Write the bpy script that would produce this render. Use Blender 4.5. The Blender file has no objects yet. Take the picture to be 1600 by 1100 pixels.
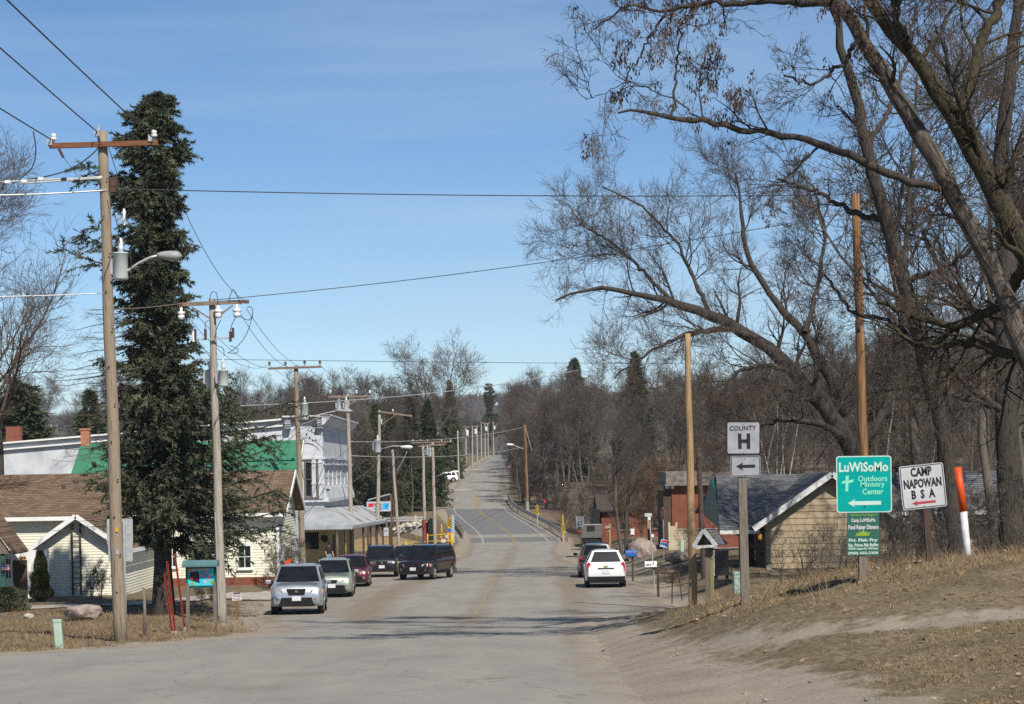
import bpy, math, random
import numpy as np
from mathutils import Vector, Matrix

random.seed(7)
R = math.radians
scene = bpy.context.scene
COL = scene.collection

# ------------------------------------------------------------------ camera, sky, sun, exposure
F = 3400.0                 # focal length in pixels of the 1600 px wide photograph
ROLL = R(1.0)              # the photographer held the camera slightly tilted
cam_d = bpy.data.cameras.new("camera")
cam = bpy.data.objects.new("camera", cam_d)
COL.objects.link(cam)
cam.location = (0, 0, 0)
cam.rotation_euler = (Matrix.Rotation(R(90), 3, 'X') @ Matrix.Rotation(-ROLL, 3, 'Z')).to_euler()
cam_d.sensor_fit = 'HORIZONTAL'
cam_d.sensor_width = 36.0
cam_d.lens = 36.0 * F / 1600.0
cam_d.shift_y = (733 - 550) / 1600.0
cam_d.clip_start = 0.5
cam_d.clip_end = 9000.0
scene.camera = cam

SUN_EL, SUN_AZ = R(46), R(156)      # azimuth clockwise from +Y: behind the camera, to the right
world = bpy.data.worlds.new("World")
scene.world = world
world.use_nodes = True
wn, wl = world.node_tree.nodes, world.node_tree.links
wn.clear()
w_out = wn.new("ShaderNodeOutputWorld")
w_bg = wn.new("ShaderNodeBackground")
w_sky = wn.new("ShaderNodeTexSky")
w_sky.sky_type = 'NISHITA'
w_sky.sun_disc = False
w_sky.sun_elevation = SUN_EL
w_sky.sun_rotation = SUN_AZ
w_sky.altitude = 300
w_sky.air_density = 0.72
w_sky.dust_density = 0.05
w_sky.ozone_density = 2.2
w_bg.inputs[1].default_value = 0.084
# thin cirrus: streaks of pale cloud mixed into the sky by direction
w_tc = wn.new("ShaderNodeTexCoord")
w_map = wn.new("ShaderNodeMapping")
w_map.inputs['Scale'].default_value = (1.2, 1.2, 14.0)
w_map.inputs['Location'].default_value = (0.4, 0, 0.33)
w_noise = wn.new("ShaderNodeTexNoise")
w_noise.inputs['Scale'].default_value = 2.2
w_noise.inputs['Detail'].default_value = 5
w_ramp = wn.new("ShaderNodeValToRGB")
w_ramp.color_ramp.elements[0].position = 0.42
w_ramp.color_ramp.elements[0].color = (0, 0, 0, 1)
w_ramp.color_ramp.elements[1].position = 0.80
w_ramp.color_ramp.elements[1].color = (0.52, 0.52, 0.52, 1)
w_mix = wn.new("ShaderNodeMixRGB")
w_mix.inputs[2].default_value = (5.2, 6.4, 7.4, 1)
wl.new(w_tc.outputs['Generated'], w_map.inputs[0])
wl.new(w_map.outputs[0], w_noise.inputs['Vector'])
wl.new(w_noise.outputs[0], w_ramp.inputs[0])
wl.new(w_ramp.outputs[0], w_mix.inputs[0])
wl.new(w_sky.outputs[0], w_mix.inputs[1])
w_hs = wn.new('ShaderNodeHueSaturation')
w_hs.inputs['Saturation'].default_value = 1.17
wl.new(w_mix.outputs[0], w_hs.inputs['Color'])
wl.new(w_hs.outputs[0], w_bg.inputs[0])
wl.new(w_bg.outputs[0], w_out.inputs[0])

sun_d = bpy.data.lights.new("sun", 'SUN')
sun_d.energy = 4.6
sun_d.angle = R(0.53)
sun_d.color = (1.0, 0.93, 0.82)
sun = bpy.data.objects.new("sun", sun_d)
COL.objects.link(sun)
sdir = Vector((-math.sin(SUN_AZ) * math.cos(SUN_EL), -math.cos(SUN_AZ) * math.cos(SUN_EL), -math.sin(SUN_EL)))
sun.rotation_euler = sdir.to_track_quat('-Z', 'Y').to_euler()

scene.view_settings.view_transform = 'Standard'
scene.view_settings.look = 'None'
scene.view_settings.exposure = 0.38
scene.view_settings.gamma = 1.0
scene.view_settings.use_curve_mapping = False
scene.render.engine = 'CYCLES'
scene.cycles.max_bounces = 6
scene.cycles.diffuse_bounces = 2
scene.cycles.glossy_bounces = 3
scene.cycles.transmission_bounces = 4
scene.cycles.transparent_max_bounces = 8
scene.cycles.use_denoising = False

# ------------------------------------------------------------------ survey helpers
CA, SA = math.cos(ROLL), math.sin(ROLL)


def U(px, row, d):
    """world point at distance d on the sight line through photo pixel (px,row)"""
    dx, dy = px - 800.0, row - 733.0
    u = dx * CA - dy * SA
    v = dx * SA + dy * CA
    return Vector((u / F * d, d, -v / F * d))


def sm(a, b, x):
    t = np.clip((x - a) / (b - a), 0, 1)
    return t * t * (3 - 2 * t)


ZR = np.array([(-20, -0.6), (0, -1.5), (12, -2.1), (25, -2.7), (50, -3.85), (75, -4.98), (98, -5.35), (111, -5.6), (150, -6.3),
               (180, -6.7), (212, -6.9), (261, -4.9), (330, -2.0), (450, 1.4), (600, 4.0), (680, 4.0), (800, 2.0), (1100, -4),
               (1400, -6), (9000, -6)], float)
_yy = np.arange(-20, 1500, 1.0)
_zz = np.interp(_yy, ZR[:, 0], ZR[:, 1])
_k = np.ones(15) / 15
for _ in range(2):
    _zz[7:-7] = np.convolve(_zz, _k, 'valid')
CX = np.array([(-20, -1.8), (25, -1.7), (50, -1.5), (75, -1.3), (111, -1.0), (150, -0.4), (195, 0.2), (212, 0.1), (228, -1.0), (245, -2.8),
               (261, -4.2), (290, -4.7), (330, -4.6), (450, -3.9), (600, -2.8), (700, -2), (9000, 0)], float)
_cc = np.interp(_yy, CX[:, 0], CX[:, 1])
for _ in range(2):
    _cc[7:-7] = np.convolve(_cc, _k, 'valid')
LE = np.array([(-20, -70), (28, -70), (32, -45), (36, -24), (40, -14.5), (43.5, -10.6), (47, -8.7), (55, -6.3), (60, -6.6), (66, -8.0), (72, -8.9),
               (80, -9.1), (112, -9.2), (122, -8.6), (134, -6.3), (148, -4.8), (170, -4.0), (200, -4.2), (212, -4.3)], float)
RE = np.array([(-20, 1.4), (25, 1.55), (47, 1.8), (58, 2.1), (65, 2.9), (71, 4.7), (78, 6.0), (104, 6.0), (118, 5.4), (130, 4.8), (150, 3.8),
               (180, 3.8), (200, 4.5), (212, 4.6)], float)


def zr(y):
    return np.interp(y, _yy, _zz)


def cx(y):
    return np.interp(y, _yy, _cc)


def le(y):
    far = cx(y) - np.interp(y, [212, 300, 340, 450, 600], [4.4, 3.9, 3.9, 3.1, 2.5])
    return np.where(np.asarray(y) <= 212, np.interp(y, LE[:, 0], LE[:, 1]), far)


def re(y):
    far = cx(y) + np.interp(y, [212, 300, 450, 600], [4.5, 3.3, 2.8, 2.4])
    return np.where(np.asarray(y) <= 212, np.interp(y, RE[:, 0], RE[:, 1]), far)


def hn(x, y, s, k):
    """cheap smooth noise"""
    return (np.sin(x * s * 1.3 + 1.7 * k) * np.cos(y * s * 1.1 + 2.3 * k) + 0.5 * np.sin(x * s * 2.7 + y * s * 1.9 + k)
            + 0.25 * np.cos(x * s * 5.1 - y * s * 4.3 + 3 * k)) / 1.75


def g(x, y):
    """terrain height"""
    x = np.asarray(x, float)
    y = np.asarray(y, float)
    z = zr(y)
    l, r = le(y), re(y)
    A = np.interp(x, [1.6, 3.0, 4.2, 5.8, 7.6, 12, 25, 60], [0, 0.36, 0.90, 1.32, 1.62, 1.78, 2.1, 2.4])
    gy = np.interp(y, [-20, 15, 24, 30, 34, 38, 44, 50, 60, 72], [0.0, 0.06, 0.24, 0.55, 0.9, 1.0, 0.90, 0.68, 0.34, 0])
    z = z + A * gy
    z = z + 0.8 * sm(6.2, 9.5, x) * sm(62, 85, y) * (1 - sm(185, 205, y))
    z = z + 0.35 * sm(-9.5, -12, x) * sm(66, 85, y) * (1 - sm(118, 135, y))
    # creek bed on either side of the bridge
    side = sm(1.0, 5.0, np.maximum(l - x, x - r))
    z = z - 1.6 * side * sm(190, 212, y) * (1 - sm(238, 262, y))
    # forest ground rises gently away from the road
    off = np.maximum(l - x, x - r)
    z = z + 0.05 * np.clip(off - 14, 0, 120) * sm(170, 300, y)
    z = z + np.clip(off, 0, 3) / 3 * (0.05 * hn(x, y, 1.1, 1) + 0.03 * hn(x, y, 3.1, 2)) * (1 - sm(150, 400, y))
    z = z + sm(20, 160, off) * sm(60, 250, y) * 1.2 * hn(x, y, 0.03, 3)
    return z


def G(px, row, dmax=900.0):
    """where the sight line through a photo pixel meets the ground"""
    d = np.concatenate([np.arange(12, 300, 0.1), np.arange(300, dmax, 0.5)])
    a = U(px, row, 1.0)
    z = a.z * d
    hit = np.nonzero(z <= g(a.x * d, d))[0]
    i = hit[0] if len(hit) else len(d) - 1
    return Vector((a.x * d[i], d[i], float(g(a.x * d[i], d[i]))))


def B(px, row, d):
    """ground point under the photo pixel at distance d"""
    p = U(px, row, d)
    p.z = float(g(p.x, p.y))
    return p


# ------------------------------------------------------------------ objects
def tag(o, label=None, cat=None, group=None, kind=None):
    if label: o['label'] = label
    if cat: o['category'] = cat
    if group: o['group'] = group
    if kind: o['kind'] = kind
    return o


def thing(name, label, cat, loc=(0, 0, 0), rotz=0.0, group=None):
    o = bpy.data.objects.new(name, None)
    o.empty_display_size = 0.3
    COL.objects.link(o)
    o.location = loc
    o.rotation_euler = (0, 0, rotz)
    return tag(o, label, cat, group)


def link(name, me, mats, parent=None, smooth=False):
    for m in (mats if isinstance(mats, (list, tuple)) else [mats]):
        me.materials.append(m)
    if smooth:
        me.polygons.foreach_set('use_smooth', [True] * len(me.polygons))
    o = bpy.data.objects.new(name, me)
    COL.objects.link(o)
    if parent: o.parent = parent
    return o


CHILD = {}


def kids(o):
    return [c for c in bpy.data.objects if c.parent == o]


def dup(root, loc, rotz=None, label=None, group=None, scale=None):
    r = root.copy()
    COL.objects.link(r)
    r.location = loc
    if rotz is not None: r.rotation_euler = (0, 0, rotz)
    if scale: r.scale = (scale, scale, scale) if not isinstance(scale, tuple) else scale
    if label: r['label'] = label
    if group: r['group'] = group
    key = root.name
    if key not in CHILD:
        CHILD[key] = [(c, list(c.children)) for c in root.children]
    for c, gs in CHILD[key]:
        cc = c.copy()
        COL.objects.link(cc)
        cc.parent = r
        for d in gs:
            dd = d.copy()
            COL.objects.link(dd)
            dd.parent = cc
    return r


def np_mesh(name, verts, faces, mat_idx=None):
    verts = np.ascontiguousarray(verts, np.float32)
    me = bpy.data.meshes.new(name)
    fl = faces if isinstance(faces, list) else [faces]
    fl = [np.ascontiguousarray(f, np.int32) for f in fl if len(f)]
    nl = sum(f.size for f in fl)
    nf = sum(len(f) for f in fl)
    me.vertices.add(len(verts))
    me.vertices.foreach_set('co', verts.ravel())
    me.loops.add(nl)
    me.polygons.add(nf)
    me.loops.foreach_set('vertex_index', np.concatenate([f.ravel() for f in fl]))
    tot = np.concatenate([np.full(len(f), f.shape[1], np.int32) for f in fl])
    start = np.concatenate([[0], np.cumsum(tot)[:-1]]).astype(np.int32)
    me.polygons.foreach_set('loop_start', start)
    me.polygons.foreach_set('loop_total', tot)
    if mat_idx is not None:
        me.polygons.foreach_set('material_index', np.ascontiguousarray(mat_idx, np.int32))
    me.update(calc_edges=True)
    return me


class MB:
    """collects boxes, tubes, prisms ... and links them as one mesh object"""

    def __init__(s):
        s.v, s.f, s.m = [], [], []

    def face(s, idx, mi=0):
        s.f.append(tuple(idx)); s.m.append(mi)

    def poly(s, pts, mi=0):
        n = len(s.v)
        s.v += [tuple(p) for p in pts]
        s.face(range(n, n + len(pts)), mi)
        return s

    def box(s, c, size, mi=0, rot=None, M=None):
        n = len(s.v)
        hx, hy, hz = size[0] / 2, size[1] / 2, size[2] / 2
        for z in (-hz, hz):
            for x, y in ((-hx, -hy), (hx, -hy), (hx, hy), (-hx, hy)):
                p = Vector((x, y, z))
                if rot: p = Matrix.Rotation(rot[1], 3, rot[0]) @ p
                if M is not None: p = M @ p
                s.v.append(tuple(p + Vector(c)))
        for q in ((3, 2, 1, 0), (4, 5, 6, 7), (0, 1, 5, 4), (1, 2, 6, 5), (2, 3, 7, 6), (3, 0, 4, 7)):
            s.face([n + i for i in q], mi)
        return s

    def bar(s, a, b, w, h, mi=0, up=(0, 0, 1)):
        """square bar from a to b"""
        a, b = Vector(a), Vector(b)
        d = (b - a)
        L = d.length
        d.normalize()
        u = Vector(up)
        x = d.cross(u)
        if x.length < 1e-4: x = d.cross(Vector((0, 1, 0)))
        x.normalize()
        z = x.cross(d)
        M = Matrix((x, d, z)).transposed()
        return s.box((a + b) / 2, (w, L, h), mi, M=M)

    def tube(s, pts, rad, n=8, mi=0, cap=True):
        pts = [Vector(p) for p in pts]
        if not isinstance(rad, (list, tuple)): rad = [rad] * len(pts)
        base = len(s.v)
        ref = Vector((0.123, 0.9, 0.31))
        for i, p in enumerate(pts):
            t = pts[min(i + 1, len(pts) - 1)] - pts[max(i - 1, 0)]
            t.normalize()
            x = t.cross(ref)
            if x.length < 1e-3: x = t.cross(Vector((1, 0, 0)))
            x.normalize()
            y = t.cross(x)
            for k in range(n):
                a = 2 * math.pi * k / n
                s.v.append(tuple(p + (x * math.cos(a) + y * math.sin(a)) * rad[i]))
        for i in range(len(pts) - 1):
            for k in range(n):
                a, b = base + i * n + k, base + i * n + (k + 1) % n
                s.face((a, a + n, b + n, b), mi)
        if cap:
            s.face([base + k for k in range(n)], mi)
            s.face([base + (len(pts) - 1) * n + n - 1 - k for k in range(n)], mi)
        return s

    def lathe(s, prof, n=16, c=(0, 0, 0), mi=0):
        """profile (r,z) turned round the z axis"""
        base = len(s.v)
        for r, z in prof:
            for k in range(n):
                a = 2 * math.pi * k / n
                s.v.append((c[0] + r * math.cos(a), c[1] + r * math.sin(a), c[2] + z))
        for i in range(len(prof) - 1):
            for k in range(n):
                a, b = base + i * n + k, base + i * n + (k + 1) % n
                s.face((a, b, b + n, a + n), mi)
        s.face([base + n - 1 - k for k in range(n)], mi)
        s.face([base + (len(prof) - 1) * n + k for k in range(n)], mi)
        return s

    def prism(s, poly, a, b, axis='y', mi=0):
        """2D polygon extruded from a to b along an axis; polygon in (x,z) for y, (y,z) for x, (x,y) for z"""
        n = len(s.v)
        k = len(poly)
        for t in (a, b):
            for p, q in poly:
                s.v.append({'y': (p, t, q), 'x': (t, p, q), 'z': (p, q, t)}[axis])
        s.face([n + i for i in range(k)], mi)
        s.face([n + 2 * k - 1 - i for i in range(k)], mi)
        for i in range(k):
            j = (i + 1) % k
            s.face((n + i, n + k + i, n + k + j, n + j), mi)
        return s

    def build(s, name, mats, parent=None, smooth=False, off=None, bevel=0, fix=True):
        me = bpy.data.meshes.new(name)
        v = s.v if off is None else [(p[0] - off[0], p[1] - off[1], p[2] - off[2]) for p in s.v]
        me.from_pydata(v, [], s.f)
        if max(s.m, default=0) > 0: me.polygons.foreach_set('material_index', s.m)
        if fix:
            import bmesh
            bm = bmesh.new()
            bm.from_mesh(me)
            bmesh.ops.recalc_face_normals(bm, faces=bm.faces)
            bm.to_mesh(me)
            bm.free()
        o = link(name, me, mats, parent, smooth)
        if bevel:
            b = o.modifiers.new('bevel', 'BEVEL')
            b.width = bevel
            b.segments = 2
            b.limit_method = 'ANGLE'
        return o


def rrect(w, h, r, n=5, cx0=0, cz0=0):
    pts = []
    for sx, sz, a0 in ((1, 1, 0), (-1, 1, 90), (-1, -1, 180), (1, -1, 270)):
        for i in range(n + 1):
            a = R(a0 + 90 * i / n)
            pts.append((cx0 + sx * (w / 2 - r) + r * math.cos(a), cz0 + sz * (h / 2 - r) + r * math.sin(a)))
    return pts


def lettering(parent, txt, x, z, w, h, mat, y=-0.006, bold=0.02, name='lettering', rot=0.0):
    """flat letters facing -y, fitted to a box w by h centred on (x,z)"""
    cu = bpy.data.curves.new('text', 'FONT')
    cu.body = txt
    cu.align_x = 'CENTER'
    cu.offset = bold
    cu.resolution_u = 2
    cu.extrude = 0.01
    t = bpy.data.objects.new('text', cu)
    me = bpy.data.meshes.new_from_object(t)
    bpy.data.objects.remove(t)
    n = len(me.vertices)
    co = np.empty(n * 3, np.float32)
    me.vertices.foreach_get('co', co)
    co = co.reshape(-1, 3)
    lo, hi = co.min(0), co.max(0)
    q = (co - (lo + hi) / 2) / np.maximum(hi - lo, 1e-6)
    a, b = q[:, 0] * w, q[:, 1] * h
    X = a * math.cos(rot) - b * math.sin(rot) + x
    Z = a * math.sin(rot) + b * math.cos(rot) + z
    out = np.stack([X, y - q[:, 2] * 0.003, Z], 1).astype(np.float32)
    me.vertices.foreach_set('co', out.ravel())
    me.update()
    me.materials.clear()
    return link(name, me, mat, parent)


# ------------------------------------------------------------------ materials
def mk(name, c1, c2=None, scale=5.0, rough=0.8, bump=0.0, bscale=None, metal=0.0, stretch=(1, 1, 1), spec=0.3, c3=None, detail=6, coat=0.0, lo=0.35, hi=0.65,
       per_object=0.0, lean=0.0):
    m = bpy.data.materials.new(name)
    m.use_nodes = True
    nt = m.node_tree
    n, l = nt.nodes, nt.links
    b = n['Principled BSDF']
    b.inputs['Roughness'].default_value = rough
    b.inputs['Metallic'].default_value = metal
    b.inputs['Specular IOR Level'].default_value = spec
    if coat:
        b.inputs['Coat Weight'].default_value = coat
        b.inputs['Coat Roughness'].default_value = 0.06
    if c2 is None:
        c2 = tuple(x * 0.8 for x in c1)
    tc = n.new('ShaderNodeTexCoord')
    mp = n.new('ShaderNodeMapping')
    mp.inputs['Scale'].default_value = stretch
    if lean:
        m0 = n.new('ShaderNodeMapping')
        m0.inputs['Rotation'].default_value = (0, lean, 0)
        l.new(tc.outputs['Object'], m0.inputs[0])
        l.new(m0.outputs[0], mp.inputs[0])
    else:
        l.new(tc.outputs['Object'], mp.inputs[0])
    no = n.new('ShaderNodeTexNoise')
    no.inputs['Scale'].default_value = scale
    no.inputs['Detail'].default_value = detail
    l.new(mp.outputs[0], no.inputs['Vector'])
    rp = n.new('ShaderNodeValToRGB')
    e = rp.color_ramp.elements
    e[0].position, e[0].color = lo, (*c1, 1)
    e[1].position, e[1].color = hi, (*c2, 1)
    if c3:
        k = rp.color_ramp.elements.new((lo + hi) / 2)
        k.color = (*c3, 1)
    l.new(no.outputs[0], rp.inputs[0])
    col = rp.outputs[0]
    if per_object:
        oi = n.new('ShaderNodeObjectInfo')
        hs = n.new('ShaderNodeHueSaturation')
        mr = n.new('ShaderNodeMapRange')
        mr.inputs[3].default_value = 1 - per_object
        mr.inputs[4].default_value = 1 + per_object
        l.new(oi.outputs['Random'], mr.inputs[0])
        l.new(mr.outputs[0], hs.inputs['Value'])
        l.new(col, hs.inputs['Color'])
        col = hs.outputs[0]
    l.new(col, b.inputs['Base Color'])
    if bump:
        bn = n.new('ShaderNodeTexNoise')
        bn.inputs['Scale'].default_value = bscale or scale * 4
        bn.inputs['Detail'].default_value = 6
        l.new(mp.outputs[0], bn.inputs['Vector'])
        bp = n.new('ShaderNodeBump')
        bp.inputs['Strength'].default_value = bump
        bp.inputs['Distance'].default_value = 0.05
        l.new(bn.outputs[0], bp.inputs['Height'])
        l.new(bp.outputs[0], b.inputs['Normal'])
    return m


def courses(name, c1, c2, mortar, bw, bh, rough=0.85, gap=0.01, bump=0.3, roof=False):
    """brick or shingle courses: Brick Texture on (x+y, z)"""
    m = bpy.data.materials.new(name)
    m.use_nodes = True
    n, l = m.node_tree.nodes, m.node_tree.links
    b = n['Principled BSDF']
    b.inputs['Roughness'].default_value = rough
    b.inputs['Specular IOR Level'].default_value = 0.2
    ge = n.new('ShaderNodeNewGeometry')
    sp = n.new('ShaderNodeSeparateXYZ')
    ad = n.new('ShaderNodeMath')
    cb = n.new('ShaderNodeCombineXYZ')
    l.new(ge.outputs['Position'], sp.inputs[0])
    l.new(sp.outputs[0], ad.inputs[0])
    if not roof: l.new(sp.outputs[1], ad.inputs[1])
    else: ad.inputs[1].default_value = 0
    l.new(ad.outputs[0], cb.inputs[0])
    l.new(sp.outputs[2], cb.inputs[1])
    br = n.new('ShaderNodeTexBrick')
    br.inputs['Color1'].default_value = (*c1, 1)
    br.inputs['Color2'].default_value = (*c2, 1)
    br.inputs['Mortar'].default_value = (*mortar, 1)
    br.inputs['Scale'].default_value = 1
    br.inputs['Brick Width'].default_value = bw
    br.inputs['Row Height'].default_value = bh
    br.inputs['Mortar Size'].default_value = gap
    br.inputs['Bias'].default_value = 0.0
    l.new(cb.outputs[0], br.inputs['Vector'])
    no = n.new('ShaderNodeTexNoise')
    no.inputs['Scale'].default_value = 1.7
    no.inputs['Detail'].default_value = 7
    l.new(ge.outputs['Position'], no.inputs['Vector'])
    mr = n.new('ShaderNodeMapRange')
    mr.inputs[3].default_value = 0.65
    mr.inputs[4].default_value = 1.35
    l.new(no.outputs[0], mr.inputs[0])
    hs = n.new('ShaderNodeHueSaturation')
    l.new(br.outputs[0], hs.inputs['Color'])
    l.new(mr.outputs[0], hs.inputs['Value'])
    l.new(hs.outputs[0], b.inputs['Base Color'])
    bp = n.new('ShaderNodeBump')
    bp.inputs['Strength'].default_value = bump
    bp.inputs['Distance'].default_value = 0.02
    bp.invert = True
    l.new(br.outputs['Fac'], bp.inputs['Height'])
    l.new(bp.outputs[0], b.inputs['Normal'])
    return m


def glass_mat(name, col=(0.012, 0.015, 0.018), rough=0.05, spec=0.2):
    return mk(name, col, tuple(c * 1.6 for c in col), scale=1.5, rough=rough, spec=spec)


def paint(name, c, metal=0.0, rough=0.28, dirt=0.85):
    return mk(name, c, tuple(x * dirt for x in c), scale=2.5, rough=rough, metal=metal, spec=0.5, coat=0.8)


M = {}
M['pole_tan'] = mk('weathered tan pole wood', (0.27, 0.215, 0.155), (0.105, 0.08, 0.056), scale=9, stretch=(4, 4, 0.16), rough=0.9, bump=0.7, bscale=14, lo=0.40, hi=0.72, c3=(0.28, 0.225, 0.165))
M['pole_grey'] = mk('weathered grey pole wood', (0.40, 0.355, 0.30), (0.18, 0.155, 0.128), scale=9, stretch=(4, 4, 0.16), rough=0.9, bump=0.6, bscale=14, lo=0.40, hi=0.74)
M['pole_new'] = mk('fresh yellow pole wood', (0.40, 0.265, 0.14), (0.19, 0.115, 0.055), scale=8, stretch=(4, 4, 0.16), rough=0.85, bump=0.6, bscale=12, lo=0.40, hi=0.76)
M['pole_orange'] = mk('orange brown pole wood', (0.30, 0.165, 0.075), (0.11, 0.055, 0.025), scale=5, stretch=(4, 4, 0.25), rough=0.85, bump=0.4, bscale=12)
M['pole_stain'] = mk('creosote wood', (0.05, 0.035, 0.028), (0.09, 0.06, 0.045), scale=6, rough=0.9)
M['arm_rust'] = mk('rust brown crossarm wood', (0.20, 0.085, 0.04), (0.13, 0.055, 0.03), scale=6, stretch=(0.4, 3, 3), rough=0.85, bump=0.3)
M['arm_grey'] = mk('grey crossarm wood', (0.17, 0.12, 0.09), (0.24, 0.18, 0.14), scale=6, stretch=(0.4, 3, 3), rough=0.9, bump=0.3)
M['wood_post'] = mk('silver grey post wood', (0.20, 0.17, 0.14), (0.12, 0.10, 0.08), scale=8, stretch=(3, 3, 0.3), rough=0.9, bump=0.4)
M['wood_dark'] = mk('dark brown wood', (0.06, 0.04, 0.03), (0.10, 0.065, 0.045), scale=8, stretch=(3, 3, 0.3), rough=0.9, bump=0.4)
M['wood_brown'] = mk('brown timber', (0.20, 0.11, 0.05), (0.14, 0.08, 0.04), scale=8, stretch=(3, 3, 0.3), rough=0.85, bump=0.3)
M['galv'] = mk('galvanised steel', (0.46, 0.47, 0.48), (0.34, 0.35, 0.36), scale=12, rough=0.5, metal=0.35)
M['grey_paint'] = mk('pale grey enamel', (0.46, 0.50, 0.50), (0.40, 0.44, 0.44), scale=4, rough=0.4, spec=0.4)
M['lamp_grey'] = mk('lamp housing grey', (0.30, 0.31, 0.31), (0.24, 0.25, 0.25), scale=6, rough=0.45)
M['porcelain'] = mk('white porcelain', (0.75, 0.76, 0.76), (0.6, 0.62, 0.62), scale=6, rough=0.25, spec=0.5)
M['brown_porc'] = mk('brown porcelain', (0.06, 0.035, 0.03), (0.09, 0.05, 0.04), rough=0.25, spec=0.5)
M['black'] = mk('black plastic', (0.012, 0.012, 0.013), (0.02, 0.02, 0.021), rough=0.5)
M['wire'] = mk('dark cable', (0.05, 0.05, 0.055), (0.035, 0.035, 0.04), rough=0.5)
M['wire_pale'] = mk('pale aluminium cable', (0.55, 0.55, 0.54), (0.42, 0.42, 0.41), rough=0.45, metal=0.3)
M['bark'] = mk('grey brown bark', (0.050, 0.041, 0.034), (0.018, 0.015, 0.013), scale=9, stretch=(2, 2, 0.35), rough=0.95, bump=1.0, bscale=16, c3=(0.066, 0.056, 0.047))
M['bark_pale'] = mk('pale ridged bark', (0.17, 0.145, 0.12), (0.03, 0.025, 0.02), scale=6, stretch=(3.2, 3.2, 0.35), rough=0.95, bump=1.0, bscale=10, c3=(0.088, 0.073, 0.06), lo=0.32, hi=0.68, lean=R(27))
M['bark_moss'] = mk('mossy dark bark', (0.042, 0.033, 0.025), (0.015, 0.012, 0.010), scale=7, stretch=(1.5, 1.5, 0.5), rough=0.95, bump=1.0, bscale=16, c3=(0.060, 0.050, 0.026))
M['twig'] = mk('brown grey twigs', (0.115, 0.088, 0.070), (0.070, 0.052, 0.042), scale=3, rough=0.9, per_object=0.25)
M['twig_far'] = mk('far grey brown twigs', (0.118, 0.098, 0.082), (0.076, 0.062, 0.052), scale=1.2, rough=0.95, per_object=0.3)
M['twig_red'] = mk('reddish twigs', (0.15, 0.092, 0.062), (0.095, 0.058, 0.04), scale=2, rough=0.9)
M['bark_far'] = mk('far grey bark', (0.115, 0.10, 0.085), (0.06, 0.05, 0.042), scale=2, stretch=(1, 1, 0.3), rough=0.95, per_object=0.3)
M['birch'] = mk('white birch bark', (0.42, 0.40, 0.37), (0.15, 0.13, 0.12), scale=3, stretch=(1, 1, 3), rough=0.8, lo=0.45, hi=0.75)
M['needle'] = mk('spruce needles', (0.050, 0.064, 0.038), (0.125, 0.137, 0.082), scale=1.6, rough=0.8, spec=0.2, c3=(0.058, 0.068, 0.042))
M['needle_far'] = mk('far spruce needles', (0.040, 0.052, 0.026), (0.074, 0.084, 0.042), scale=0.7, rough=0.8, spec=0.2, per_object=0.25)
M['needle_pine'] = mk('pine needles', (0.040, 0.058, 0.022), (0.072, 0.090, 0.036), scale=0.7, rough=0.8, spec=0.2)
M['arbor'] = mk('arborvitae foliage', (0.030, 0.048, 0.014), (0.075, 0.085, 0.022), scale=2.5, rough=0.8)
M['leaf_dry'] = mk('dried seed leaves', (0.075, 0.045, 0.032), (0.14, 0.09, 0.065), scale=3, rough=0.8)
M['grass'] = mk('dry grass blades', (0.30, 0.215, 0.12), (0.18, 0.125, 0.065), scale=0.9, rough=0.9, c3=(0.25, 0.18, 0.098), detail=9)
M['grass_red'] = mk('rusty dry stems', (0.19, 0.105, 0.055), (0.11, 0.065, 0.036), scale=1.5, rough=0.9)
M['white'] = mk('white paint', (0.76, 0.76, 0.75), (0.68, 0.68, 0.67), scale=3, rough=0.55)
M['cream'] = mk('cream vinyl siding', (0.72, 0.70, 0.575), (0.65, 0.63, 0.51), scale=0.8, detail=9, rough=0.6)
M['white_siding'] = mk('white lap siding', (0.74, 0.75, 0.76), (0.66, 0.67, 0.69), scale=0.8, rough=0.6)
M['tan_board'] = mk('tan wood siding', (0.36, 0.29, 0.19), (0.30, 0.24, 0.155), scale=2, stretch=(0.3, 1, 4), rough=0.8, bump=0.2, per_object=0.08)
M['store_wall'] = mk('white painted brick', (0.55, 0.57, 0.60), (0.40, 0.415, 0.45), scale=0.9, rough=0.7, bump=0.25, bscale=5, detail=9, c3=(0.50, 0.52, 0.55))
M['green_roof'] = mk('green painted metal roof', (0.036, 0.165, 0.092), (0.052, 0.195, 0.115), scale=1.2, rough=0.5, spec=0.4)
M['shingle_brown'] = courses('brown asphalt shingles', (0.20, 0.138, 0.092), (0.125, 0.084, 0.056), (0.06, 0.04, 0.028), 0.30, 0.075, roof=True)
M['shingle_slate'] = courses('slate grey shingles', (0.15, 0.153, 0.160), (0.085, 0.088, 0.094), (0.04, 0.04, 0.045), 0.45, 0.09, roof=True)
M['brick'] = courses('red brick', (0.225, 0.062, 0.036), (0.165, 0.045, 0.028), (0.17, 0.10, 0.075), 0.24, 0.08)
M['brick_chim'] = courses('orange chimney brick', (0.46, 0.175, 0.085), (0.36, 0.12, 0.06), (0.35, 0.25, 0.18), 0.24, 0.085)
M['block'] = courses('cream block wall', (0.50, 0.42, 0.30), (0.44, 0.37, 0.265), (0.33, 0.27, 0.2), 0.4, 0.2)
M['tin'] = mk('tin awning roof', (0.44, 0.46, 0.49), (0.32, 0.34, 0.37), scale=1.2, rough=0.5, metal=0.3, c3=(0.40, 0.42, 0.44), detail=9)
M['tin_rust'] = mk('rust streaked tin', (0.40, 0.41, 0.42), (0.22, 0.11, 0.05), scale=0.9, stretch=(1, 0.3, 1), rough=0.6, metal=0.2, lo=0.5, hi=0.72)
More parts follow.
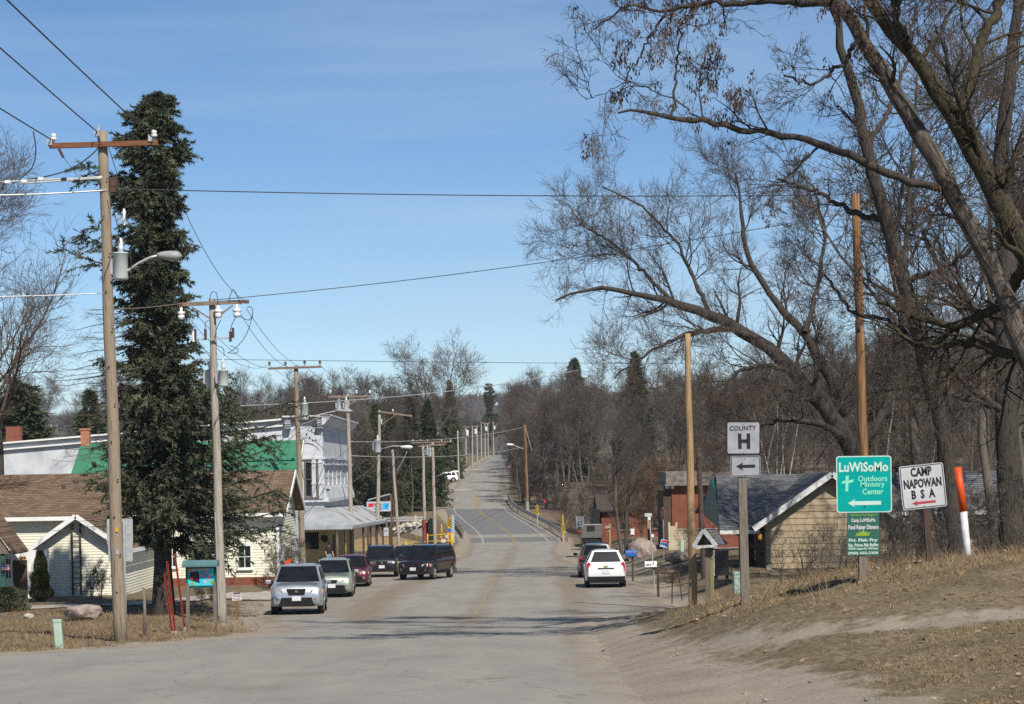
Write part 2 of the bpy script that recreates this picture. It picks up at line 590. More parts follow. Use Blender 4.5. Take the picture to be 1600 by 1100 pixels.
M['yellow_wall'] = mk('cream yellow plaster', (0.52, 0.42, 0.20), (0.44, 0.35, 0.17), scale=1.2, rough=0.8)
M['glass'] = glass_mat('dark window glass')
M['foundation'] = mk('grey concrete', (0.30, 0.285, 0.26), (0.22, 0.21, 0.19), scale=3, rough=0.9, bump=0.2)
M['rock'] = mk('pale pinkish boulder', (0.34, 0.27, 0.225), (0.21, 0.165, 0.14), scale=3, rough=0.9, bump=0.8, bscale=9, c3=(0.28, 0.23, 0.2))
M['rock_grey'] = mk('grey fieldstone', (0.30, 0.26, 0.23), (0.11, 0.09, 0.08), scale=2.5, rough=0.9, bump=0.8, bscale=9)
M['rock_pale'] = mk('pale limestone', (0.52, 0.48, 0.41), (0.34, 0.31, 0.26), scale=2, rough=0.9, bump=0.3)
M['sign_white'] = mk('white reflective sheet', (0.52, 0.53, 0.55), (0.40, 0.405, 0.42), scale=2.2, detail=10, rough=0.4)
M['sign_silver'] = mk('grey silver sheet', (0.25, 0.255, 0.28), (0.33, 0.335, 0.36), scale=4, rough=0.35)  # mid grey silver sheet with random paler mottling
M['sign_teal'] = mk('teal sign sheet', (0.0, 0.315, 0.29), (0.0, 0.27, 0.25), scale=2, rough=0.5, spec=0.1)
M['sign_pale'] = mk('pale mint lettering', (0.48, 0.62, 0.54), (0.43, 0.56, 0.49), rough=0.4)
M['sign_mint'] = mk('faded mint lettering', (0.22, 0.62, 0.46), (0.2, 0.58, 0.42), rough=0.4)
M['sign_green'] = mk('dark green poster', (0.022, 0.095, 0.075), (0.027, 0.11, 0.085), rough=0.5)
M['lime'] = mk('lime green print', (0.24, 0.38, 0.03), (0.18, 0.30, 0.03), rough=0.5)
M['sign_black'] = mk('black sign print', (0.012, 0.012, 0.014), (0.018, 0.018, 0.02), rough=0.5)
M['red_print'] = mk('red print', (0.40, 0.035, 0.055), (0.33, 0.03, 0.045), rough=0.5)
M['orange'] = mk('fluorescent orange', (0.75, 0.085, 0.010), (0.55, 0.065, 0.012), scale=4, rough=0.5)
M['white_pipe'] = mk('scuffed white pipe', (0.66, 0.66, 0.67), (0.45, 0.44, 0.44), scale=5, rough=0.5)
M['stake_red'] = mk('rust red painted steel', (0.28, 0.035, 0.018), (0.19, 0.03, 0.018), scale=5, rough=0.6)
M['yellow'] = mk('safety yellow paint', (0.58, 0.37, 0.03), (0.46, 0.29, 0.03), scale=4, rough=0.5)
M['line_faint'] = mk('nearly worn off yellow paint', (0.26, 0.20, 0.12), (0.235, 0.205, 0.165), scale=0.8, rough=0.85, detail=9)
M['line_yellow'] = mk('worn yellow road paint', (0.38, 0.25, 0.085), (0.22, 0.18, 0.12), scale=0.8, rough=0.8, detail=9)
M['line_white'] = mk('worn white road paint', (0.46, 0.45, 0.43), (0.24, 0.235, 0.225), scale=1.3, rough=0.8, detail=9)
M['blue'] = mk('blue paint', (0.03, 0.12, 0.42), (0.025, 0.10, 0.36), rough=0.4)
M['sky_blue'] = mk('bright blue print', (0.03, 0.42, 0.75), (0.04, 0.38, 0.66), rough=0.5)
M['red'] = mk('red paint', (0.55, 0.025, 0.025), (0.45, 0.02, 0.02), rough=0.4)
M['pedestal'] = mk('pale green plastic', (0.36, 0.47, 0.38), (0.31, 0.41, 0.33), scale=3, rough=0.5)
M['xfmr_green'] = mk('mottled green cabinet paint', (0.17, 0.26, 0.20), (0.33, 0.42, 0.36), scale=14, rough=0.6, lo=0.42, hi=0.58)
M['board_green'] = mk('dark teal frame', (0.012, 0.07, 0.068), (0.016, 0.085, 0.08), rough=0.45)
M['board_roof'] = mk('blue grey board roof', (0.10, 0.19, 0.20), (0.08, 0.155, 0.165), rough=0.5)
M['board_blue'] = mk('turquoise print', (0.05, 0.50, 0.62), (0.07, 0.58, 0.66), rough=0.4)
M['print_dark'] = mk('dark print panel', (0.022, 0.014, 0.035), (0.06, 0.012, 0.02), scale=4, rough=0.4)
M['pink'] = mk('pink print', (0.55, 0.25, 0.36), (0.5, 0.3, 0.36), rough=0.5)
M['skin'] = mk('skin', (0.46, 0.25, 0.17), (0.42, 0.22, 0.15), rough=0.6)
M['shirt'] = mk('black shirt cloth', (0.014, 0.014, 0.018), (0.022, 0.022, 0.027), rough=0.9)
M['jeans'] = mk('faded blue denim', (0.14, 0.23, 0.36), (0.11, 0.18, 0.30), scale=10, rough=0.9)
M['hair'] = mk('brown hair', (0.05, 0.03, 0.02), (0.035, 0.02, 0.015), rough=0.8)
# ------------------------------------------------------------------ terrain
def attr_mat(name, build):
    m = bpy.data.materials.new(name)
    m.use_nodes = True
    build(m.node_tree, m.node_tree.nodes, m.node_tree.links, m.node_tree.nodes['Principled BSDF'])
    return m


def nnoise(n, l, scale, detail=8, rough=0.6, vec=None, stretch=None):
    tc = n.new('ShaderNodeNewGeometry')
    v = tc.outputs['Position']
    if stretch:
        mp = n.new('ShaderNodeMapping')
        mp.inputs['Scale'].default_value = stretch
        l.new(v, mp.inputs[0])
        v = mp.outputs[0]
    no = n.new('ShaderNodeTexNoise')
    no.inputs['Scale'].default_value = scale
    no.inputs['Detail'].default_value = detail
    no.inputs['Roughness'].default_value = rough
    l.new(v, no.inputs['Vector'])
    return no.outputs[0]


def ramp(n, l, src, stops):
    r = n.new('ShaderNodeValToRGB')
    e = r.color_ramp.elements
    while len(e) < len(stops): e.new(0.5)
    for k, (p, c) in enumerate(stops):
        e[k].position = p
        e[k].color = (*c, 1) if len(c) == 3 else (c[0], c[0], c[0], 1)
    l.new(src, r.inputs[0])
    return r.outputs[0]


def mathn(n, l, op, a, b=None, clamp=False):
    k = n.new('ShaderNodeMath')
    k.operation = op
    k.use_clamp = clamp
    for i, v in enumerate((a, b)):
        if v is None: continue
        if isinstance(v, (int, float)): k.inputs[i].default_value = v
        else: l.new(v, k.inputs[i])
    return k.outputs[0]


def mixn(n, l, f, a, b):
    k = n.new('ShaderNodeMixRGB')
    for i, v in enumerate((f, a, b)):
        if isinstance(v, (int, float)): k.inputs[i].default_value = v
        elif isinstance(v, tuple): k.inputs[i].default_value = (*v, 1)
        else: l.new(v, k.inputs[i])
    return k.outputs[0]


def at(n, name):
    a = n.new('ShaderNodeAttribute')
    a.attribute_name = name
    return a.outputs['Fac']


def dirt_nodes(n, l):
    dirt = ramp(n, l, nnoise(n, l, 14.0, 10, 0.8), [(0.30, (0.125, 0.103, 0.079)), (0.5, (0.262, 0.222, 0.171)), (0.70, (0.40, 0.348, 0.28))])
    dvar = ramp(n, l, nnoise(n, l, 0.7, 8, 0.7), [(0.34, (0.19, 0.152, 0.113)), (0.5, (0.285, 0.25, 0.205)), (0.66, (0.335, 0.28, 0.212))])
    return mixn(n, l, 0.55, dirt, dvar)


def ground_nodes(nt, n, l, b):
    fine = nnoise(n, l, 9.0, 10, 0.75)
    mid = nnoise(n, l, 0.9, 6, 0.65)
    big = nnoise(n, l, 0.12, 4)
    grass = ramp(n, l, fine, [(0.32, (0.052, 0.041, 0.027)), (0.46, (0.145, 0.113, 0.073)), (0.60, (0.225, 0.178, 0.118)), (0.74, (0.335, 0.272, 0.186))])
    olive = ramp(n, l, fine, [(0.32, (0.048, 0.042, 0.024)), (0.55, (0.145, 0.122, 0.071)), (0.74, (0.24, 0.204, 0.122))])
    c = mixn(n, l, ramp(n, l, mid, [(0.42, (0,)), (0.66, (0.75,))]), grass, olive)
    brown = ramp(n, l, fine, [(0.3, (0.07, 0.05, 0.035)), (0.7, (0.19, 0.135, 0.09))])
    c = mixn(n, l, ramp(n, l, nnoise(n, l, 0.45, 7, 0.7), [(0.52, (0,)), (0.68, (0.8,))]), c, brown)
    dirt = dirt_nodes(n, l)
    dm = mathn(n, l, 'ADD', at(n, 'dirt'), mathn(n, l, 'MULTIPLY', mathn(n, l, 'SUBTRACT', nnoise(n, l, 1.6, 9, 0.7), 0.5), 1.5))
    c = mixn(n, l, ramp(n, l, dm, [(0.38, (0,)), (0.62, (1,))]), c, dirt)
    leaf = ramp(n, l, nnoise(n, l, 5.0, 10, 0.8), [(0.3, (0.055, 0.040, 0.029)), (0.55, (0.135, 0.100, 0.072)), (0.75, (0.22, 0.165, 0.118))])
    lm = mathn(n, l, 'ADD', at(n, 'leaf'), mathn(n, l, 'MULTIPLY', mathn(n, l, 'SUBTRACT', nnoise(n, l, 0.5, 6), 0.5), 0.8))
    c = mixn(n, l, ramp(n, l, lm, [(0.4, (0,)), (0.65, (1,))]), c, leaf)
    l.new(c, b.inputs['Base Color'])
    b.inputs['Roughness'].default_value = 1.0
    b.inputs['Specular IOR Level'].default_value = 0.1
    bp = n.new('ShaderNodeBump')
    bp.inputs['Strength'].default_value = 0.6
    bp.inputs['Distance'].default_value = 0.035
    l.new(mathn(n, l, 'ADD', fine, mathn(n, l, 'MULTIPLY', nnoise(n, l, 40, 6, 0.8), 0.5)), bp.inputs['Height'])
    l.new(bp.outputs[0], b.inputs['Normal'])


M['ground'] = attr_mat('dry grass, dirt and leaf litter', ground_nodes)


def road_nodes(nt, n, l, b):
    fine = nnoise(n, l, 60.0, 6, 0.8)
    mid = nnoise(n, l, 0.55, 7, 0.65, stretch=(1.6, 0.35, 1))
    blot = nnoise(n, l, 0.22, 6, 0.6)
    asph = ramp(n, l, fine, [(0.25, (0.20, 0.188, 0.166)), (0.5, (0.272, 0.256, 0.226)), (0.8, (0.35, 0.33, 0.292))])
    c = mixn(n, l, ramp(n, l, mid, [(0.38, (0.0,)), (0.70, (0.75,))]), asph, (0.19, 0.178, 0.16))
    sand = ramp(n, l, nnoise(n, l, 4.0, 8, 0.7), [(0.3, (0.15, 0.115, 0.08)), (0.7, (0.255, 0.205, 0.15))])
    # brown dust gathers between the lanes and at the edges
    dust = mathn(n, l, 'ADD', at(n, 'dust'), mathn(n, l, 'MULTIPLY', mathn(n, l, 'SUBTRACT', nnoise(n, l, 0.8, 8, 0.7, stretch=(1.5, 0.4, 1)), 0.5), 1.5))
    c = mixn(n, l, ramp(n, l, dust, [(0.35, (0,)), (0.85, (0.85,))]), c, sand)
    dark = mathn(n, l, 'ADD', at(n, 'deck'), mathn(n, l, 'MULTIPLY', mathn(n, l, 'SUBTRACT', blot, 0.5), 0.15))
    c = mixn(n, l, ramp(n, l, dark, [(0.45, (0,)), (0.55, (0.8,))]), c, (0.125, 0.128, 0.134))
    # oily and patched spots
    c = mixn(n, l, ramp(n, l, nnoise(n, l, 0.4, 4, 0.5, stretch=(1, 0.5, 1)), [(0.62, (0,)), (0.72, (0.45,))]), c, (0.20, 0.165, 0.11))
    em = mathn(n, l, 'ADD', at(n, 'edge'), mathn(n, l, 'MULTIPLY', mathn(n, l, 'SUBTRACT', nnoise(n, l, 0.9, 10, 0.78, stretch=(1, 0.7, 1)), 0.5), 2.4))
    sandy = ramp(n, l, em, [(0.45, (0,)), (0.95, (1,))])
    cr = n.new('ShaderNodeTexVoronoi')
    cr.feature = 'DISTANCE_TO_EDGE'
    cr.inputs['Scale'].default_value = 0.33
    ge = n.new('ShaderNodeNewGeometry')
    wob = n.new('ShaderNodeVectorMath')
    wob.operation = 'ADD'
    nz = n.new('ShaderNodeTexNoise')
    nz.inputs['Scale'].default_value = 1.2
    l.new(ge.outputs['Position'], nz.inputs['Vector'])
    l.new(ge.outputs['Position'], wob.inputs[0])
    l.new(nz.outputs['Color'], wob.inputs[1])
    l.new(wob.outputs[0], cr.inputs['Vector'])
    c = mixn(n, l, ramp(n, l, cr.outputs['Distance'], [(0.0, (0.45,)), (0.008, (0,))]), c, (0.06, 0.056, 0.05))
    c = mixn(n, l, sandy, c, dirt_nodes(n, l))
    l.new(c, b.inputs['Base Color'])
    b.inputs['Roughness'].default_value = 0.88
    b.inputs['Specular IOR Level'].default_value = 0.25
    bp = n.new('ShaderNodeBump')
    bp.inputs['Strength'].default_value = 0.5
    bp.inputs['Distance'].default_value = 0.012
    l.new(fine, bp.inputs['Height'])
    l.new(bp.outputs[0], b.inputs['Normal'])


M['road'] = attr_mat('worn dusty asphalt', road_nodes)
M['walk'] = mk('pale concrete walk', (0.40, 0.37, 0.32), (0.29, 0.26, 0.22), scale=2, rough=0.9, detail=9)
M['drive'] = mk('grey gravel drive', (0.27, 0.25, 0.225), (0.19, 0.17, 0.15), scale=3, rough=0.95, detail=9, bump=0.3)


def grow(start, first, factor, end):
    out, s, x = [], first, start
    while x < end:
        x += s
        s *= factor
        out.append(x)
    return out


xs_r = grow(14, 0.35, 1.13, 1500)
xs = np.array([-x for x in reversed(xs_r)] + list(np.arange(-14, 14.01, 0.28)) + xs_r)
ys = np.array([-30, -20, -10, -4, 0, 4, 8, 11] + list(np.arange(13, 70, 0.32)) + list(np.arange(70, 135, 0.7)) + list(np.arange(135, 360, 2.0))
              + list(np.arange(360, 760, 6.0)) + grow(760, 10, 1.12, 3600))


def add_attr(me, name, vals):
    a = me.attributes.new(name, 'FLOAT', 'POINT')
    a.data.foreach_set('value', np.ascontiguousarray(vals, np.float32).ravel())


PATH = [G(950, 1012), G(1050, 1012), G(1150, 1003), G(1280, 990), G(1420, 976), G(1600, 955)]
PATH = [(p.x, p.y) for p in PATH]
PATH = PATH + [(PATH[-1][0] + 6, PATH[-1][1] + 0.5)]


def path_dist(X, Y):
    best = np.full(X.shape, 1e9)
    for (ax, ay), (bx, by) in zip(PATH[:-1], PATH[1:]):
        dx, dy = bx - ax, by - ay
        t = np.clip(((X - ax) * dx + (Y - ay) * dy) / (dx * dx + dy * dy), 0, 1)
        best = np.minimum(best, np.hypot(X - ax - t * dx, (Y - ay - t * dy)))
    return best


def make_ground():
    X, Y = np.meshgrid(xs, ys)
    off = np.maximum(le(Y) - X, X - re(Y))
    Z = g(X, Y)
    Z = np.where(off < -0.05, Z - 0.06, Z)
    pd = path_dist(X, Y)
    near = 1 - sm(60, 75, Y)
    rough = (0.035 * hn(X, Y, 2.3, 8) + 0.04 * hn(X, Y, 5.0, 4) + 0.02 * hn(X, Y, 11.0, 5)) * np.clip(off, 0, 1) * near
    Z = Z + rough - 0.03 * (1 - sm(0.3, 1.0, pd)) * near
    verts = np.stack([X, Y, Z], -1).reshape(-1, 3)
    nx, ny = len(xs), len(ys)
    i = np.arange(nx * ny).reshape(ny, nx)
    f = np.stack([i[:-1, :-1], i[:-1, 1:], i[1:, 1:], i[1:, :-1]], -1).reshape(-1, 4)
    me = np_mesh('ground', verts, f)
    dirt = np.maximum(1 - sm(0.3, 1.7, off), 0.66 * (1 - sm(0.1, 1.6, pd)))
    wide = (1 - sm(0.8, 2.0 + 2.6 * (1 - sm(20, 34, Y)), off)) * (X > 0) * (1 - sm(22, 52, Y)) * 0.95          # broad gravel shoulder by the junction
    dirt = np.maximum(dirt, wide)
    dirt = np.maximum(dirt, 0.75 * (1 - sm(0.5, 2.5, off)) * (X < 0) * sm(56, 66, Y) * (1 - sm(120, 140, Y)))
    dirt = np.maximum(dirt, 0.7 * (1 - sm(1, 7, off)) * (X > 0) * sm(98, 112, Y) * (1 - sm(175, 205, Y)))
    leaf = np.maximum(sm(196, 215, Y) * sm(2, 6, off), sm(700, 760, Y))
    leaf = np.maximum(leaf, sm(15, 22, X) * sm(44, 60, Y) * (1 - sm(70, 95, Y)) * 0.8)
    leaf = np.where((X < cx(Y)) & (Y > 250) & (off < 14), leaf * 0.35, leaf)
    add_attr(me, 'dirt', dirt)
    add_attr(me, 'leaf', leaf)
    return tag(link('ground', me, M['ground'], smooth=True), kind='structure')


make_ground()


BLOTCH = []
for px_, row_, sx_, sy_, am_ in ((735, 1072, 0.42, 2.6, 0.75), (395, 1078, 0.5, 2.2, 0.55), (690, 966, 1.3, 4.0, 0.5), (560, 1010, 1.2, 2.5, 0.3), (880, 915, 0.8, 8.0, 0.4), (720, 1010, 0.5, 5, 0.35)):
    q_ = G(px_, row_)
    BLOTCH.append((q_.x, q_.y, sx_, sy_, am_))


def make_road():
    yr = ys[(ys >= -20) & (ys < 720)]
    u = np.concatenate([np.linspace(0, 0.12, 7)[:-1], np.linspace(0.12, 0.88, 27)[:-1], np.linspace(0.88, 1, 7)])
    L, Rr = le(yr), re(yr)
    jit = 0.10 * np.sin(yr * 1.1) + 0.10 * np.sin(yr * 2.9 + 1) + 0.07 * np.sin(yr * 7.7) + 0.05 * np.random.default_rng(2).normal(size=len(yr))
    L, Rr = L + jit, Rr + 0.6 * np.roll(jit, 9)
    X = L[:, None] + u[None] * (Rr - L)[:, None]
    Y = np.repeat(yr[:, None], len(u), 1)
    c = cx(Y)
    Z = g(np.clip(X, le(Y), re(Y)), Y) + 0.012
    edge = np.minimum(X - L[:, None], Rr[:, None] - X)
    Z = Z - 0.05 * (1 - sm(0.0, 0.25, edge))
    i = np.arange(X.size).reshape(X.shape)
    f = np.stack([i[:-1, :-1], i[:-1, 1:], i[1:, 1:], i[1:, :-1]], -1).reshape(-1, 4)
    me = np_mesh('road', np.stack([X, Y, Z], -1).reshape(-1, 3), f)
    rel = X - c
    dust = 0.72 * np.exp(-(rel / 0.7) ** 2) * sm(30, 70, Y) * (1 - sm(185, 205, Y)) + 0.85 * (1 - sm(0.1, 1.5, edge))
    dust = dust + 0.45 * np.exp(-((np.abs(rel) - 3.6) / 0.9) ** 2) * sm(55, 75, Y) * (1 - sm(150, 190, Y))
    dust = dust + 0.48 * sm(3.6, 5.5, np.abs(rel)) * sm(60, 75, Y) * (1 - sm(180, 205, Y))
    dust = np.where(Y < 26, dust * 0.8, dust)
    sweep = np.interp(Y, [50, 62, 75, 90, 105, 120, 140], [-3.2, -4.2, -5.2, -5.6, -5.2, -3.6, -1.6])
    dust = dust + 0.55 * np.exp(-((X - sweep) / 0.8) ** 2) * sm(52, 62, Y) * (1 - sm(120, 150, Y))
    sw2 = np.interp(Y, [50, 80, 100, 130, 160], [1.0, 2.2, 3.0, 2.6, 1.6])
    dust = dust + 0.4 * np.exp(-((X - sw2) / 0.6) ** 2) * sm(60, 75, Y) * (1 - sm(140, 170, Y))
    for (bx, by, sx, sy, am) in BLOTCH: dust = dust + am * np.exp(-((X - bx) / sx) ** 2 - ((Y - by) / sy) ** 2)
    add_attr(me, 'edge', 1 - sm(0.0, np.interp(Y, [20, 60, 100, 250], [1.5, 1.3, 1.6, 0.5]), edge))
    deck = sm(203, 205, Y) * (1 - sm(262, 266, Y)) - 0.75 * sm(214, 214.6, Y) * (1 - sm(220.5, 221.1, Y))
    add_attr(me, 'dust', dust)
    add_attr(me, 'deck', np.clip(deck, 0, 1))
    return tag(link('road', me, M['road'], smooth=True), kind='structure')


make_road()


def strip(name, pts, width, mat, lift=0.02, step=0.5, kind='structure', wfun=None):
    """ribbon laid on the terrain along pts"""
    P = [np.array(p[:2], float) for p in pts]
    line = []
    for a, b in zip(P[:-1], P[1:]):
        n = max(1, int(np.linalg.norm(b - a) / step))
        line += [a + (b - a) * k / n for k in range(n)]
    line.append(P[-1])
    line = np.array(line)
    t = np.gradient(line, axis=0)
    t /= np.linalg.norm(t, axis=1, keepdims=True)
    nrm = np.stack([-t[:, 1], t[:, 0]], 1)
    k = 5
    ws = np.linspace(-0.5, 0.5, k)
    W = np.full(len(line), width)
    X = line[:, None, :] + nrm[:, None, :] * (ws[None, :, None] * W[:, None, None])
    Z = g(X[..., 0], X[..., 1]) + lift
    V = np.concatenate([X, Z[..., None]], -1).reshape(-1, 3)
    i = np.arange(len(line) * k).reshape(len(line), k)
    f = np.stack([i[:-1, :-1], i[:-1, 1:], i[1:, 1:], i[1:, :-1]], -1).reshape(-1, 4)
    o = link(name, np_mesh(name, V, f), mat, smooth=True)
    return tag(o, kind=kind)


# painted markings on the bridge and its approaches
def along(f, y0, y1, step=1.5):
    return [(float(f(y)), y) for y in np.arange(y0, y1, step)]


yl = MB  # noqa
for k, (off, y0, y1, m, w) in enumerate([(-0.13, 197, 292, 'line_yellow', 0.11), (0.13, 197, 292, 'line_yellow', 0.11),
                                         (-2.95, 196, 272, 'line_white', 0.13), (3.15, 200, 268, 'line_white', 0.13)]):
    strip('centre_line' if k < 2 else 'edge_line', along(lambda y: cx(y) + off, y0, y1), w, M[m], lift=0.03)
strip('centre_line', along(lambda y: cx(y), 72, 125), 0.14, M['line_faint'], lift=0.018)

# house walk on the left, gravel drives
wp = [G(-40, 953), G(100, 949), G(250, 943), G(400, 934), G(445, 931)]
strip('walkway', wp, 1.6, M['walk'], lift=0.05)
dp = [G(905, 868), G(990, 857), G(1090, 856), G(1200, 858)]
strip('driveway', dp, 3.6, M['drive'], lift=0.05)
a, b_ = G(672, 768), G(735, 766)
strip('driveway', [a, b_], 5.0, M['walk'], lift=0.06)
a, b_ = G(690, 737), G(752, 734)
strip('driveway', [a, b_], 6.0, M['walk'], lift=0.06)
a, b_ = G(545, 800), G(690, 792)
strip('side_road', [a, b_], 7.0, M['drive'], lift=0.08, step=1.0)

# water in the creek
cw = MB()
cw.poly([(-60, 222, -8.75), (-6, 222, -8.75), (-6, 232, -8.75), (-60, 232, -8.75)])
tag(cw.build('creek_water', mk('still creek water', (0.03, 0.035, 0.03), rough=0.08, spec=0.5)), kind='structure')


# far hills
def hills():
    hx = np.linspace(-1500, 1500, 150)
    hy = np.array([1300, 1500, 1700, 1900, 2100, 2300, 2700])
    X, Y = np.meshgrid(hx, hy)
    prof = np.interp(Y, [1300, 2000, 2300, 2700], [-8, 60, 66, 40])
    ridge = 0.90 + 0.10 * hn(X, X * 0, 0.004, 2) + 0.04 * hn(X, Y, 0.02, 5)
    ridge = ridge * np.interp(X, [-1500, -500, -150, 100, 600, 1500], [0.8, 0.9, 1.02, 1.08, 1.0, 0.9])
    Z = np.where(prof > 0, prof * ridge, prof)
    i = np.arange(X.size).reshape(X.shape)
    f = np.stack([i[:-1, :-1], i[:-1, 1:], i[1:, 1:], i[1:, :-1]], -1).reshape(-1, 4)
    o = link('hills', np_mesh('hills', np.stack([X, Y, Z], -1).reshape(-1, 3), f),
             mk('far wooded hillside', (0.085, 0.070, 0.066), (0.055, 0.046, 0.044), scale=0.02, rough=1.0, detail=10), smooth=True)
    tag(o, kind='structure')
    # the wood on the hills: bare crowns as sprays of slivers
    rng = np.random.default_rng(5)
    N = 7000
    tx = rng.uniform(-560, 560, N)
    ty = rng.uniform(1420, 2260, N)
    from_z = np.interp(ty, [1300, 2000, 2300, 2700], [-8, 60, 66, 40])
    rid = 0.90 + 0.10 * hn(tx, tx * 0, 0.004, 2) + 0.04 * hn(tx, ty, 0.02, 5)
    rid = rid * np.interp(tx, [-1500, -500, -150, 100, 600, 1500], [0.8, 0.9, 1.02, 1.08, 1.0, 0.9])
    tz = np.where(from_z > 0, from_z * rid, from_z)
    K = 12
    base = np.repeat(np.stack([tx, ty, tz + 2], 1), K, 0)
    h = np.repeat(rng.uniform(8, 14, N), K)
    ang = rng.uniform(0, 2 * np.pi, N * K)
    spread = rng.uniform(0.1, 0.55, N * K) * h
    tip = base + np.stack([np.cos(ang) * spread, np.sin(ang) * spread, h * rng.uniform(0.5, 1.0, N * K)], 1)
    w = rng.uniform(0.5, 1.1, N * K)
    a = base + np.stack([w, 0 * w, 0 * w], 1)
    V = np.stack([base, a, tip], 1).reshape(-1, 3)
    F3 = np.arange(len(V)).reshape(-1, 3)
    o = link('far_wood', np_mesh('far_wood', V, F3), mk('far bare wood', (0.095, 0.078, 0.072), (0.06, 0.05, 0.048), scale=0.03, rough=1.0, detail=8))
    tag(o, kind='stuff')


hills()

# thin spring haze over the valley
hz = MB()
hz.box((0, 2000, 43), (4600, 4400, 112))
ho = hz.build('haze', bpy.data.materials.new('haze air'))
hm = ho.data.materials[0]
hm.use_nodes = True
hm.node_tree.nodes.clear()
h_out = hm.node_tree.nodes.new('ShaderNodeOutputMaterial')
h_vol = hm.node_tree.nodes.new('ShaderNodeVolumePrincipled')
h_vol.inputs['Color'].default_value = (0.80, 0.88, 1.0, 1)
h_vol.inputs['Density'].default_value = 0.00009
h_vol.inputs['Anisotropy'].default_value = 0.0
hm.node_tree.links.new(h_vol.outputs[0], h_out.inputs['Volume'])
tag(ho, kind='stuff')
print('ground extent', xs[0], xs[-1], ys[0], ys[-1])
# ------------------------------------------------------------------ vegetation
def tubes(P, Rr, sides):
    """P (N,K,3), Rr (N,K) -> verts, quads"""
    N, K, _ = P.shape
    T = np.empty_like(P)
    T[:, 1:-1] = P[:, 2:] - P[:, :-2] if K > 2 else T[:, 1:-1]
    T[:, 0] = P[:, 1] - P[:, 0]
    T[:, -1] = P[:, -1] - P[:, -2]
    T /= np.linalg.norm(T, axis=2, keepdims=True) + 1e-9
    ref = np.array([0.31, 0.87, 0.12])
    X = np.cross(T, ref)
    X /= np.linalg.norm(X, axis=2, keepdims=True) + 1e-9
    Y = np.cross(T, X)
    a = np.arange(sides) * 2 * np.pi / sides
    V = P[:, :, None, :] + Rr[:, :, None, None] * (np.cos(a)[None, None, :, None] * X[:, :, None, :] + np.sin(a)[None, None, :, None] * Y[:, :, None, :])
    i = np.arange(N * K * sides).reshape(N, K, sides)
    j = np.roll(i, -1, 2)
    f = np.stack([i[:, :-1], i[:, 1:], j[:, 1:], j[:, :-1]], -1).reshape(-1, 4)
    return V.reshape(-1, 3), f


def stackm(parts):
    vs, fs, n = [], [], 0
    for v, f in parts:
        vs.append(v)
        fs.append(f + n)
        n += len(v)
    return np.concatenate(vs), [f for f in fs]


def spawn(P, Rr, rng, m, t0, t1, ang, length, K, wander, up, rs=0.6, tip=0.25, shrink=0.5, rmin=0.003, flat=None):
    """m children on each of the paths"""
    N, Kp, _ = P.shape
    idx = np.repeat(np.arange(N), m)
    n = len(idx)
    t = rng.uniform(t0, t1, n)
    s = t * (Kp - 1)
    k = np.minimum(s.astype(int), Kp - 2)
    fr = (s - k)[:, None]
    A, Bq = P[idx, k], P[idx, k + 1]
    p = A + (Bq - A) * fr
    r = Rr[idx, k] * (1 - fr[:, 0]) + Rr[idx, k + 1] * fr[:, 0]
    T = Bq - A
    T /= np.linalg.norm(T, axis=1, keepdims=True) + 1e-9
    q = rng.normal(size=(n, 3))
    q -= T * (q * T).sum(1, keepdims=True)
    q /= np.linalg.norm(q, axis=1, keepdims=True) + 1e-9
    a = rng.uniform(ang[0], ang[1], n)[:, None]
    d = T * np.cos(a) + q * np.sin(a)
    L = (length * rng.uniform(0.6, 1.3, n) * (1 - shrink * (t - t0) / max(t1 - t0, 1e-6)))
    if callable(getattr(L, 'astype', None)): L = L.astype(float)
    out = np.empty((n, K, 3))
    out[:, 0] = p
    st = (L / (K - 1))[:, None]
    for i in range(1, K):
        d = d + rng.normal(size=(n, 3)) * wander + np.array([0, 0, up])
        d /= np.linalg.norm(d, axis=1, keepdims=True)
        p = p + d * st
        out[:, i] = p
    r0 = np.maximum(r * rs, rmin)
    rr = r0[:, None] * np.linspace(1, tip, K)[None]
    return out, np.maximum(rr, rmin * 0.7)


def path_mesh(levels, sides):
    parts = []
    for (P, Rr), s in zip(levels, sides):
        parts.append(tubes(P, Rr, s))
    return stackm(parts)


def smooth_path(pts, rad, K=24, rng=None, wob=0.0):
    pts = np.array(pts, float)
    rad = np.array(rad, float)
    seg = np.concatenate([[0], np.cumsum(np.linalg.norm(np.diff(pts, axis=0), axis=1))])
    s = np.linspace(0, seg[-1], K)
    out = np.stack([np.interp(s, seg, pts[:, i]) for i in range(3)], 1)
    kern = np.array([0.25, 0.5, 0.25])
    for _ in range(2):
        o = out.copy()
        for i in range(3):
            o[1:-1, i] = np.convolve(out[:, i], kern, 'valid')
        out = o
    if rng is not None and wob:
        w = rng.normal(size=(K, 3)) * wob
        w[0] = 0
        out = out + w
    return out[None], np.interp(s, seg, rad)[None]


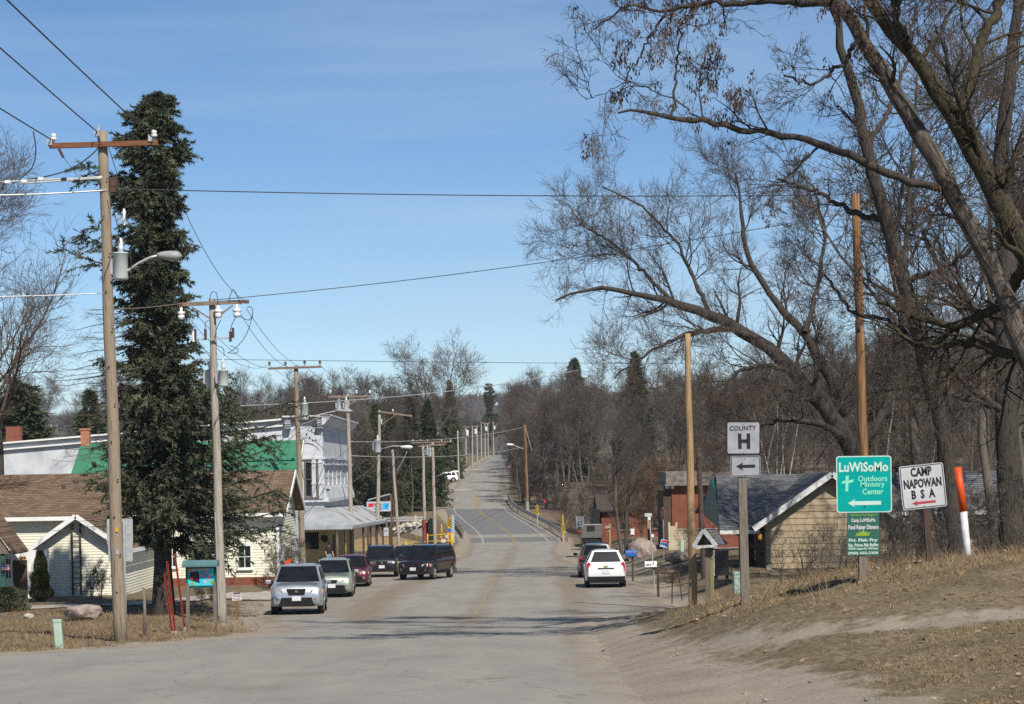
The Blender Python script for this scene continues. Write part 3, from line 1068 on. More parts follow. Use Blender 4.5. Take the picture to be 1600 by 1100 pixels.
def bare_tree(seed, H=15, trunk_r=0.2, clear=0.3, nl=(12, 7, 6, 4), spread=0.42, up=0.10, mat_b='bark_far', mat_t='twig_far', twig_r=0.010, lean=0.0, twist=0.22, forks=1):
    """prototype: returns trunk mesh and crown mesh data (local, base at origin)"""
    rng = np.random.default_rng(seed)
    K = 9
    tr = []
    rr = []
    for q in range(forks):
        a = rng.uniform(0, 2 * np.pi)
        ln = lean + (0.12 + 0.10 * rng.random() if forks > 1 else 0)
        z = np.linspace(0, 1, K)
        x = np.cos(a) * ln * H * z ** 1.3 + np.cumsum(rng.normal(size=K)) * H * 0.008
        y = np.sin(a) * ln * H * z ** 1.3 + np.cumsum(rng.normal(size=K)) * H * 0.008
        x[0] = y[0] = 0
        tr.append(np.stack([x, y, z * H * rng.uniform(0.85, 1.0) - 0.25 * (z == 0)], 1))
        rr.append(trunk_r * (0.8 if forks > 1 else 1) * np.linspace(1, 0.14, K))
    P0, R0 = np.array(tr), np.array(rr)
    R0[:, 0] *= 1.25
    P1, R1 = spawn(P0, R0, rng, nl[0], clear, 0.97, (0.5, 1.15), H * spread, 7, twist * 0.6, up, rs=0.55, shrink=0.6)
    P2, R2 = spawn(P1, R1, rng, nl[1], 0.2, 0.97, (0.4, 1.0), H * spread * 0.42, 5, twist, up * 0.8, rs=0.6, shrink=0.4)
    P3, R3 = spawn(P2, R2, rng, nl[2], 0.15, 1.0, (0.35, 0.95), H * spread * 0.19, 4, twist, up * 0.6, rs=0.65, shrink=0.3, rmin=twig_r * 1.2)
    P4, R4 = spawn(P3, R3, rng, nl[3], 0.15, 1.0, (0.3, 0.9), H * spread * 0.095, 3, twist, up * 0.4, rs=0.7, shrink=0.2, rmin=twig_r)
    tv, tf = path_mesh([(P0, R0)], [8])
    cv, cf = path_mesh([(P1, R1), (P2, R2), (P3, R3), (P4, R4)], [5, 4, 3, 3])
    return (np_mesh('trunk', tv, tf), np_mesh('crown', cv, cf), mat_b, mat_t)


def put_tree(name, proto, label, cat, loc, rot=0, scale=1.0, group=None):
    """first use of a prototype builds its parts, later uses copy them"""
    tm, cm, mb, mt = proto['data']
    if 'root' not in proto:
        r = thing(name, label, cat, loc, rot, group)
        link('trunk', tm, M[mb], r, True)
        link('crown', cm, M[mt], r)
        r.scale = (scale,) * 3 if not isinstance(scale, tuple) else scale
        proto['root'] = r
        return r
    r = dup(proto['root'], loc, rot, label, group)
    r.name = name
    r.scale = (scale,) * 3 if not isinstance(scale, tuple) else scale
    return r


def conifer_data(seed, H=15, R0=3.0, whorls=34, per=7, sub=9, needles=16, nl=0.22, nw=0.06, droop=0.25, trunk_r=0.2, prof=None, skirt=0.06, mat_b='bark_far',
                 mat_t='needle_far', env=None):
    """trunk and foliage of a spruce or pine; env(z,az) gives the reach of a branch"""
    rng = np.random.default_rng(seed)
    z = np.linspace(0, H, 12)
    trunk = np.stack([np.cumsum(rng.normal(size=12)) * 0.01 * 0, 0 * z, z], 1)[None]
    tr = trunk_r * np.linspace(1.0, 0.08, 12)[None]
    tr[0, 0] *= 1.3
    zs, azs, ls = [], [], []
    for k in range(whorls):
        f = k / (whorls - 1)
        zz = H * (skirt + (0.985 - skirt) * f)
        n = per if f < 0.85 else max(3, per - 2)
        a0 = rng.uniform(0, 2 * np.pi)
        for q in range(n):
            az = a0 + 2 * np.pi * q / n + rng.normal() * 0.25
            L = env(zz, az) if env else R0 * (prof(f) if prof else (1 - f) ** 0.85) + 0.15
            L *= rng.uniform(0.72, 1.12)
            zs.append(zz + rng.normal() * 0.12)
            azs.append(az)
            ls.append(max(L, 0.12))
    zs, azs, ls = map(np.array, (zs, azs, ls))
    n = len(zs)
    K = 6
    t = np.linspace(0, 1, K)
    up = np.interp(zs / H, [0, 0.5, 0.9, 1], [-0.25 - droop, -0.05 - droop * 0.6, 0.1, 0.6])
    rad = ls[:, None] * t
    hgt = ls[:, None] * (up[:, None] * t + 0.28 * t ** 2.5)
    wv = np.cumsum(rng.normal(size=(n, K)) * 0.05, 1) * ls[:, None]
    P1 = np.stack([np.cos(azs)[:, None] * rad - np.sin(azs)[:, None] * wv, np.sin(azs)[:, None] * rad + np.cos(azs)[:, None] * wv, zs[:, None] + hgt], -1)
    R1 = (0.012 + 0.010 * ls)[:, None] * np.linspace(1, 0.25, K)[None]
    # side sprays
    P2, R2 = spawn(P1, R1, rng, sub, 0.22, 1.0, (0.5, 1.1), 1.0, 4, 0.12, -0.06, rs=0.5, shrink=0.0, rmin=0.004)
    # scale spray lengths to their branch
    L2 = np.repeat(ls, sub)
    base = P2[:, :1]
    P2 = base + (P2 - base) * (0.10 + 0.30 * np.minimum(L2, 2.6))[:, None, None]
    P2[:, :, 2] = base[:, :, 2] + (P2[:, :, 2] - base[:, :, 2]) * 0.55 - 0.10 * np.linspace(0, 1, 4)[None] * np.minimum(L2, 2)[:, None]
    Pa = np.concatenate([P1[:, 2:][:, [0, 1, 2, 3]], P2], 0)
    m = len(Pa)
    idx = np.repeat(np.arange(m), needles)
    s = rng.uniform(0.05, 1.0, len(idx)) * 3
    k = np.minimum(s.astype(int), 2)
    fr = (s - k)[:, None]
    A, Bq = Pa[idx, k], Pa[idx, k + 1]
    p = A + (Bq - A) * fr
    T = Bq - A
    T /= np.linalg.norm(T, axis=1, keepdims=True) + 1e-9
    q = rng.normal(size=p.shape)
    q /= np.linalg.norm(q, axis=1, keepdims=True)
    d = T * 0.75 + q * 0.75 + np.array([0, 0, -0.10])
    d /= np.linalg.norm(d, axis=1, keepdims=True)
    w = np.cross(d, rng.normal(size=p.shape))
    w /= np.linalg.norm(w, axis=1, keepdims=True) + 1e-9
    ln = nl * rng.uniform(0.6, 1.3, len(p))[:, None]
    V = np.stack([p - w * nw * 0.5, p + w * nw * 0.5, p + d * ln], 1).reshape(-1, 3)
    F3 = np.arange(len(V)).reshape(-1, 3)
    bt = [tubes(trunk, tr, 9), tubes(P1, R1, 4)]
    tv, tf = stackm(bt)
    return (np_mesh('trunk', tv, tf), np_mesh('foliage', V, F3), mat_b, mat_t)


def put_conifer(name, proto, label, cat, loc, rot=0, scale=1.0, group=None):
    tm, cm, mb, mt = proto['data']
    if 'root' not in proto:
        r = thing(name, label, cat, loc, rot, group)
        link('trunk', tm, M[mb], r, True)
        link('foliage', cm, M[mt], r)
        proto['root'] = r
    else:
        r = dup(proto['root'], loc, rot, label, group)
        r.name = name
    r.scale = (scale,) * 3 if not isinstance(scale, tuple) else scale
    return r


# ---- the big spruce on the left
SP_D = 74.0
sp_base = B(256, 978, SP_D)
sp_top = U(243, 142, SP_D)
SP_H = sp_top.z - sp_base.z
rows = np.array([142, 160, 180, 215, 260, 300, 340, 390, 425, 460, 510, 560, 620, 680, 740, 790, 850, 880, 978], float)
lefts = np.array([241, 226, 196, 172, 172, 125, 118, 92, 100, 190, 196, 186, 180, 176, 178, 196, 222, 240, 250], float)
rights = np.array([249, 266, 290, 312, 308, 292, 275, 296, 292, 286, 296, 318, 342, 372, 405, 446, 436, 330, 268], float)
sp_s = F / SP_D
zrow = -(rows - 733 + (243 - 800) * SA * 1.0) / sp_s - sp_base.z
axis = 256 - (978 - rows) * (256 - 243) / (978 - 142)
lreach = (axis - lefts) / sp_s
rreach = (rights - axis) / sp_s


def sp_env(z, az):
    if z < 0.6 * SP_H: z = max(z - 0.7, 1.9)
    c = math.cos(az)
    l = np.interp(z, zrow[::-1], lreach[::-1])
    r = np.interp(z, zrow[::-1], rreach[::-1])
    side = (l * (1 - c) + r * (1 + c)) / 2
    mean = 0.5 * (l + r) * 0.9
    w = abs(c) ** 0.7
    lump = 0.80 + 0.30 * math.sin(z * 2.6 + az * 1.5) * math.sin(z * 1.1 + 2 * az) + random.uniform(-0.55, 0.18)
    return max(0.12, (side * w + mean * (1 - w)) * lump * (1.0 + 0.5 * max(0.0, min(1.0, (0.6 * SP_H - z) / (0.25 * SP_H)))))


def big_spruce():
    tm, cm, a, b = conifer_data(11, SP_H, whorls=58, per=9, sub=18, needles=30, nl=0.16, nw=0.05, droop=0.22, trunk_r=0.33, skirt=0.145, env=sp_env)
    r = thing('spruce_tree', 'tall dark spruce with ragged crown leaning branches over the roadside sign stakes', 'spruce', sp_base, 0)
    link('trunk', tm, M['bark'], r, True)
    link('foliage', cm, M['needle'], r)
    # bare dead limbs on the lower left
    rng = np.random.default_rng(3)
    n = 60
    z0 = rng.uniform(SP_H * 0.15, SP_H * 0.60, n)
    P = np.empty((n, 8, 3))
    az = np.where(rng.random(n) < 0.72, rng.normal(np.pi, 0.5, n), rng.uniform(0, 2 * np.pi, n))
    L = rng.uniform(1.8, 3.9, n) * np.where(np.cos(az) < -0.3, 1.0, 0.65)
    t = np.linspace(0, 1, 8)
    P[..., 0] = np.cos(az)[:, None] * L[:, None] * t
    P[..., 1] = np.sin(az)[:, None] * L[:, None] * t
    P[..., 2] = z0[:, None] - L[:, None] * (0.22 * t) + rng.normal(size=(n, 8)) * 0.03 + 0.1 * (t ** 2)[None] * L[:, None]
    Rr = (rng.uniform(0.018, 0.032, n))[:, None] * np.linspace(1, 0.25, 8)[None]
    P2, R2 = spawn(P, Rr, rng, 11, 0.2, 1.0, (0.4, 0.9), 0.75, 4, 0.15, -0.05, rs=0.5, rmin=0.004)
    P3, R3 = spawn(P2, R2, rng, 4, 0.2, 1.0, (0.4, 0.9), 0.25, 3, 0.15, -0.05, rs=0.6, rmin=0.003)
    v, f = path_mesh([(P, Rr), (P2, R2), (P3, R3)], [4, 3, 3])
    link('dead_branches', np_mesh('dead_branches', v, f), mk('grey dead spruce limbs', (0.12, 0.105, 0.09), (0.07, 0.06, 0.05), rough=0.95), r)


big_spruce()

# ---- prototypes for the woods
BT = [dict(data=bare_tree(s, H=15, trunk_r=r, clear=c, nl=nl, spread=sp, up=u, forks=fk)) for s, r, c, nl, sp, u, fk in [
    (21, 0.17, 0.30, (15, 8, 6, 4), 0.36, 0.14, 1), (22, 0.20, 0.38, (15, 8, 6, 4), 0.40, 0.10, 1), (23, 0.15, 0.22, (17, 8, 6, 4), 0.30, 0.18, 1),
    (24, 0.18, 0.30, (8, 8, 6, 4), 0.40, 0.12, 2), (25, 0.16, 0.18, (7, 8, 6, 4), 0.34, 0.14, 3), (26, 0.13, 0.45, (14, 7, 6, 4), 0.30, 0.16, 1)]]
SHRUB = [dict(data=bare_tree(s, H=3, trunk_r=0.03, clear=0.06, nl=(6, 6, 5, 2), spread=0.40, up=0.10, forks=6, twig_r=0.006, mat_b='twig_far', mat_t='twig_far')) for s in (31, 32)]
THIN = [dict(data=bare_tree(s, H=3, trunk_r=0.022, clear=0.1, nl=(4, 4, 3, 2), spread=0.42, up=0.10, forks=4, twig_r=0.005, mat_b='twig_far', mat_t='twig_far')) for s in (35, 36)]
SHRUB_RED = dict(data=bare_tree(33, H=4, trunk_r=0.03, clear=0.06, nl=(6, 7, 5, 2), spread=0.40, up=0.12, forks=7, twig_r=0.007, mat_b='twig_red', mat_t='twig_red'))
BIRCH = dict(data=bare_tree(34, H=11, trunk_r=0.075, clear=0.4, nl=(10, 5, 4, 3), spread=0.26, up=0.16, forks=3, mat_b='birch', mat_t='twig_far'))
SPR = [dict(data=conifer_data(s, 15, r, whorls=30, per=7, sub=9, needles=9, nl=0.50, nw=0.17, trunk_r=0.18, skirt=sk, prof=pf)) for s, r, sk, pf in [
    (41, 3.2, 0.05, lambda f: (1 - f) ** 0.8), (42, 2.7, 0.06, lambda f: (1 - f) ** 0.6 * 0.95), (43, 3.4, 0.04, lambda f: (1 - f) ** 1.0)]]
PINE = dict(data=conifer_data(44, 16, 4.2, whorls=15, per=5, sub=12, needles=12, nl=0.55, nw=0.16, droop=-0.15, trunk_r=0.25, skirt=0.30,
                              prof=lambda f: 0.55 + 0.5 * math.sin(f * 9.0) * (1 - f) - 0.45 * f, mat_t='needle_pine'))

rng = np.random.default_rng(77)


def free(x, y):
    """not on the road, in buildings or in the creek mouth"""
    return not (le(y) - 3.0 < x < re(y) + 3.0)


def gz(x, y):
    return float(g(x, y))


# the forest on the right of the road
WOODS = [('slender bare tree in the brown wood right of the bridge', 'bare trees of the wood right of the road'),
         ('broad bare tree in the brown wood right of the bridge', 'bare trees of the wood right of the road'),
         ('dense bare tree in the brown wood right of the bridge', 'bare trees of the wood right of the road'),
         ('two stemmed bare tree in the brown wood right of the bridge', 'bare trees of the wood right of the road'),
         ('many stemmed bare tree in the brown wood right of the bridge', 'bare trees of the wood right of the road'),
         ('high crowned bare tree in the brown wood right of the bridge', 'bare trees of the wood right of the road')]
cnt = 0
spots = []
for yy, step, n, hmin, hmax in [(212, 9, 10, 8, 12), (228, 10, 12, 9, 14), (246, 10, 13, 10, 15), (268, 10, 14, 11, 16), (292, 10, 15, 12, 17), (320, 10, 15, 12, 17),
                                (352, 12, 15, 12, 18), (395, 12, 14, 13, 18), (450, 14, 13, 13, 18), (520, 15, 12, 14, 18), (600, 15, 10, 14, 18)]:
    x0 = float(re(yy)) + 5.0
    x1 = yy * 0.262 + 4
    for k in range(n):
        x = x0 + (x1 - x0) * (k + rng.uniform(0.1, 0.9)) / n
        y = yy + rng.uniform(-step, step)
        x = max(x, float(re(y)) + 3.5)
        spots.append((x, y, rng.uniform(hmin, hmax)))
for yy in np.arange(262, 640, 7):
    spots.append((float(re(yy)) + rng.uniform(2.0, 5.0), yy, rng.uniform(10, 16)))
for (x, y, h) in spots:
    if 8 < x < 30 and y < 214: continue
    i = int(rng.integers(0, 6))
    wl_ = WOODS[i][0].replace('in the brown wood right of the bridge', 'at the near edge of the wood right of the bridge' if y < 245 else 'in the middle of the wood right of the road' if y < 330 else 'deep in the wood right of the hill road')
    put_tree('bare_tree', BT[i], wl_, 'tree', (x, y, gz(x, y) - 0.1), rng.uniform(0, 6.28), h / 15, WOODS[i][1])
# nearer trees behind the houses on the right
for px, d, h, i in [(985, 196, 9, 5), (1010, 200, 10, 2), (1060, 190, 11, 0), (1110, 186, 13, 1), (1150, 175, 12, 3), (1190, 160, 12, 2), (1230, 150, 13, 4), (1275, 165, 14, 0),
                    (1320, 150, 14, 1), (1365, 140, 13, 2), (1400, 160, 15, 3), (1440, 130, 13, 4), (1480, 150, 15, 5), (1520, 135, 14, 0), (1560, 120, 13, 1), (1600, 140, 15, 2),
                    (1640, 125, 14, 3), (1430, 190, 15, 2), (1350, 200, 15, 0), (1530, 195, 16, 1), (1250, 205, 14, 5), (1180, 210, 13, 4)]:
    x = (px - 800) / F * d
    put_tree('bare_tree', BT[i], ['slender', 'broad', 'dense', 'two stemmed', 'many stemmed', 'high crowned'][i] + ' bare tree standing behind the tan house and brick building', 'tree',
             (x, d, gz(x, d) - 0.1), rng.uniform(0, 6.28), h / 15, 'bare trees behind the tan house')
for px, d, h in [(1205, 130, 10), (1180, 128, 9), (1372, 112, 9), (1225, 138, 11), (1445, 170, 12)]:
    x = (px - 800) / F * d
    put_tree('birch_tree', BIRCH, 'thin white barked birch among the brown trees right of the road', 'birch', (x, d, gz(x, d) - 0.1), rng.uniform(0, 6.28), h / 11, 'white birches')
# woods left of the road, beyond the conifers and behind the store
for yy, n, x0, x1, hmin, hmax in [(300, 6, -34, -16, 13, 16), (345, 9, -60, -14, 12, 16), (400, 10, -90, -14, 12, 17), (470, 10, -110, -14, 13, 17), (560, 12, -130, -14, 13, 17),
                                  (640, 8, -60, -12, 12, 16), (660, 8, -8, 60, 12, 16)]:
    for k in range(n):
        x = x0 + (x1 - x0) * (k + rng.uniform(0.1, 0.9)) / n
        y = yy + rng.uniform(-18, 18)
        x = x if not (le(y) - 5 < x < re(y) + 5) else float(le(y)) - 7
        i = int(rng.integers(0, 6))
        put_tree('bare_tree', BT[i], ['slender', 'broad', 'dense', 'two stemmed', 'many stemmed', 'high crowned'][i] + ' bare tree in the wood left of the far road', 'tree',
                 (x, y, gz(x, y) - 0.1), rng.uniform(0, 6.28), rng.uniform(hmin, hmax) / 15, 'bare trees of the wood left of the road')
# trees on the skyline behind the white store
for px, row, d, i, lab in [(380, 606, 300, 0, 'small round bare tree on the skyline above the store cornice'), (430, 590, 300, 3, 'crooked bare tree on the skyline behind the second crossarm'),
                           (497, 588, 300, 4, 'wispy bare tree on the skyline left of the small lamp'), (470, 600, 310, 1, 'low bare tree on the skyline behind the store roof'),
                           (524, 612, 305, 2, 'dense low bare tree on the skyline above the store corner')]:
    p = U(px, row, d)
    z = gz(p.x, p.y)
    put_tree('bare_tree', BT[i], lab, 'tree', (p.x, d, z), i * 1.3, (p.z - z) / 15)
for k in range(26):
    px = rng.uniform(-60, 560)
    d = rng.uniform(200, 290)
    x = (px - 800) / F * d
    i = int(rng.integers(0, 6))
    h = -gz(x, d) + (733 + 10 - rng.uniform(640, 668)) / F * d
    put_tree('bare_tree', BT[i], ['slender', 'broad', 'dense', 'two stemmed', 'many stemmed', 'high crowned'][i] + ' bare tree in the low wood behind the store and houses', 'tree',
             (x, d, gz(x, d) - 0.1), rng.uniform(0, 6.28), max(h, 6) / 15, 'bare trees behind the store')
# tall round elm above the conifers
p = U(672, 557, 276)
z = gz(p.x, 276)
EL = dict(data=bare_tree(52, H=15, trunk_r=0.26, clear=0.42, nl=(14, 9, 6, 4), spread=0.40, up=0.05, forks=2, mat_b='bark_far', mat_t='twig_far'))
put_tree('elm_tree', EL, 'tall bare round headed tree rising above the conifers left of the bridge', 'tree', (p.x, 276, z - 0.1), 0.6, (p.z - z) / 14.2)
for px, row, i in ((640, 665, 5), (612, 680, 2)):
    p = U(px, row, 246)
    z = gz(p.x, 246)
    put_tree('bare_tree', BT[i], 'thin bare tree standing in front of the conifers left of the bridge', 'tree', (p.x, 246, z - 0.1), i, (p.z - z) / 15, 'bare trees before the conifers')
# conifers left of the bridge
for px, row, d, i, lab in [(585, 634, 262, 0, 'dark spruce nearest the store at the left end of the conifer group'), (612, 648, 258, 1, 'narrow spruce behind the lamp transformer pole'),
                           (640, 622, 275, 2, 'spruce behind the bent pole in the middle of the conifer group'), (668, 628, 270, 0, 'spruce behind the twin poles by the bridge'),
                           (702, 597, 352, 3, 'tallest spruce of the conifer group left of the bridge'), (676, 655, 300, 3, 'slim spruce at the foot of the tallest spruce'),
                           (566, 655, 255, 1, 'spruce half hidden by the store awning'), (600, 690, 250, 2, 'low spruce behind the red white and blue sign'),
                           (655, 690, 262, 0, 'low spruce behind the bare pole by the creek')]:
    p = U(px, row, d)
    z = gz(p.x, d)
    hs_ = (p.z - z) / 15
    put_conifer('spruce_tree', SPR[i % 3], lab, 'spruce', (p.x, d, z - 0.1), i * 0.9 + d, (hs_ * (0.72 if i == 3 else 0.95),) * 2 + (hs_,), 'conifers left of the bridge')
p = U(764, 602, 640)
z = gz(p.x, 640)
put_conifer('pine_tree', PINE, 'tall pine with layered crown at the left of the hill road top', 'pine', (p.x, 640, z), 0.4, (p.z - z) / 16)
for px, row, d, i, lab in [(897, 563, 330, 0, 'pointed spruce top rising from the wood right of the lamp pole'), (992, 552, 300, 2, 'broad dark spruce rising from the wood under the arching limb'),
                           (1385, 528, 150, 1, 'dark conifer behind the orange pole and dark trunk')]:
    p = U(px, row, d)
    z = gz(p.x, d)
    put_conifer('spruce_tree', SPR[i], lab, 'spruce', (p.x, d, z - 0.1), i + 0.5, (p.z - z) / 15)
for px, row, d, sc, lab in [(28, 600, 175, 1, 'dark round topped pine behind the house at the left edge'), (140, 612, 190, 1, 'dark spruce behind the white store wall and first pole'),
                            (215, 640, 200, 1, 'low dark spruce hidden behind the big roadside spruce')]:
    p = U(px, row, d)
    z = gz(p.x, d)
    put_conifer('spruce_tree', SPR[2 if px > 50 else 1], lab, 'spruce', (p.x, d, z - 0.1), px * 0.1, ((p.z - z) / 15 * (1.9 if px < 50 else 1.2),) * 2 + ((p.z - z) / 15,))

# big bare maple at the left edge
LM = dict(data=bare_tree(61, H=16, trunk_r=0.30, clear=0.24, nl=(13, 9, 7, 5), spread=0.46, up=0.09, forks=2, mat_b='bark', mat_t='twig', twig_r=0.007))
p = U(-8, 330, 102)
z = gz(p.x, 102)
put_tree('maple_tree', LM, 'large bare spreading tree at the left edge behind the brown roof', 'tree', (p.x, 102, z - 0.1), 2.2, (p.z - z) / 16)
p = U(60, 560, 93)
put_tree('bare_tree', BT[4], 'thin bare tree standing in front of the brown roof at the left edge', 'tree', (p.x - 3.4, 92, gz(p.x - 3.4, 92)), 0.9, 0.62)


# ---- the large trees at the upper right, limb by limb
def limb_tree(name, label, limbs, dist, seed, mat_b, twigs, mat_t='twig', seeds=0, gens=(10, 7, 5, 4), L=(3.0, 1.2, 0.5, 0.25), extra=None, thin=1.0, up=0.05, twig_r=0.0045):
    rng = np.random.default_rng(seed)
    base = limbs[0][0]
    b = U(base[0], base[1], dist)
    b.z = gz(b.x, dist) - 0.15
    root = thing(name, label, 'tree', b)
    Ps, Rs = [], []
    for k, l in enumerate(limbs):
        pts, rad = [], []
        for (px, row, rpx, *dd) in l:
            d = dist + (dd[0] if dd else 0)
            pts.append(np.array(U(px, row, d)))
            rad.append(rpx * thin / F * d)
        if k == 0: pts[0][2] = b.z
        P, Rr = smooth_path(pts, rad, 30, rng, 0.03)
        Rr = Rr * (1 + 0.07 * rng.normal(size=Rr.shape))
        P = P - np.array(b)
        Ps.append(P)
        Rs.append(Rr)
    nt = 1
    tv, tf = path_mesh(list(zip(Ps[:nt], Rs[:nt])), [12] * nt)
    link('trunk', np_mesh('trunk', tv, tf), M[mat_b], root, True)
    for P, Rr in zip(Ps[nt:], Rs[nt:]):
        lv, lf = tubes(P, Rr, 9)
        link('limb', np_mesh('limb', lv, lf), M['bark' if mat_b == 'bark_pale' else mat_b], root, True)
    A, Ra = np.concatenate(Ps), np.concatenate(Rs)
    lev = []
    P1, R1 = spawn(A, Ra, rng, gens[0], 0.25, 1.0, (0.5, 1.2), L[0], 8, 0.16, up, rs=0.36, shrink=0.35, rmin=0.008)
    P2, R2 = spawn(P1, R1, rng, gens[1], 0.15, 1.0, (0.4, 1.0), L[1], 6, 0.20, up, rs=0.55, shrink=0.3, rmin=0.006)
    P3, R3 = spawn(P2, R2, rng, gens[2], 0.15, 1.0, (0.4, 1.0), L[2], 4, 0.22, up, rs=0.65, shrink=0.3, rmin=twig_r * 1.2)
    P4, R4 = spawn(P3, R3, rng, gens[3], 0.15, 1.0, (0.4, 1.0), L[3], 3, 0.2, up, rs=0.7, shrink=0.2, rmin=twig_r)
    v, f = path_mesh([(P1, R1), (P2, R2)], [6, 4])
    tag(link('branches', np_mesh('branches', v, f), M[mat_b if mat_b != 'bark_pale' else 'bark'], root, True), kind='stuff')
    v, f = path_mesh([(P3, R3), (P4, R4)], [3, 3])
    tag(link('twigs', np_mesh('twigs', v, f), M[mat_t], root), kind='stuff')
    if seeds:
        tips = P3[rng.random(len(P3)) < seeds][:, -1]
        w = np.sin(tips[:, 0] * 1.1 + 2) * np.sin(tips[:, 2] * 1.3 + tips[:, 1] * 0.7)
        tips = tips[w > 0.05]
        K = 14
        n = len(tips) * K
        c = np.repeat(tips, K, 0) + rng.normal(size=(n, 3)) * np.array([0.05, 0.05, 0.06]) - np.array([0, 0, 0.05])
        d = np.stack([rng.normal(size=n) * 0.25, rng.normal(size=n) * 0.25, -np.ones(n)], 1)
        d /= np.linalg.norm(d, axis=1, keepdims=True)
        wv = np.cross(d, rng.normal(size=(n, 3)))
        wv /= np.linalg.norm(wv, axis=1, keepdims=True)
        ln = rng.uniform(0.06, 0.12, n)[:, None]
        ww = wv * 0.017
        V = np.stack([c, c + d * ln * 0.6 + ww, c + d * ln, c + d * ln * 0.6 - ww], 1).reshape(-1, 3)
        tag(link('seed_clusters', np_mesh('seed_clusters', V, np.arange(len(V)).reshape(-1, 4)), M['leaf_dry'], root), kind='stuff')
    return root


limb_tree('leaning_tree', 'big pale ridged trunk leaning left across the upper right corner', [
    [(1760, 1000, 27), (1720, 860, 26), (1668, 700, 24), (1600, 545, 22), (1545, 405, 20), (1480, 285, 18.5), (1420, 170, 16.5), (1350, 65, 14.5), (1305, -10, 12.5), (1265, -90, 10), (1235, -190, 7)],
    [(1470, 295, 9), (1400, 276, 8.6, -0.4), (1330, 243, 8, -0.9), (1240, 212, 7.2, -1.4), (1170, 205, 6.5, -1.8), (1100, 188, 6, -2.2), (1045, 186, 5.5, -2.4), (1008, 170, 3.6, -2.5), (965, 178, 2.2, -2.6)],
    [(1300, 5, 9), (1230, 2, 7.5, 0.6), (1150, 6, 6, 1.0), (1090, 4, 5, 1.2), (1040, 18, 3.6, 1.3), (985, 5, 2.4, 1.4), (930, 45, 1.4, 1.4)],
    [(1048, 186, 3, -2.4), (1055, 120, 2.4, -2.3), (1064, 50, 1.8, -2.2), (1080, 0, 1.2, -2.1)],
    [(1040, 18, 3, 1.3), (1010, 70, 2.2, 1.3), (985, 110, 1.5, 1.3), (965, 150, 0.9, 1.3)],
    [(1100, 188, 2, -2.2), (1040, 150, 1.4, -2.0), (985, 125, 1.0, -1.9), (915, 158, 0.7, -1.9)],
    [(1345, 60, 5), (1320, 95, 4, -1), (1280, 130, 3, -1.6), (1225, 120, 2, -2)],
    [(1280, -60, 10), (1180, -150, 9, 1), (1060, -210, 7, 2), (930, -240, 5, 2), (800, -300, 3, 2)],
    [(1250, -140, 9), (1240, -280, 8, -1), (1150, -420, 6, -2), (1020, -520, 4, -2), (880, -560, 3, -3)],
    [(1265, -90, 9), (1400, -230, 8, 2), (1480, -360, 6, 3), (1430, -520, 4, 3)],
], 44.0, 71, 'bark_pale', 1, seeds=0.5, gens=(7, 6, 4, 3), L=(1.5, 0.7, 0.32, 0.16), thin=0.76, up=0.04, twig_r=0.004)

limb_tree('unseen_tree', 'unseen bare tree beside the leaning trunk that shadows the road', [
    [(1780, 1000, 24), (1760, 700, 22), (1740, 400, 19), (1700, 100, 16), (1640, -150, 12), (1560, -380, 7)],
    [(1690, 60, 10), (1560, -110, 9, -2), (1380, -200, 8, -3), (1180, -230, 6, -4), (980, -260, 4, -5)],
    [(1660, -100, 10), (1500, -300, 8, 2), (1320, -400, 7, 3), (1120, -430, 5, 4), (900, -470, 3, 5)],
    [(1690, 30, 9), (1600, -130, 8, 3), (1450, -260, 7, 5), (1300, -300, 5, 7), (1150, -360, 3, 8)],
], 43.0, 79, 'bark', 1, gens=(18, 10, 6, 3), L=(2.6, 1.2, 0.6, 0.3), up=0.02, twig_r=0.011)  # stands out of view; limbs and thick twigs shaped to shadow the road

limb_tree('mossy_tree', 'huge dark mossy trunk at the upper right edge behind the leaning trunk', [
    [(1720, 900, 32), (1690, 700, 29), (1655, 520, 26), (1610, 400, 24), (1560, 315, 21), (1528, 245, 19), (1480, 165, 16), (1425, 80, 14), (1375, 25, 12), (1330, -30, 10), (1290, -110, 7)],
    [(1500, 205, 12), (1512, 140, 11, 0.5), (1535, 60, 9.5, 0.9), (1570, -10, 8, 1.2), (1610, -90, 5, 1.5)],
    [(1610, 400, 12), (1570, 470, 10, 1), (1500, 510, 8, 1.6), (1440, 500, 6, 2), (1370, 470, 4, 2.2)],
    [(1655, 560, 13), (1600, 560, 11, 1), (1520, 535, 8, 1.6), (1450, 545, 5, 2), (1385, 505, 3.5, 2)],
    [(1425, 80, 7), (1400, 30, 6, -1), (1400, -40, 5, -1.5)],
], 50.0, 72, 'bark_moss', 1, thin=0.85, seeds=0.18, gens=(9, 7, 5, 4), L=(3.0, 1.25, 0.55, 0.25), up=0.03, twig_r=0.0045)

limb_tree('dark_tree', 'slim dark trunk rising behind the two camp signs', [
    [(1500, 880, 17), (1488, 780, 16), (1470, 650, 15), (1440, 545, 14), (1412, 440, 13), (1385, 345, 11.5), (1352, 235, 10), (1338, 150, 8.5), (1310, 60, 7), (1295, -30, 5)],
    [(1385, 345, 6), (1330, 330, 4.6, 1), (1280, 300, 3.4, 1.5), (1215, 280, 2.2, 2)],
    [(1412, 440, 6), (1470, 420, 4.6, -1), (1530, 380, 3.4, -1.5), (1590, 330, 2.4, -2)],
    [(1352, 235, 5), (1390, 170, 4, 1), (1420, 90, 3, 1.6), (1430, 10, 2, 2)],
    [(1440, 545, 5), (1390, 500, 4, 1), (1330, 490, 3, 1.6), (1290, 430, 2, 2)],
], 58.0, 73, 'bark', 1, thin=0.9, seeds=0.12, gens=(8, 6, 5, 4), L=(2.4, 1.1, 0.55, 0.28), up=0.05, twig_r=0.005)

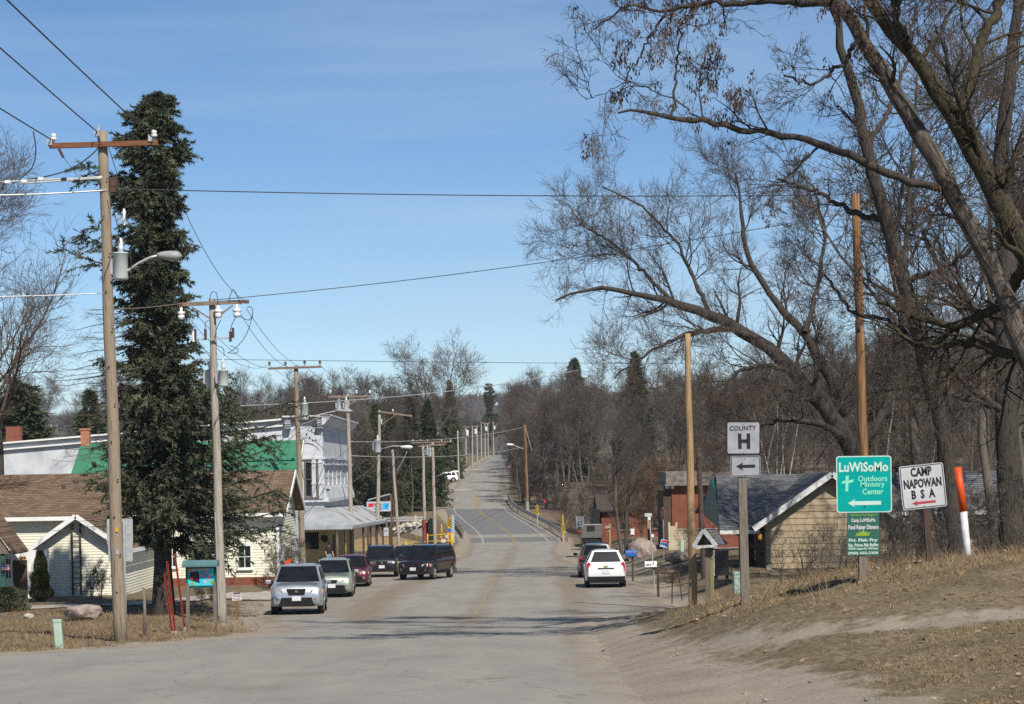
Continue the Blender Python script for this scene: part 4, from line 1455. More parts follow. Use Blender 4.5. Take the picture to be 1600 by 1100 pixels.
limb_tree('arching_tree', 'bare tree with a dark limb arching left over the tan house', [
    [(1352, 860, 24), (1345, 760, 21), (1330, 690, 18), (1290, 640, 15), (1240, 582, 13), (1190, 532, 11.5), (1110, 492, 9.5), (1050, 472, 7.5), (990, 458, 5), (920, 446, 3), (868, 470, 1.5)],
    [(1335, 700, 11), (1310, 620, 10, 1), (1285, 570, 9, 1.4), (1258, 520, 8, 1.8), (1215, 478, 6.5, 2.1), (1165, 400, 5, 2.4), (1158, 330, 3.4, 2.6), (1150, 270, 2, 2.8)],
    [(1190, 532, 6), (1140, 512, 5, -1), (1080, 520, 4, -1.5), (1020, 545, 2.6, -2), (960, 590, 1.4, -2.2)],
    [(1110, 492, 5), (1085, 440, 4, 1.5), (1060, 380, 3, 2), (1000, 320, 2, 2.4), (940, 290, 1.2, 2.6)],
    [(1240, 582, 6), (1200, 570, 4.6, -1.5), (1150, 580, 3.2, -2), (1110, 640, 2, -2.4)],
    [(1050, 472, 4), (1000, 420, 3, 0.5), (960, 380, 2.2, 0.8), (905, 350, 1.4, 1)],
    [(1330, 690, 8), (1280, 660, 6.5, -1.5), (1220, 655, 5, -2), (1160, 672, 3.4, -2.4), (1120, 700, 2, -2.6)],
    [(1258, 520, 5), (1280, 440, 4, 2.4), (1290, 360, 3, 2.8), (1270, 290, 2, 3)],
    [(1335, 720, 9), (1385, 640, 8, 1), (1400, 560, 6, 1.6), (1440, 470, 4, 2)],
], 108.0, 74, 'bark', 1, thin=0.82, gens=(15, 8, 5, 4), L=(3.3, 1.7, 0.95, 0.55), up=0.10, twig_r=0.0075)

limb_tree('edge_tree', 'dark bare tree at the far right edge behind the orange topped pipe', [
    [(1585, 850, 20), (1575, 700, 18), (1568, 560, 16), (1575, 420, 14), (1560, 280, 12), (1575, 140, 10), (1590, 20, 8), (1600, -80, 6)],
    [(1568, 560, 7), (1520, 480, 6, 1), (1480, 440, 4.6, 1.6), (1440, 360, 3, 2)],
    [(1575, 420, 7), (1620, 350, 6, 1), (1650, 250, 4, 1.6)],
    [(1560, 280, 6), (1510, 210, 5, -1), (1490, 120, 3.6, -1.5), (1460, 40, 2, -2)],
    [(1575, 640, 6), (1500, 620, 5, -1), (1440, 600, 3.4, -1.6), (1380, 610, 2, -2)],
], 72.0, 75, 'bark', 1, seeds=0.1, gens=(12, 8, 5, 4), L=(3.4, 1.5, 0.7, 0.32), up=0.04, twig_r=0.006)
# crowns further back fill the upper right corner
for px, row, d, i, lab in [(1450, 130, 84, 1, 'tall bare tree filling the sky behind the dark trunk'), (1545, 60, 92, 3, 'tall two stemmed bare tree behind the mossy trunk'),
                           (1610, 150, 80, 4, 'many stemmed bare tree at the right edge behind the mossy trunk')]:
    p = U(px, row, d)
    z = gz(p.x, d)
    put_tree('bare_tree', BT[i], lab, 'tree', (p.x, d, z - 0.1), i * 1.1, (p.z - z) / 14.5)

for k, (px, d, h) in enumerate([(1420, 88, 3.0), (1465, 86, 3.2), (1500, 90, 3.4), (1540, 86, 3.2), (1580, 88, 3.2), (1610, 84, 3.0), (1480, 76, 2.6), (1400, 82, 2.4)]):
    x = (px - 800) / F * d
    put_tree('brush', SHRUB[k % 2], 'thick brush in front of the right hand wing of the tan house', 'bush', (x, d, gz(x, d) - 0.1), k * 1.9, h / 3, 'thick brush by the tan house wing')
# brush on the bank and in front of the tan house
rs = np.random.default_rng(9)
for k, (px, row, d, h) in enumerate([(1225, 930, 60, 2.2), (1262, 925, 64, 2.8), (1310, 915, 60, 2.6), (1385, 900, 58, 2.6), (1420, 895, 56, 2.4), (1400, 880, 66, 3.0), (1470, 885, 56, 2.4), (1500, 880, 64, 3.0),
                                     (1545, 870, 56, 2.4), (1580, 860, 62, 3.0), (1615, 860, 52, 2.2), (1285, 905, 72, 3.0), (1350, 900, 72, 3.0), (1440, 900, 74, 3.4)]):
    p = U(px, row, d)
    put_tree('brush', THIN[k % 2], 'tangle of leafless brush stems on the bank before the tan house', 'bush', (p.x, d, gz(p.x, d) - 0.1), k * 1.7, h / 3, 'leafless brush on the bank')
for k, (px, d, h) in enumerate([(1000, 172, 5.5), (1030, 165, 6.5), (978, 178, 5.0)]):
    x = (px - 800) / F * d
    put_tree('shrub', SHRUB_RED, 'reddish leafless shrub before the low brick house', 'bush', (x, d, gz(x, d) - 0.1), k, h / 4, 'reddish shrubs by the brick house')
for k, (px, d, h) in enumerate([(880, 245, 5), (905, 240, 5.5), (930, 236, 5), (955, 230, 5.5), (850, 262, 5), (835, 290, 5), (825, 315, 5), (868, 275, 6), (815, 350, 5), (980, 225, 6)]):
    x = max((px - 800) / F * d, float(re(d)) + 3)
    put_tree('brush', SHRUB[k % 2], 'low leafless brush along the edge of the right hand wood', 'bush', (x, d, gz(x, d) - 0.1), k * 1.3, h / 3, 'leafless brush at the wood edge')
for k, y in enumerate(np.arange(262, 620, 11)):
    x = float(re(y)) + rs.uniform(1.6, 3.6)
    put_tree('brush', SHRUB[k % 2], 'leafless roadside brush along the right edge of the hill road', 'bush', (x, y, gz(x, y) - 0.1), k * 1.1, rs.uniform(1.0, 1.7), 'leafless brush along the hill road')
for k, (px, d, h) in enumerate([(58, 84.6, 1.2), (140, 84.4, 1.5), (155, 84.2, 1.2), (430, 96, 2.2), (452, 99, 2.4), (330, 80, 0.9), (312, 79, 0.8)]):
    x = (px - 800) / F * d
    put_tree('shrub', SHRUB[k % 2], 'small leafless shrub by the foot of the cream house wall', 'bush', (x, d, gz(x, d) - 0.05), k, h / 3, 'leafless shrubs by the cream house')


# evergreen shrubs of the cream house
def leafy(name, label, c, h, prof, seed, mat, n=9000, size=0.06):
    rng = np.random.default_rng(seed)
    root = thing(name, label, 'bush', c)
    zz = rng.uniform(0.02, 1, n)
    r = prof(zz) * np.sqrt(rng.uniform(0.35, 1, n)) * (1 + 0.12 * np.sin(zz * 21 + seed))
    a = rng.uniform(0, 2 * np.pi, n)
    r = r * (1 + 0.1 * np.sin(3 * a + zz * 9))
    p = np.stack([np.cos(a) * r, np.sin(a) * r, zz * h], 1)
    d = np.stack([np.cos(a), np.sin(a), rng.uniform(0.2, 1.4, n)], 1) + rng.normal(size=(n, 3)) * 0.4
    d /= np.linalg.norm(d, axis=1, keepdims=True)
    w = np.cross(d, rng.normal(size=(n, 3)))
    w /= np.linalg.norm(w, axis=1, keepdims=True)
    V = np.stack([p - w * size * 0.3, p + w * size * 0.3, p + d * size * 1.6], 1).reshape(-1, 3)
    link('foliage', np_mesh('foliage', V, np.arange(len(V)).reshape(-1, 3)), M[mat], root)
    t = MB()
    t.tube([(0, 0, -0.1), (0, 0, h * 0.8)], [0.05, 0.015], 6)
    t.build('stem', M['bark'], root)
    return root


p = B(64, 938, 83.2)
leafy('arborvitae', 'narrow conical evergreen against the cream gable wall', p, 1.95, lambda z: 0.42 * np.clip(1.12 - z, 0, 1) ** 0.7 * np.clip(z * 9, 0.4, 1), 4, 'arbor', 14000, 0.05)
p = B(8, 962, 77)
leafy('evergreen_bush', 'low round dark evergreen bush at the left edge', p, 0.85, lambda z: 0.78 * np.sqrt(np.clip(1 - (z - 0.35) ** 2 / 0.45, 0.02, 1)), 5, 'needle', 9000, 0.06)
# ------------------------------------------------------------------ buildings
def clap(mb, A, Bq, z0, z1, expo=0.13, mi=0, gable=None, proud=0.022):
    """lap siding on the wall from A to B (seen from outside A is on the left); gable=(zapex, t at apex)"""
    A, Bq = np.array(A, float), np.array(Bq, float)
    d = Bq - A
    L = np.linalg.norm(d)
    n = np.array([d[1], -d[0]]) / L
    z = z0
    top = gable[0] if gable else z1
    while z < top - 0.01:
        zt = min(z + expo, top)

        def ext(zz):
            if not gable or zz <= z1: return 0.0, 1.0
            f = (zz - z1) / (gable[0] - z1)
            return gable[1] * f, 1 - (1 - gable[1]) * f
        a0, b0 = ext(z)
        a1, b1 = ext(zt)
        p = lambda t, zz, o: (*(A + d * t + n * o), zz)
        mb.poly([p(a0, z, proud), p(b0, z, proud), p(b1, zt, 0.002), p(a1, zt, 0.002)], mi)
        mb.poly([p(a0, z, -0.02), p(b0, z, -0.02), p(b0, z, proud), p(a0, z, proud)], mi)
        z = zt


def wallpt(A, Bq, t, o=0.0):
    A, Bq = np.array(A, float), np.array(Bq, float)
    d = Bq - A
    L = np.linalg.norm(d)
    n = np.array([d[1], -d[0]]) / L
    return A + d * (t / L) + n * o, d / L, n


def window(parent, x0, x1, z0, z1, y, off, cols=2, rws=2, frame=0.07, mat_f='white', name='window', mat_g='glass'):
    """window facing -y on the wall plane y; frame, glass and glazing bars"""
    f = MB()
    w, h = x1 - x0, z1 - z0
    xc, zc = (x0 + x1) / 2, (z0 + z1) / 2
    for (cx_, cz_, sx, sz) in ((x0, zc, frame, h + frame), (x1, zc, frame, h + frame), (xc, z1, w - frame, frame), (xc, z0, w - frame, frame)):
        f.box((cx_, y - 0.04, cz_), (sx, 0.09, sz))
    f.box((xc, y - 0.06, z0 - frame * 0.8), (w + frame * 2, 0.16, 0.05))
    fo = f.build(name, M[mat_f], parent, off=off)
    gl = MB()
    gl.box((xc, y - 0.012, zc), (w - frame, 0.02, h - frame))
    gl.build('pane', M[mat_g], fo, off=(off[0], off[1], off[2]))
    b = MB()
    for i in range(1, cols): b.box((x0 + w * i / cols, y - 0.035, zc), (0.03, 0.03, h - frame))
    for i in range(1, rws): b.box((xc, y - 0.032, z0 + h * i / rws), (w - frame, 0.03, 0.035))
    if b.v: b.build('glazing_bars', M[mat_f], fo, off=off)
    return fo


def slab(mb, pts, th, mi=0):
    """thick panel: quad pts (world) with thickness th downwards along its normal"""
    P = [Vector(p) for p in pts]
    n = (P[1] - P[0]).cross(P[3] - P[0]).normalized()
    if n.z < 0: n = -n
    k = len(mb.v)
    mb.v += [tuple(p) for p in P] + [tuple(p - n * th) for p in P]
    mb.face((k, k + 1, k + 2, k + 3), mi)
    mb.face((k + 7, k + 6, k + 5, k + 4), mi)
    for i in range(4):
        j = (i + 1) % 4
        mb.face((k + i, k + 4 + i, k + 4 + j, k + j), mi)


# ---- cream house with brown roof, its gable wing and porch
Y1 = 98.0
xr = U(434, 850, Y1).x
xl = U(-120, 850, Y1).x
zE = U(400, 801, Y1 - 0.4).z
zRd = U(400, 735, Y1 + 4).z
zb = gz(xr - 3, Y1) - 0.2
o1 = Vector(((xl + xr) / 2, Y1, zb))
H1 = thing('cream_house', 'low cream sided house with brown shingle roof behind the big spruce', 'house', o1)
w = MB()
clap(w, (xl, Y1), (xr, Y1), zb + 0.55, zE + 0.15, 0.125)
clap(w, (xr, Y1), (xr, Y1 + 8), zb + 0.55, zE + 0.1, 0.125, gable=(zRd - 0.15, 0.5))
tag(w.build('siding', M['cream'], H1, off=o1), kind='stuff')
f = MB()
f.box(((xl + xr) / 2, Y1 + 0.06, zb + 0.25), (xr - xl - 0.05, 0.2, 0.62))
f.box((xr - 0.06, Y1 + 4, zb + 0.25), (0.2, 7.9, 0.62))
f.build('foundation', M['brick'], H1, off=o1)
rf = MB()
ov = 0.45
slab(rf, [(xl - 0.4, Y1 - ov, zE), (xr + 0.45, Y1 - ov, zE), (xr + 0.45, Y1 + 4, zRd), (xl - 0.4, Y1 + 4, zRd)], 0.10)
slab(rf, [(xr + 0.45, Y1 + 8 + ov, zE), (xl - 0.4, Y1 + 8 + ov, zE), (xl - 0.4, Y1 + 4.002, zRd), (xr + 0.45, Y1 + 4.002, zRd)], 0.10)
rfo = rf.build('roof', M['shingle_brown'], H1, off=o1)
v = MB()
v.tube([(U(97, 760, Y1 + 2).x, Y1 + 2.4, (zE + zRd) / 2), (U(97, 760, Y1 + 2).x, Y1 + 2.4, (zE + zRd) / 2 + 0.45)], 0.09, 8)
v.build('vent_pipe', M['wood_dark'], rfo, off=o1)
tr = MB()
tr.box(((xl + xr) / 2, Y1 - ov - 0.03, zE - 0.11), (xr - xl + 0.8, 0.05, 0.18))
tr.bar((xr + 0.47, Y1 - ov, zE - 0.10), (xr + 0.47, Y1 + 4, zRd - 0.10), 0.05, 0.2)
tr.bar((xr + 0.47, Y1 + 8 + ov, zE - 0.10), (xr + 0.47, Y1 + 4, zRd - 0.10), 0.05, 0.2)
tr.box((xr + 0.005, Y1 - 0.005, (zb + 0.55 + zE) / 2), (0.14, 0.14, zE - zb - 0.5))
tr.build('trim', M['white'], H1, off=o1)
so = MB()
so.box(((xl + xr) / 2, Y1 - ov / 2, zE - 0.05), (xr - xl, ov - 0.06, 0.03))
so.build('soffit', M['white'], H1, off=o1)
for a, b_, r0, r1 in ((372, 393, 888, 852), (303, 322, 886, 852), (262, 277, 886, 853)):
    window(H1, U(a, 870, Y1).x, U(b_, 870, Y1).x, U(a, r0, Y1).z, U(a, r1, Y1).z, Y1, o1)
# the gable wing towards the road
Yg = 88.5
ap = U(118, 803, Yg - 0.4)
xg0, xg1 = ap.x - 1.82, ap.x + 1.82
hs = 2.12
zg = gz(ap.x, Yg) - 0.15
slope = (ap.z - U(37, 861, Yg - 0.4).z) / hs
zge = ap.z - hs * slope
og = Vector((ap.x, Yg, zg))
WG = thing('garage_wing', 'cream gabled garage wing with spruce shadow on its wall', 'garage', og)
w = MB()
zwt = ap.z - 1.82 * slope - 0.08
clap(w, (xg0, Yg), (xg1, Yg), zg, zwt, 0.115, gable=(ap.z - 0.10, 0.5))
clap(w, (xg1, Yg), (xg1, Y1), zg, zwt, 0.115)
clap(w, (xg0, Y1), (xg0, Yg), zg, zwt, 0.115)
tag(w.build('siding', M['cream'], WG, off=og), kind='stuff')
rf = MB()
yb = Y1 + 1.0
slab(rf, [(ap.x - hs, Yg - 0.42, zge), (ap.x, Yg - 0.42, ap.z), (ap.x, yb, ap.z), (ap.x - hs, yb, zge)], 0.1)
slab(rf, [(ap.x + hs, Yg - 0.42, zge), (ap.x + hs, yb, zge), (ap.x + 0.002, yb, ap.z), (ap.x + 0.002, Yg - 0.42, ap.z)], 0.1)
rf.build('roof', M['shingle_brown'], WG, off=og)
tr = MB()
for sg in (-1, 1):
    tr.bar((ap.x + sg * hs, Yg - 0.45, zge - 0.09), (ap.x, Yg - 0.45, ap.z - 0.09), 0.05, 0.19)
    tr.bar((ap.x + sg * (hs + 0.03), Yg - 0.42, zge - 0.09), (ap.x + sg * (hs + 0.03), Y1 - 0.6, zge - 0.09), 0.05, 0.16)
    tr.box((ap.x + sg * 1.81, Yg - 0.012, (zg + zwt) / 2), (0.12, 0.07, zwt - zg))
tr.build('trim', M['white'], WG, off=og)
dn = MB()
xd = xg0 - 0.08
dn.tube([(xg0 - 0.28, Yg - 0.36, zge - 0.2), (xd, Yg - 0.1, zge - 0.45), (xd, Yg - 0.1, zg + 0.1)], 0.05, 6)
dn.build('downspout', M['white'], WG, off=og)
# trellis ladder on the wing
tl = MB()
a, b_ = U(112, 818, Yg - 0.1), U(125, 818, Yg - 0.1)
for p in (a, b_): tl.box((p.x, Yg - 0.1, (p.z + zg + 0.2) / 2), (0.07, 0.05, p.z - zg - 0.2))
for k in range(11):
    zz = zg + 0.45 + k * 0.22
    tl.box(((a.x + b_.x) / 2, Yg - 0.085, zz), (b_.x - a.x, 0.025, 0.025))
lt = thing('ladder', 'tall dark wooden ladder trellis fixed upright on the cream gable wall', 'ladder', ((a.x + b_.x) / 2, Yg - 0.1, zg))
k = MB()
tl.build('rails', M['wood_dark'], lt, off=lt.location)
# porch at the left edge
Yp = 84.0
pa = U(-34, 788, Yp)
ph = U(24, 864, Yp)
op = Vector((pa.x, Yp, zg))
PO = thing('porch', 'dark gabled porch with green post at the left edge', 'porch', op)
rf = MB()
hw = ph.x - pa.x
slab(rf, [(pa.x - hw, Yp, ph.z), (pa.x, Yp, pa.z), (pa.x, Yp + 2.4, pa.z), (pa.x - hw, Yp + 2.4, ph.z)], 0.1)
slab(rf, [(pa.x + hw, Yp, ph.z), (pa.x + hw, Yp + 2.4, ph.z), (pa.x + 0.002, Yp + 2.4, pa.z), (pa.x + 0.002, Yp, pa.z)], 0.1)
rf.build('roof', M['shingle_brown'], PO, off=op)
gb = MB()
gb.prism([(pa.x - hw + 0.2, ph.z - 0.02), (pa.x + hw - 0.2, ph.z - 0.02), (pa.x, pa.z - 0.2)], Yp + 0.1, Yp + 0.2)
gb.build('gable_board', M['wood_post'], PO, off=op)
q = U(5, 900, Yp + 0.2)
ps = MB()
ps.box((q.x, Yp + 0.25, (zg - 0.1 + ph.z) / 2), (0.13, 0.13, ph.z - zg + 0.1))
ps.build('post', mk('green post paint', (0.02, 0.13, 0.08), rough=0.5), PO, off=op)
wl_ = MB()
wl_.box((U(-10, 900, Yp + 3).x, Yp + 3.1, (zg + ph.z) / 2), (4.4, 0.1, ph.z - zg))
wl_.build('wall', M['white'], PO, off=op)
window(PO, U(8, 880, Yp + 3).x, U(18, 880, Yp + 3).x, U(8, 905, Yp + 3).z, U(8, 872, Yp + 3).z, Yp + 3.05, op, mat_f='white')
d_ = MB()
d_.box((U(32, 900, Yp + 3).x, Yp + 3.0, (zg + U(32, 875, Yp + 3).z) / 2), (0.55, 0.06, U(32, 875, Yp + 3).z - zg))
d_.build('door', M['wood_dark'], PO, off=op)
# hanging basket and flag
q = U(34, 876, Yp + 0.4)
hb = thing('hanging_basket', 'round hanging basket with orange flowers under the porch roof', 'flower basket', q)
k = MB()
k.lathe([(0.03, -0.16), (0.12, -0.12), (0.16, 0.0), (0.15, 0.02)], 10)
k.build('basket', M['wood_dark'], hb)
k = MB()
rr_ = np.random.default_rng(1)
for i in range(26):
    a = rr_.uniform(0, 6.28)
    r = rr_.uniform(0, 0.17)
    k.box((math.cos(a) * r, math.sin(a) * r, rr_.uniform(0.0, 0.14)), (0.07, 0.07, 0.05), i % 2)
k.build('flowers', [mk('orange petals', (0.62, 0.20, 0.02), rough=0.6), mk('yellow petals', (0.6, 0.38, 0.05), rough=0.6)], hb)
k = MB()
for a in (0, 2.1, 4.2): k.tube([(0.15 * math.cos(a), 0.15 * math.sin(a), 0.02), (0, 0, 0.42)], 0.008, 4)
k.build('hanger', M['black'], hb)
q = U(9, 886, Yp + 0.1)
fl = thing('flag', 'small striped red and white flag hung by the green porch post', 'flag', q)
k = MB()
for i in range(7): k.box((0, -0.01, 0.10 - i * 0.035), (0.30, 0.012, 0.034), i % 2)
k.build('cloth', [M['red'], M['white']], fl)
k = MB()
k.box((-0.08, -0.02, 0.06), (0.13, 0.01, 0.12))
k.build('canton', M['blue'], fl)
k = MB()
k.tube([(-0.17, 0, -0.16), (-0.17, 0, 0.22)], 0.012, 6)
k.build('staff', M['wood_brown'], fl)

# ---- white house with green metal roof
Y2 = 115.0
xr = U(466, 800, Y2).x
xl = U(110, 748, Y2).x
zE2 = U(455, 744, Y2 - 0.4).z
zR2 = U(440, 688, Y2 + 2.9).z
zb = gz(xr - 2, Y2) - 0.3
o2 = Vector((xr - 6, Y2, zb))
H2 = thing('white_house', 'white sided house with green metal roof and brick chimney', 'house', o2)
w = MB()
clap(w, (xl + 0.3, Y2), (xr - 0.35, Y2), zb, zE2 + 0.1, 0.13)
clap(w, (xr - 0.35, Y2), (xr - 0.35, Y2 + 5.8), zb, zE2 + 0.1, 0.13, gable=(zR2 - 0.12, 0.5))
tag(w.build('siding', M['white_siding'], H2, off=o2), kind='stuff')
npan = 17
pw = (xr + 0.05 - xl) / npan
dy, dz = 4.6, zR2 - zE2
pm = MB()
slab(pm, [(0.004, -0.4, 0), (pw - 0.004, -0.4, 0), (pw - 0.004, 2.9, dz), (0.004, 2.9, dz)], 0.05)
for xx in (0.012, pw * 0.5):
    wv = 0.022 if xx < 0.1 else 0.012
    slab(pm, [(xx, -0.41, wv), (xx + 0.03, -0.41, wv), (xx + 0.03, 2.9, dz + wv), (xx, 2.9, dz + wv)], wv)
p0 = pm.build('roof_panel', M['green_roof'], H2)
p0.location = (xl - o2.x, Y2 - o2.y, zE2 - o2.z)
for i in range(1, npan):
    c = p0.copy()
    COL.objects.link(c)
    c.location.x = xl - o2.x + pw * i
rf = MB()
slab(rf, [(xr - 0.30, Y2 + 6.2, zE2), (xl, Y2 + 6.2, zE2), (xl, Y2 + 2.904, zR2), (xr - 0.30, Y2 + 2.904, zR2)], 0.06)
rf.build('rear_roof', M['green_roof'], H2, off=o2)
tr = MB()
tr.bar((xr + 0.08, Y2 - 0.4, zE2 - 0.12), (xr + 0.08, Y2 + 2.9, zR2 - 0.12), 0.05, 0.24)
tr.bar((xr - 0.27, Y2 + 6.2, zE2 - 0.12), (xr - 0.27, Y2 + 2.9, zR2 - 0.12), 0.05, 0.24)
tr.box(((xl + xr) / 2, Y2 - 0.40, zE2 - 0.14), (xr - xl, 0.05, 0.18))
tr.box((xr - 0.36, Y2 + 0.0, (zb + zE2) / 2), (0.16, 0.10, zE2 - zb))
tr.build('trim', M['white'], H2, off=o2)
so = MB()
so.box(((xl + xr) / 2, Y2 - 0.2, zE2 - 0.07), (xr - xl - 0.1, 0.36, 0.03))
so.build('soffit', M['white'], H2, off=o2)
ch = MB()
cpx = U(134, 690, Y2 + 2.9)
ch.box((cpx.x, Y2 + 2.9, zR2 + 0.0), (0.46, 0.46, 1.5))
ch.box((cpx.x, Y2 + 2.9, zR2 + 0.78), (0.54, 0.54, 0.10))
ch.build('chimney', M['brick_chim'], H2, off=o2)
q = U(440, 866, Y1 - 1.5)
gq = gz(q.x, q.y)
bx_ = thing('meter_box', 'dark grey box on a post beside the cream house corner', 'box', (q.x, q.y, gq))
k = MB()
k.prism(rrect(0.24, 0.55, 0.05, cz0=q.z - gq), -0.1, 0.1)
k.build('case', M['lamp_grey'], bx_)
k = MB()
k.box((0, 0, (q.z - gq) / 2 - 0.1), (0.09, 0.08, q.z - gq - 0.2))
k.build('post', M['wood_post'], bx_)
k = MB()
k.prism([(0.1, q.z - gq - 0.35), (0.4, q.z - gq - 0.18), (0.4, q.z - gq - 0.42), (0.14, q.z - gq - 0.55)], -0.03, 0.03)
k.build('orange_flag', M['orange'], bx_)

# ---- two storey store with white walls and tin porch roof
Y3 = 131.0
xc = U(505, 740, Y3).x
zc_ = U(505, 650, Y3).z
zb = gz(xc, Y3) - 0.3
xl = U(-60, 700, Y3).x
Y3b = 153.0
o3 = Vector((xc, Y3, zb))
ST = thing('store', 'two storey white painted store with heavy cornice and tin porch roof', 'store', o3)
w = MB()
zl0, zl1 = U(450, 655, Y3).z, U(0, 697, Y3).z
x45 = U(452, 700, Y3).x
w.prism([(xl, zb), (x45, zb), (x45, zl0 - 0.3), (xl, zl1 - 0.3)], Y3 + 0.1, Y3b)
w.build('side_wall', M['store_wall'], ST, off=o3)
w = MB()
w.box(((x45 + xc) / 2 + 0.0, (Y3 + Y3b) / 2, (zb + zc_ - 0.35) / 2), (xc - x45 - 0.004, Y3b - Y3, zc_ - 0.35 - zb))
w.build('front_block', M['store_wall'], ST, off=o3)
# sloping coping on the side parapet
cp = MB()
for (dz_, th, pr) in ((0.0, 0.10, 0.30), (-0.38, 0.09, 0.18)):
    cp.bar((xl, Y3 + 0.1 - pr / 2, zl1 + dz_), (x45 - 0.35, Y3 + 0.1 - pr / 2, zl0 + dz_), pr + 0.1, th)
cp.build('coping', M['white'], ST, off=o3)
cp = MB()
cp.prism([(xl, zl1 - 0.31), (x45 - 0.3, zl0 - 0.31), (x45 - 0.3, zl0 - 0.05), (xl, zl1 - 0.05)], Y3 - 0.02, Y3 + 0.4)
cp.build('parapet', mk('weathered parapet tin', (0.30, 0.31, 0.33), (0.60, 0.61, 0.64), scale=1.0, stretch=(1, 1, 3), rough=0.7, detail=9), ST, off=o3)
# cornice
co = MB()
co.box(((x45 + xc) / 2 + 0.1, Y3 - 0.2, zc_), (xc - x45 + 0.9, 0.6, 0.09))
co.prism([(xc, zc_ - 0.55), (xc + 0.15, zc_ - 0.5), (xc + 0.5, zc_ - 0.1), (xc + 0.5, zc_), (xc, zc_)], Y3 - 0.45, Y3b + 0.3)
co.box((xc + 0.25, (Y3 + Y3b) / 2, zc_ + 0.03), (0.7, Y3b - Y3 + 1.0, 0.08))
co.build('cornice', M['store_wall'], ST, off=o3)
for xx in (x45 - 0.05, xc - 0.12):
    k = MB()
    k.prism([(-0.02, -0.75), (-0.16, -0.7), (-0.36, -0.1), (-0.36, 0.0), (-0.02, 0.0)], xx - 0.17, xx + 0.17, axis='x')
    for i in range(5): k.box((xx, -0.20 - 0.03 * (5 - i) / 2, -0.65 + i * 0.14), (0.38, 0.24, 0.03))
    for i, p_ in enumerate(k.v): k.v[i] = (p_[0], p_[1] + Y3, p_[2] + zc_ - 0.04)
    k.build('bracket', M['lamp_grey'] if False else M['store_wall'], ST, off=o3)
# entablature, pilasters, panels
k = MB()
zen = U(505, 716, Y3).z
k.box(((x45 + xc) / 2, Y3 - 0.06, zen), (xc - x45 + 0.15, 0.14, 0.10))
k.box((xc + 0.07, (Y3 + Y3b) / 2, zen), (0.14, Y3b - Y3, 0.10))
k.box((xc + 0.09, (Y3 + Y3b) / 2, zen - 0.35), (0.18, Y3b - Y3, 0.12))
zsk = U(505, 780, Y3).z
k.prism([(xc, zsk + 0.75), (xc + 0.10, zsk + 0.7), (xc + 0.28, zsk), (xc + 0.28, zsk - 0.2), (xc, zsk - 0.2)], Y3 - 0.1, Y3b)
k.box(((x45 + xc) / 2 + 0.08, Y3 - 0.10, zsk - 0.1), (xc - x45 + 0.5, 0.24, 0.12))
k.build('entablature', M['store_wall'], ST, off=o3)
for i, yy in enumerate([Y3 + 0.25, Y3 + 3.4, Y3 + 6.6, Y3 + 9.9, Y3 + 13.2, Y3 + 16.4, Y3 + 19.6]):
    k = MB()
    k.box((xc + 0.03, yy, (zen + zsk) / 2 + 0.1), (0.06, 0.42, zen - zsk - 0.35))
    k.box((xc + 0.045, yy, zsk + 0.85), (0.09, 0.52, 0.14))
    k.build('pilaster', M['store_wall'], ST, off=o3)
for xx in (xc - 0.16, xc - 0.55):
    k = MB()
    k.box((xx, Y3 - 0.05, (zen + zsk) / 2), (0.24, 0.12, zen - zsk - 0.1))
    k.box((xx, Y3 - 0.07, zsk + 0.95), (0.30, 0.16, 0.12))
    k.box((xx, Y3 - 0.07, zen - 0.25), (0.30, 0.16, 0.10))
    k.build('pilaster', M['store_wall'], ST, off=o3)
# arch ornament on the frieze
k = MB()
ax = U(476, 700, Y3).x
az = U(476, 706, Y3).z
k.tube([(ax + 0.9 * math.cos(t), Y3 - 0.02, az + 0.55 * math.sin(t)) for t in np.linspace(0.25, 2.0, 10)], 0.035, 6)
k.build('arch_moulding', M['store_wall'], ST, off=o3)
for yy in ():
    fm = MB()
    fm.box((xc + 0.03, yy, (zen + zsk) / 2 + 0.15), (0.08, 1.5, 2.0))
    fo = fm.build('window', M['white'], ST, off=o3)
    pn = MB()
    pn.box((xc + 0.06, yy, (zen + zsk) / 2 + 0.15), (0.05, 1.2, 1.8))
    pn.build('pane', M['glass'], fo, off=o3)
window(ST, U(477, 740, Y3).x, U(496, 740, Y3).x, U(477, 776, Y3).z, U(477, 722, Y3).z, Y3 - 0.01, o3, cols=2, rws=2, frame=0.08, mat_f='wood_post')
k = MB()
q = U(513, 767, Y3)
k.lathe([(0.10, 0), (0.12, 0.05), (0.05, 0.12)], 10, (xc + 0.22, Y3 + 0.6, q.z))
k.build('wall_lamp', M['black'], ST, off=o3)
# tin porch roof, hipped round the corner
ye = Y3 - 2.3
xe = U(551, 828, ye).x
ze = U(515, 822, ye).z
zt_ = U(500, 792, Y3).z
xw = U(470, 800, Y3).x
k = MB()


def tin(mb, a, b, c, d, n, mi, rib=0.03):
    """ribbed tin sheet: a-b eave, d-c top"""
    a, b, c, d = map(Vector, (a, b, c, d))
    nr = (b - a).cross(d - a).normalized()
    if nr.z < 0: nr = -nr
    pts = []
    for i in range(2 * n + 1):
        t = i / (2 * n)
        o = nr * (rib if i % 2 else 0)
        pts.append((a.lerp(b, t) + o, d.lerp(c, t) + o))
    for i in range(2 * n):
        mb.poly([pts[i][0], pts[i + 1][0], pts[i + 1][1], pts[i][1]], mi)


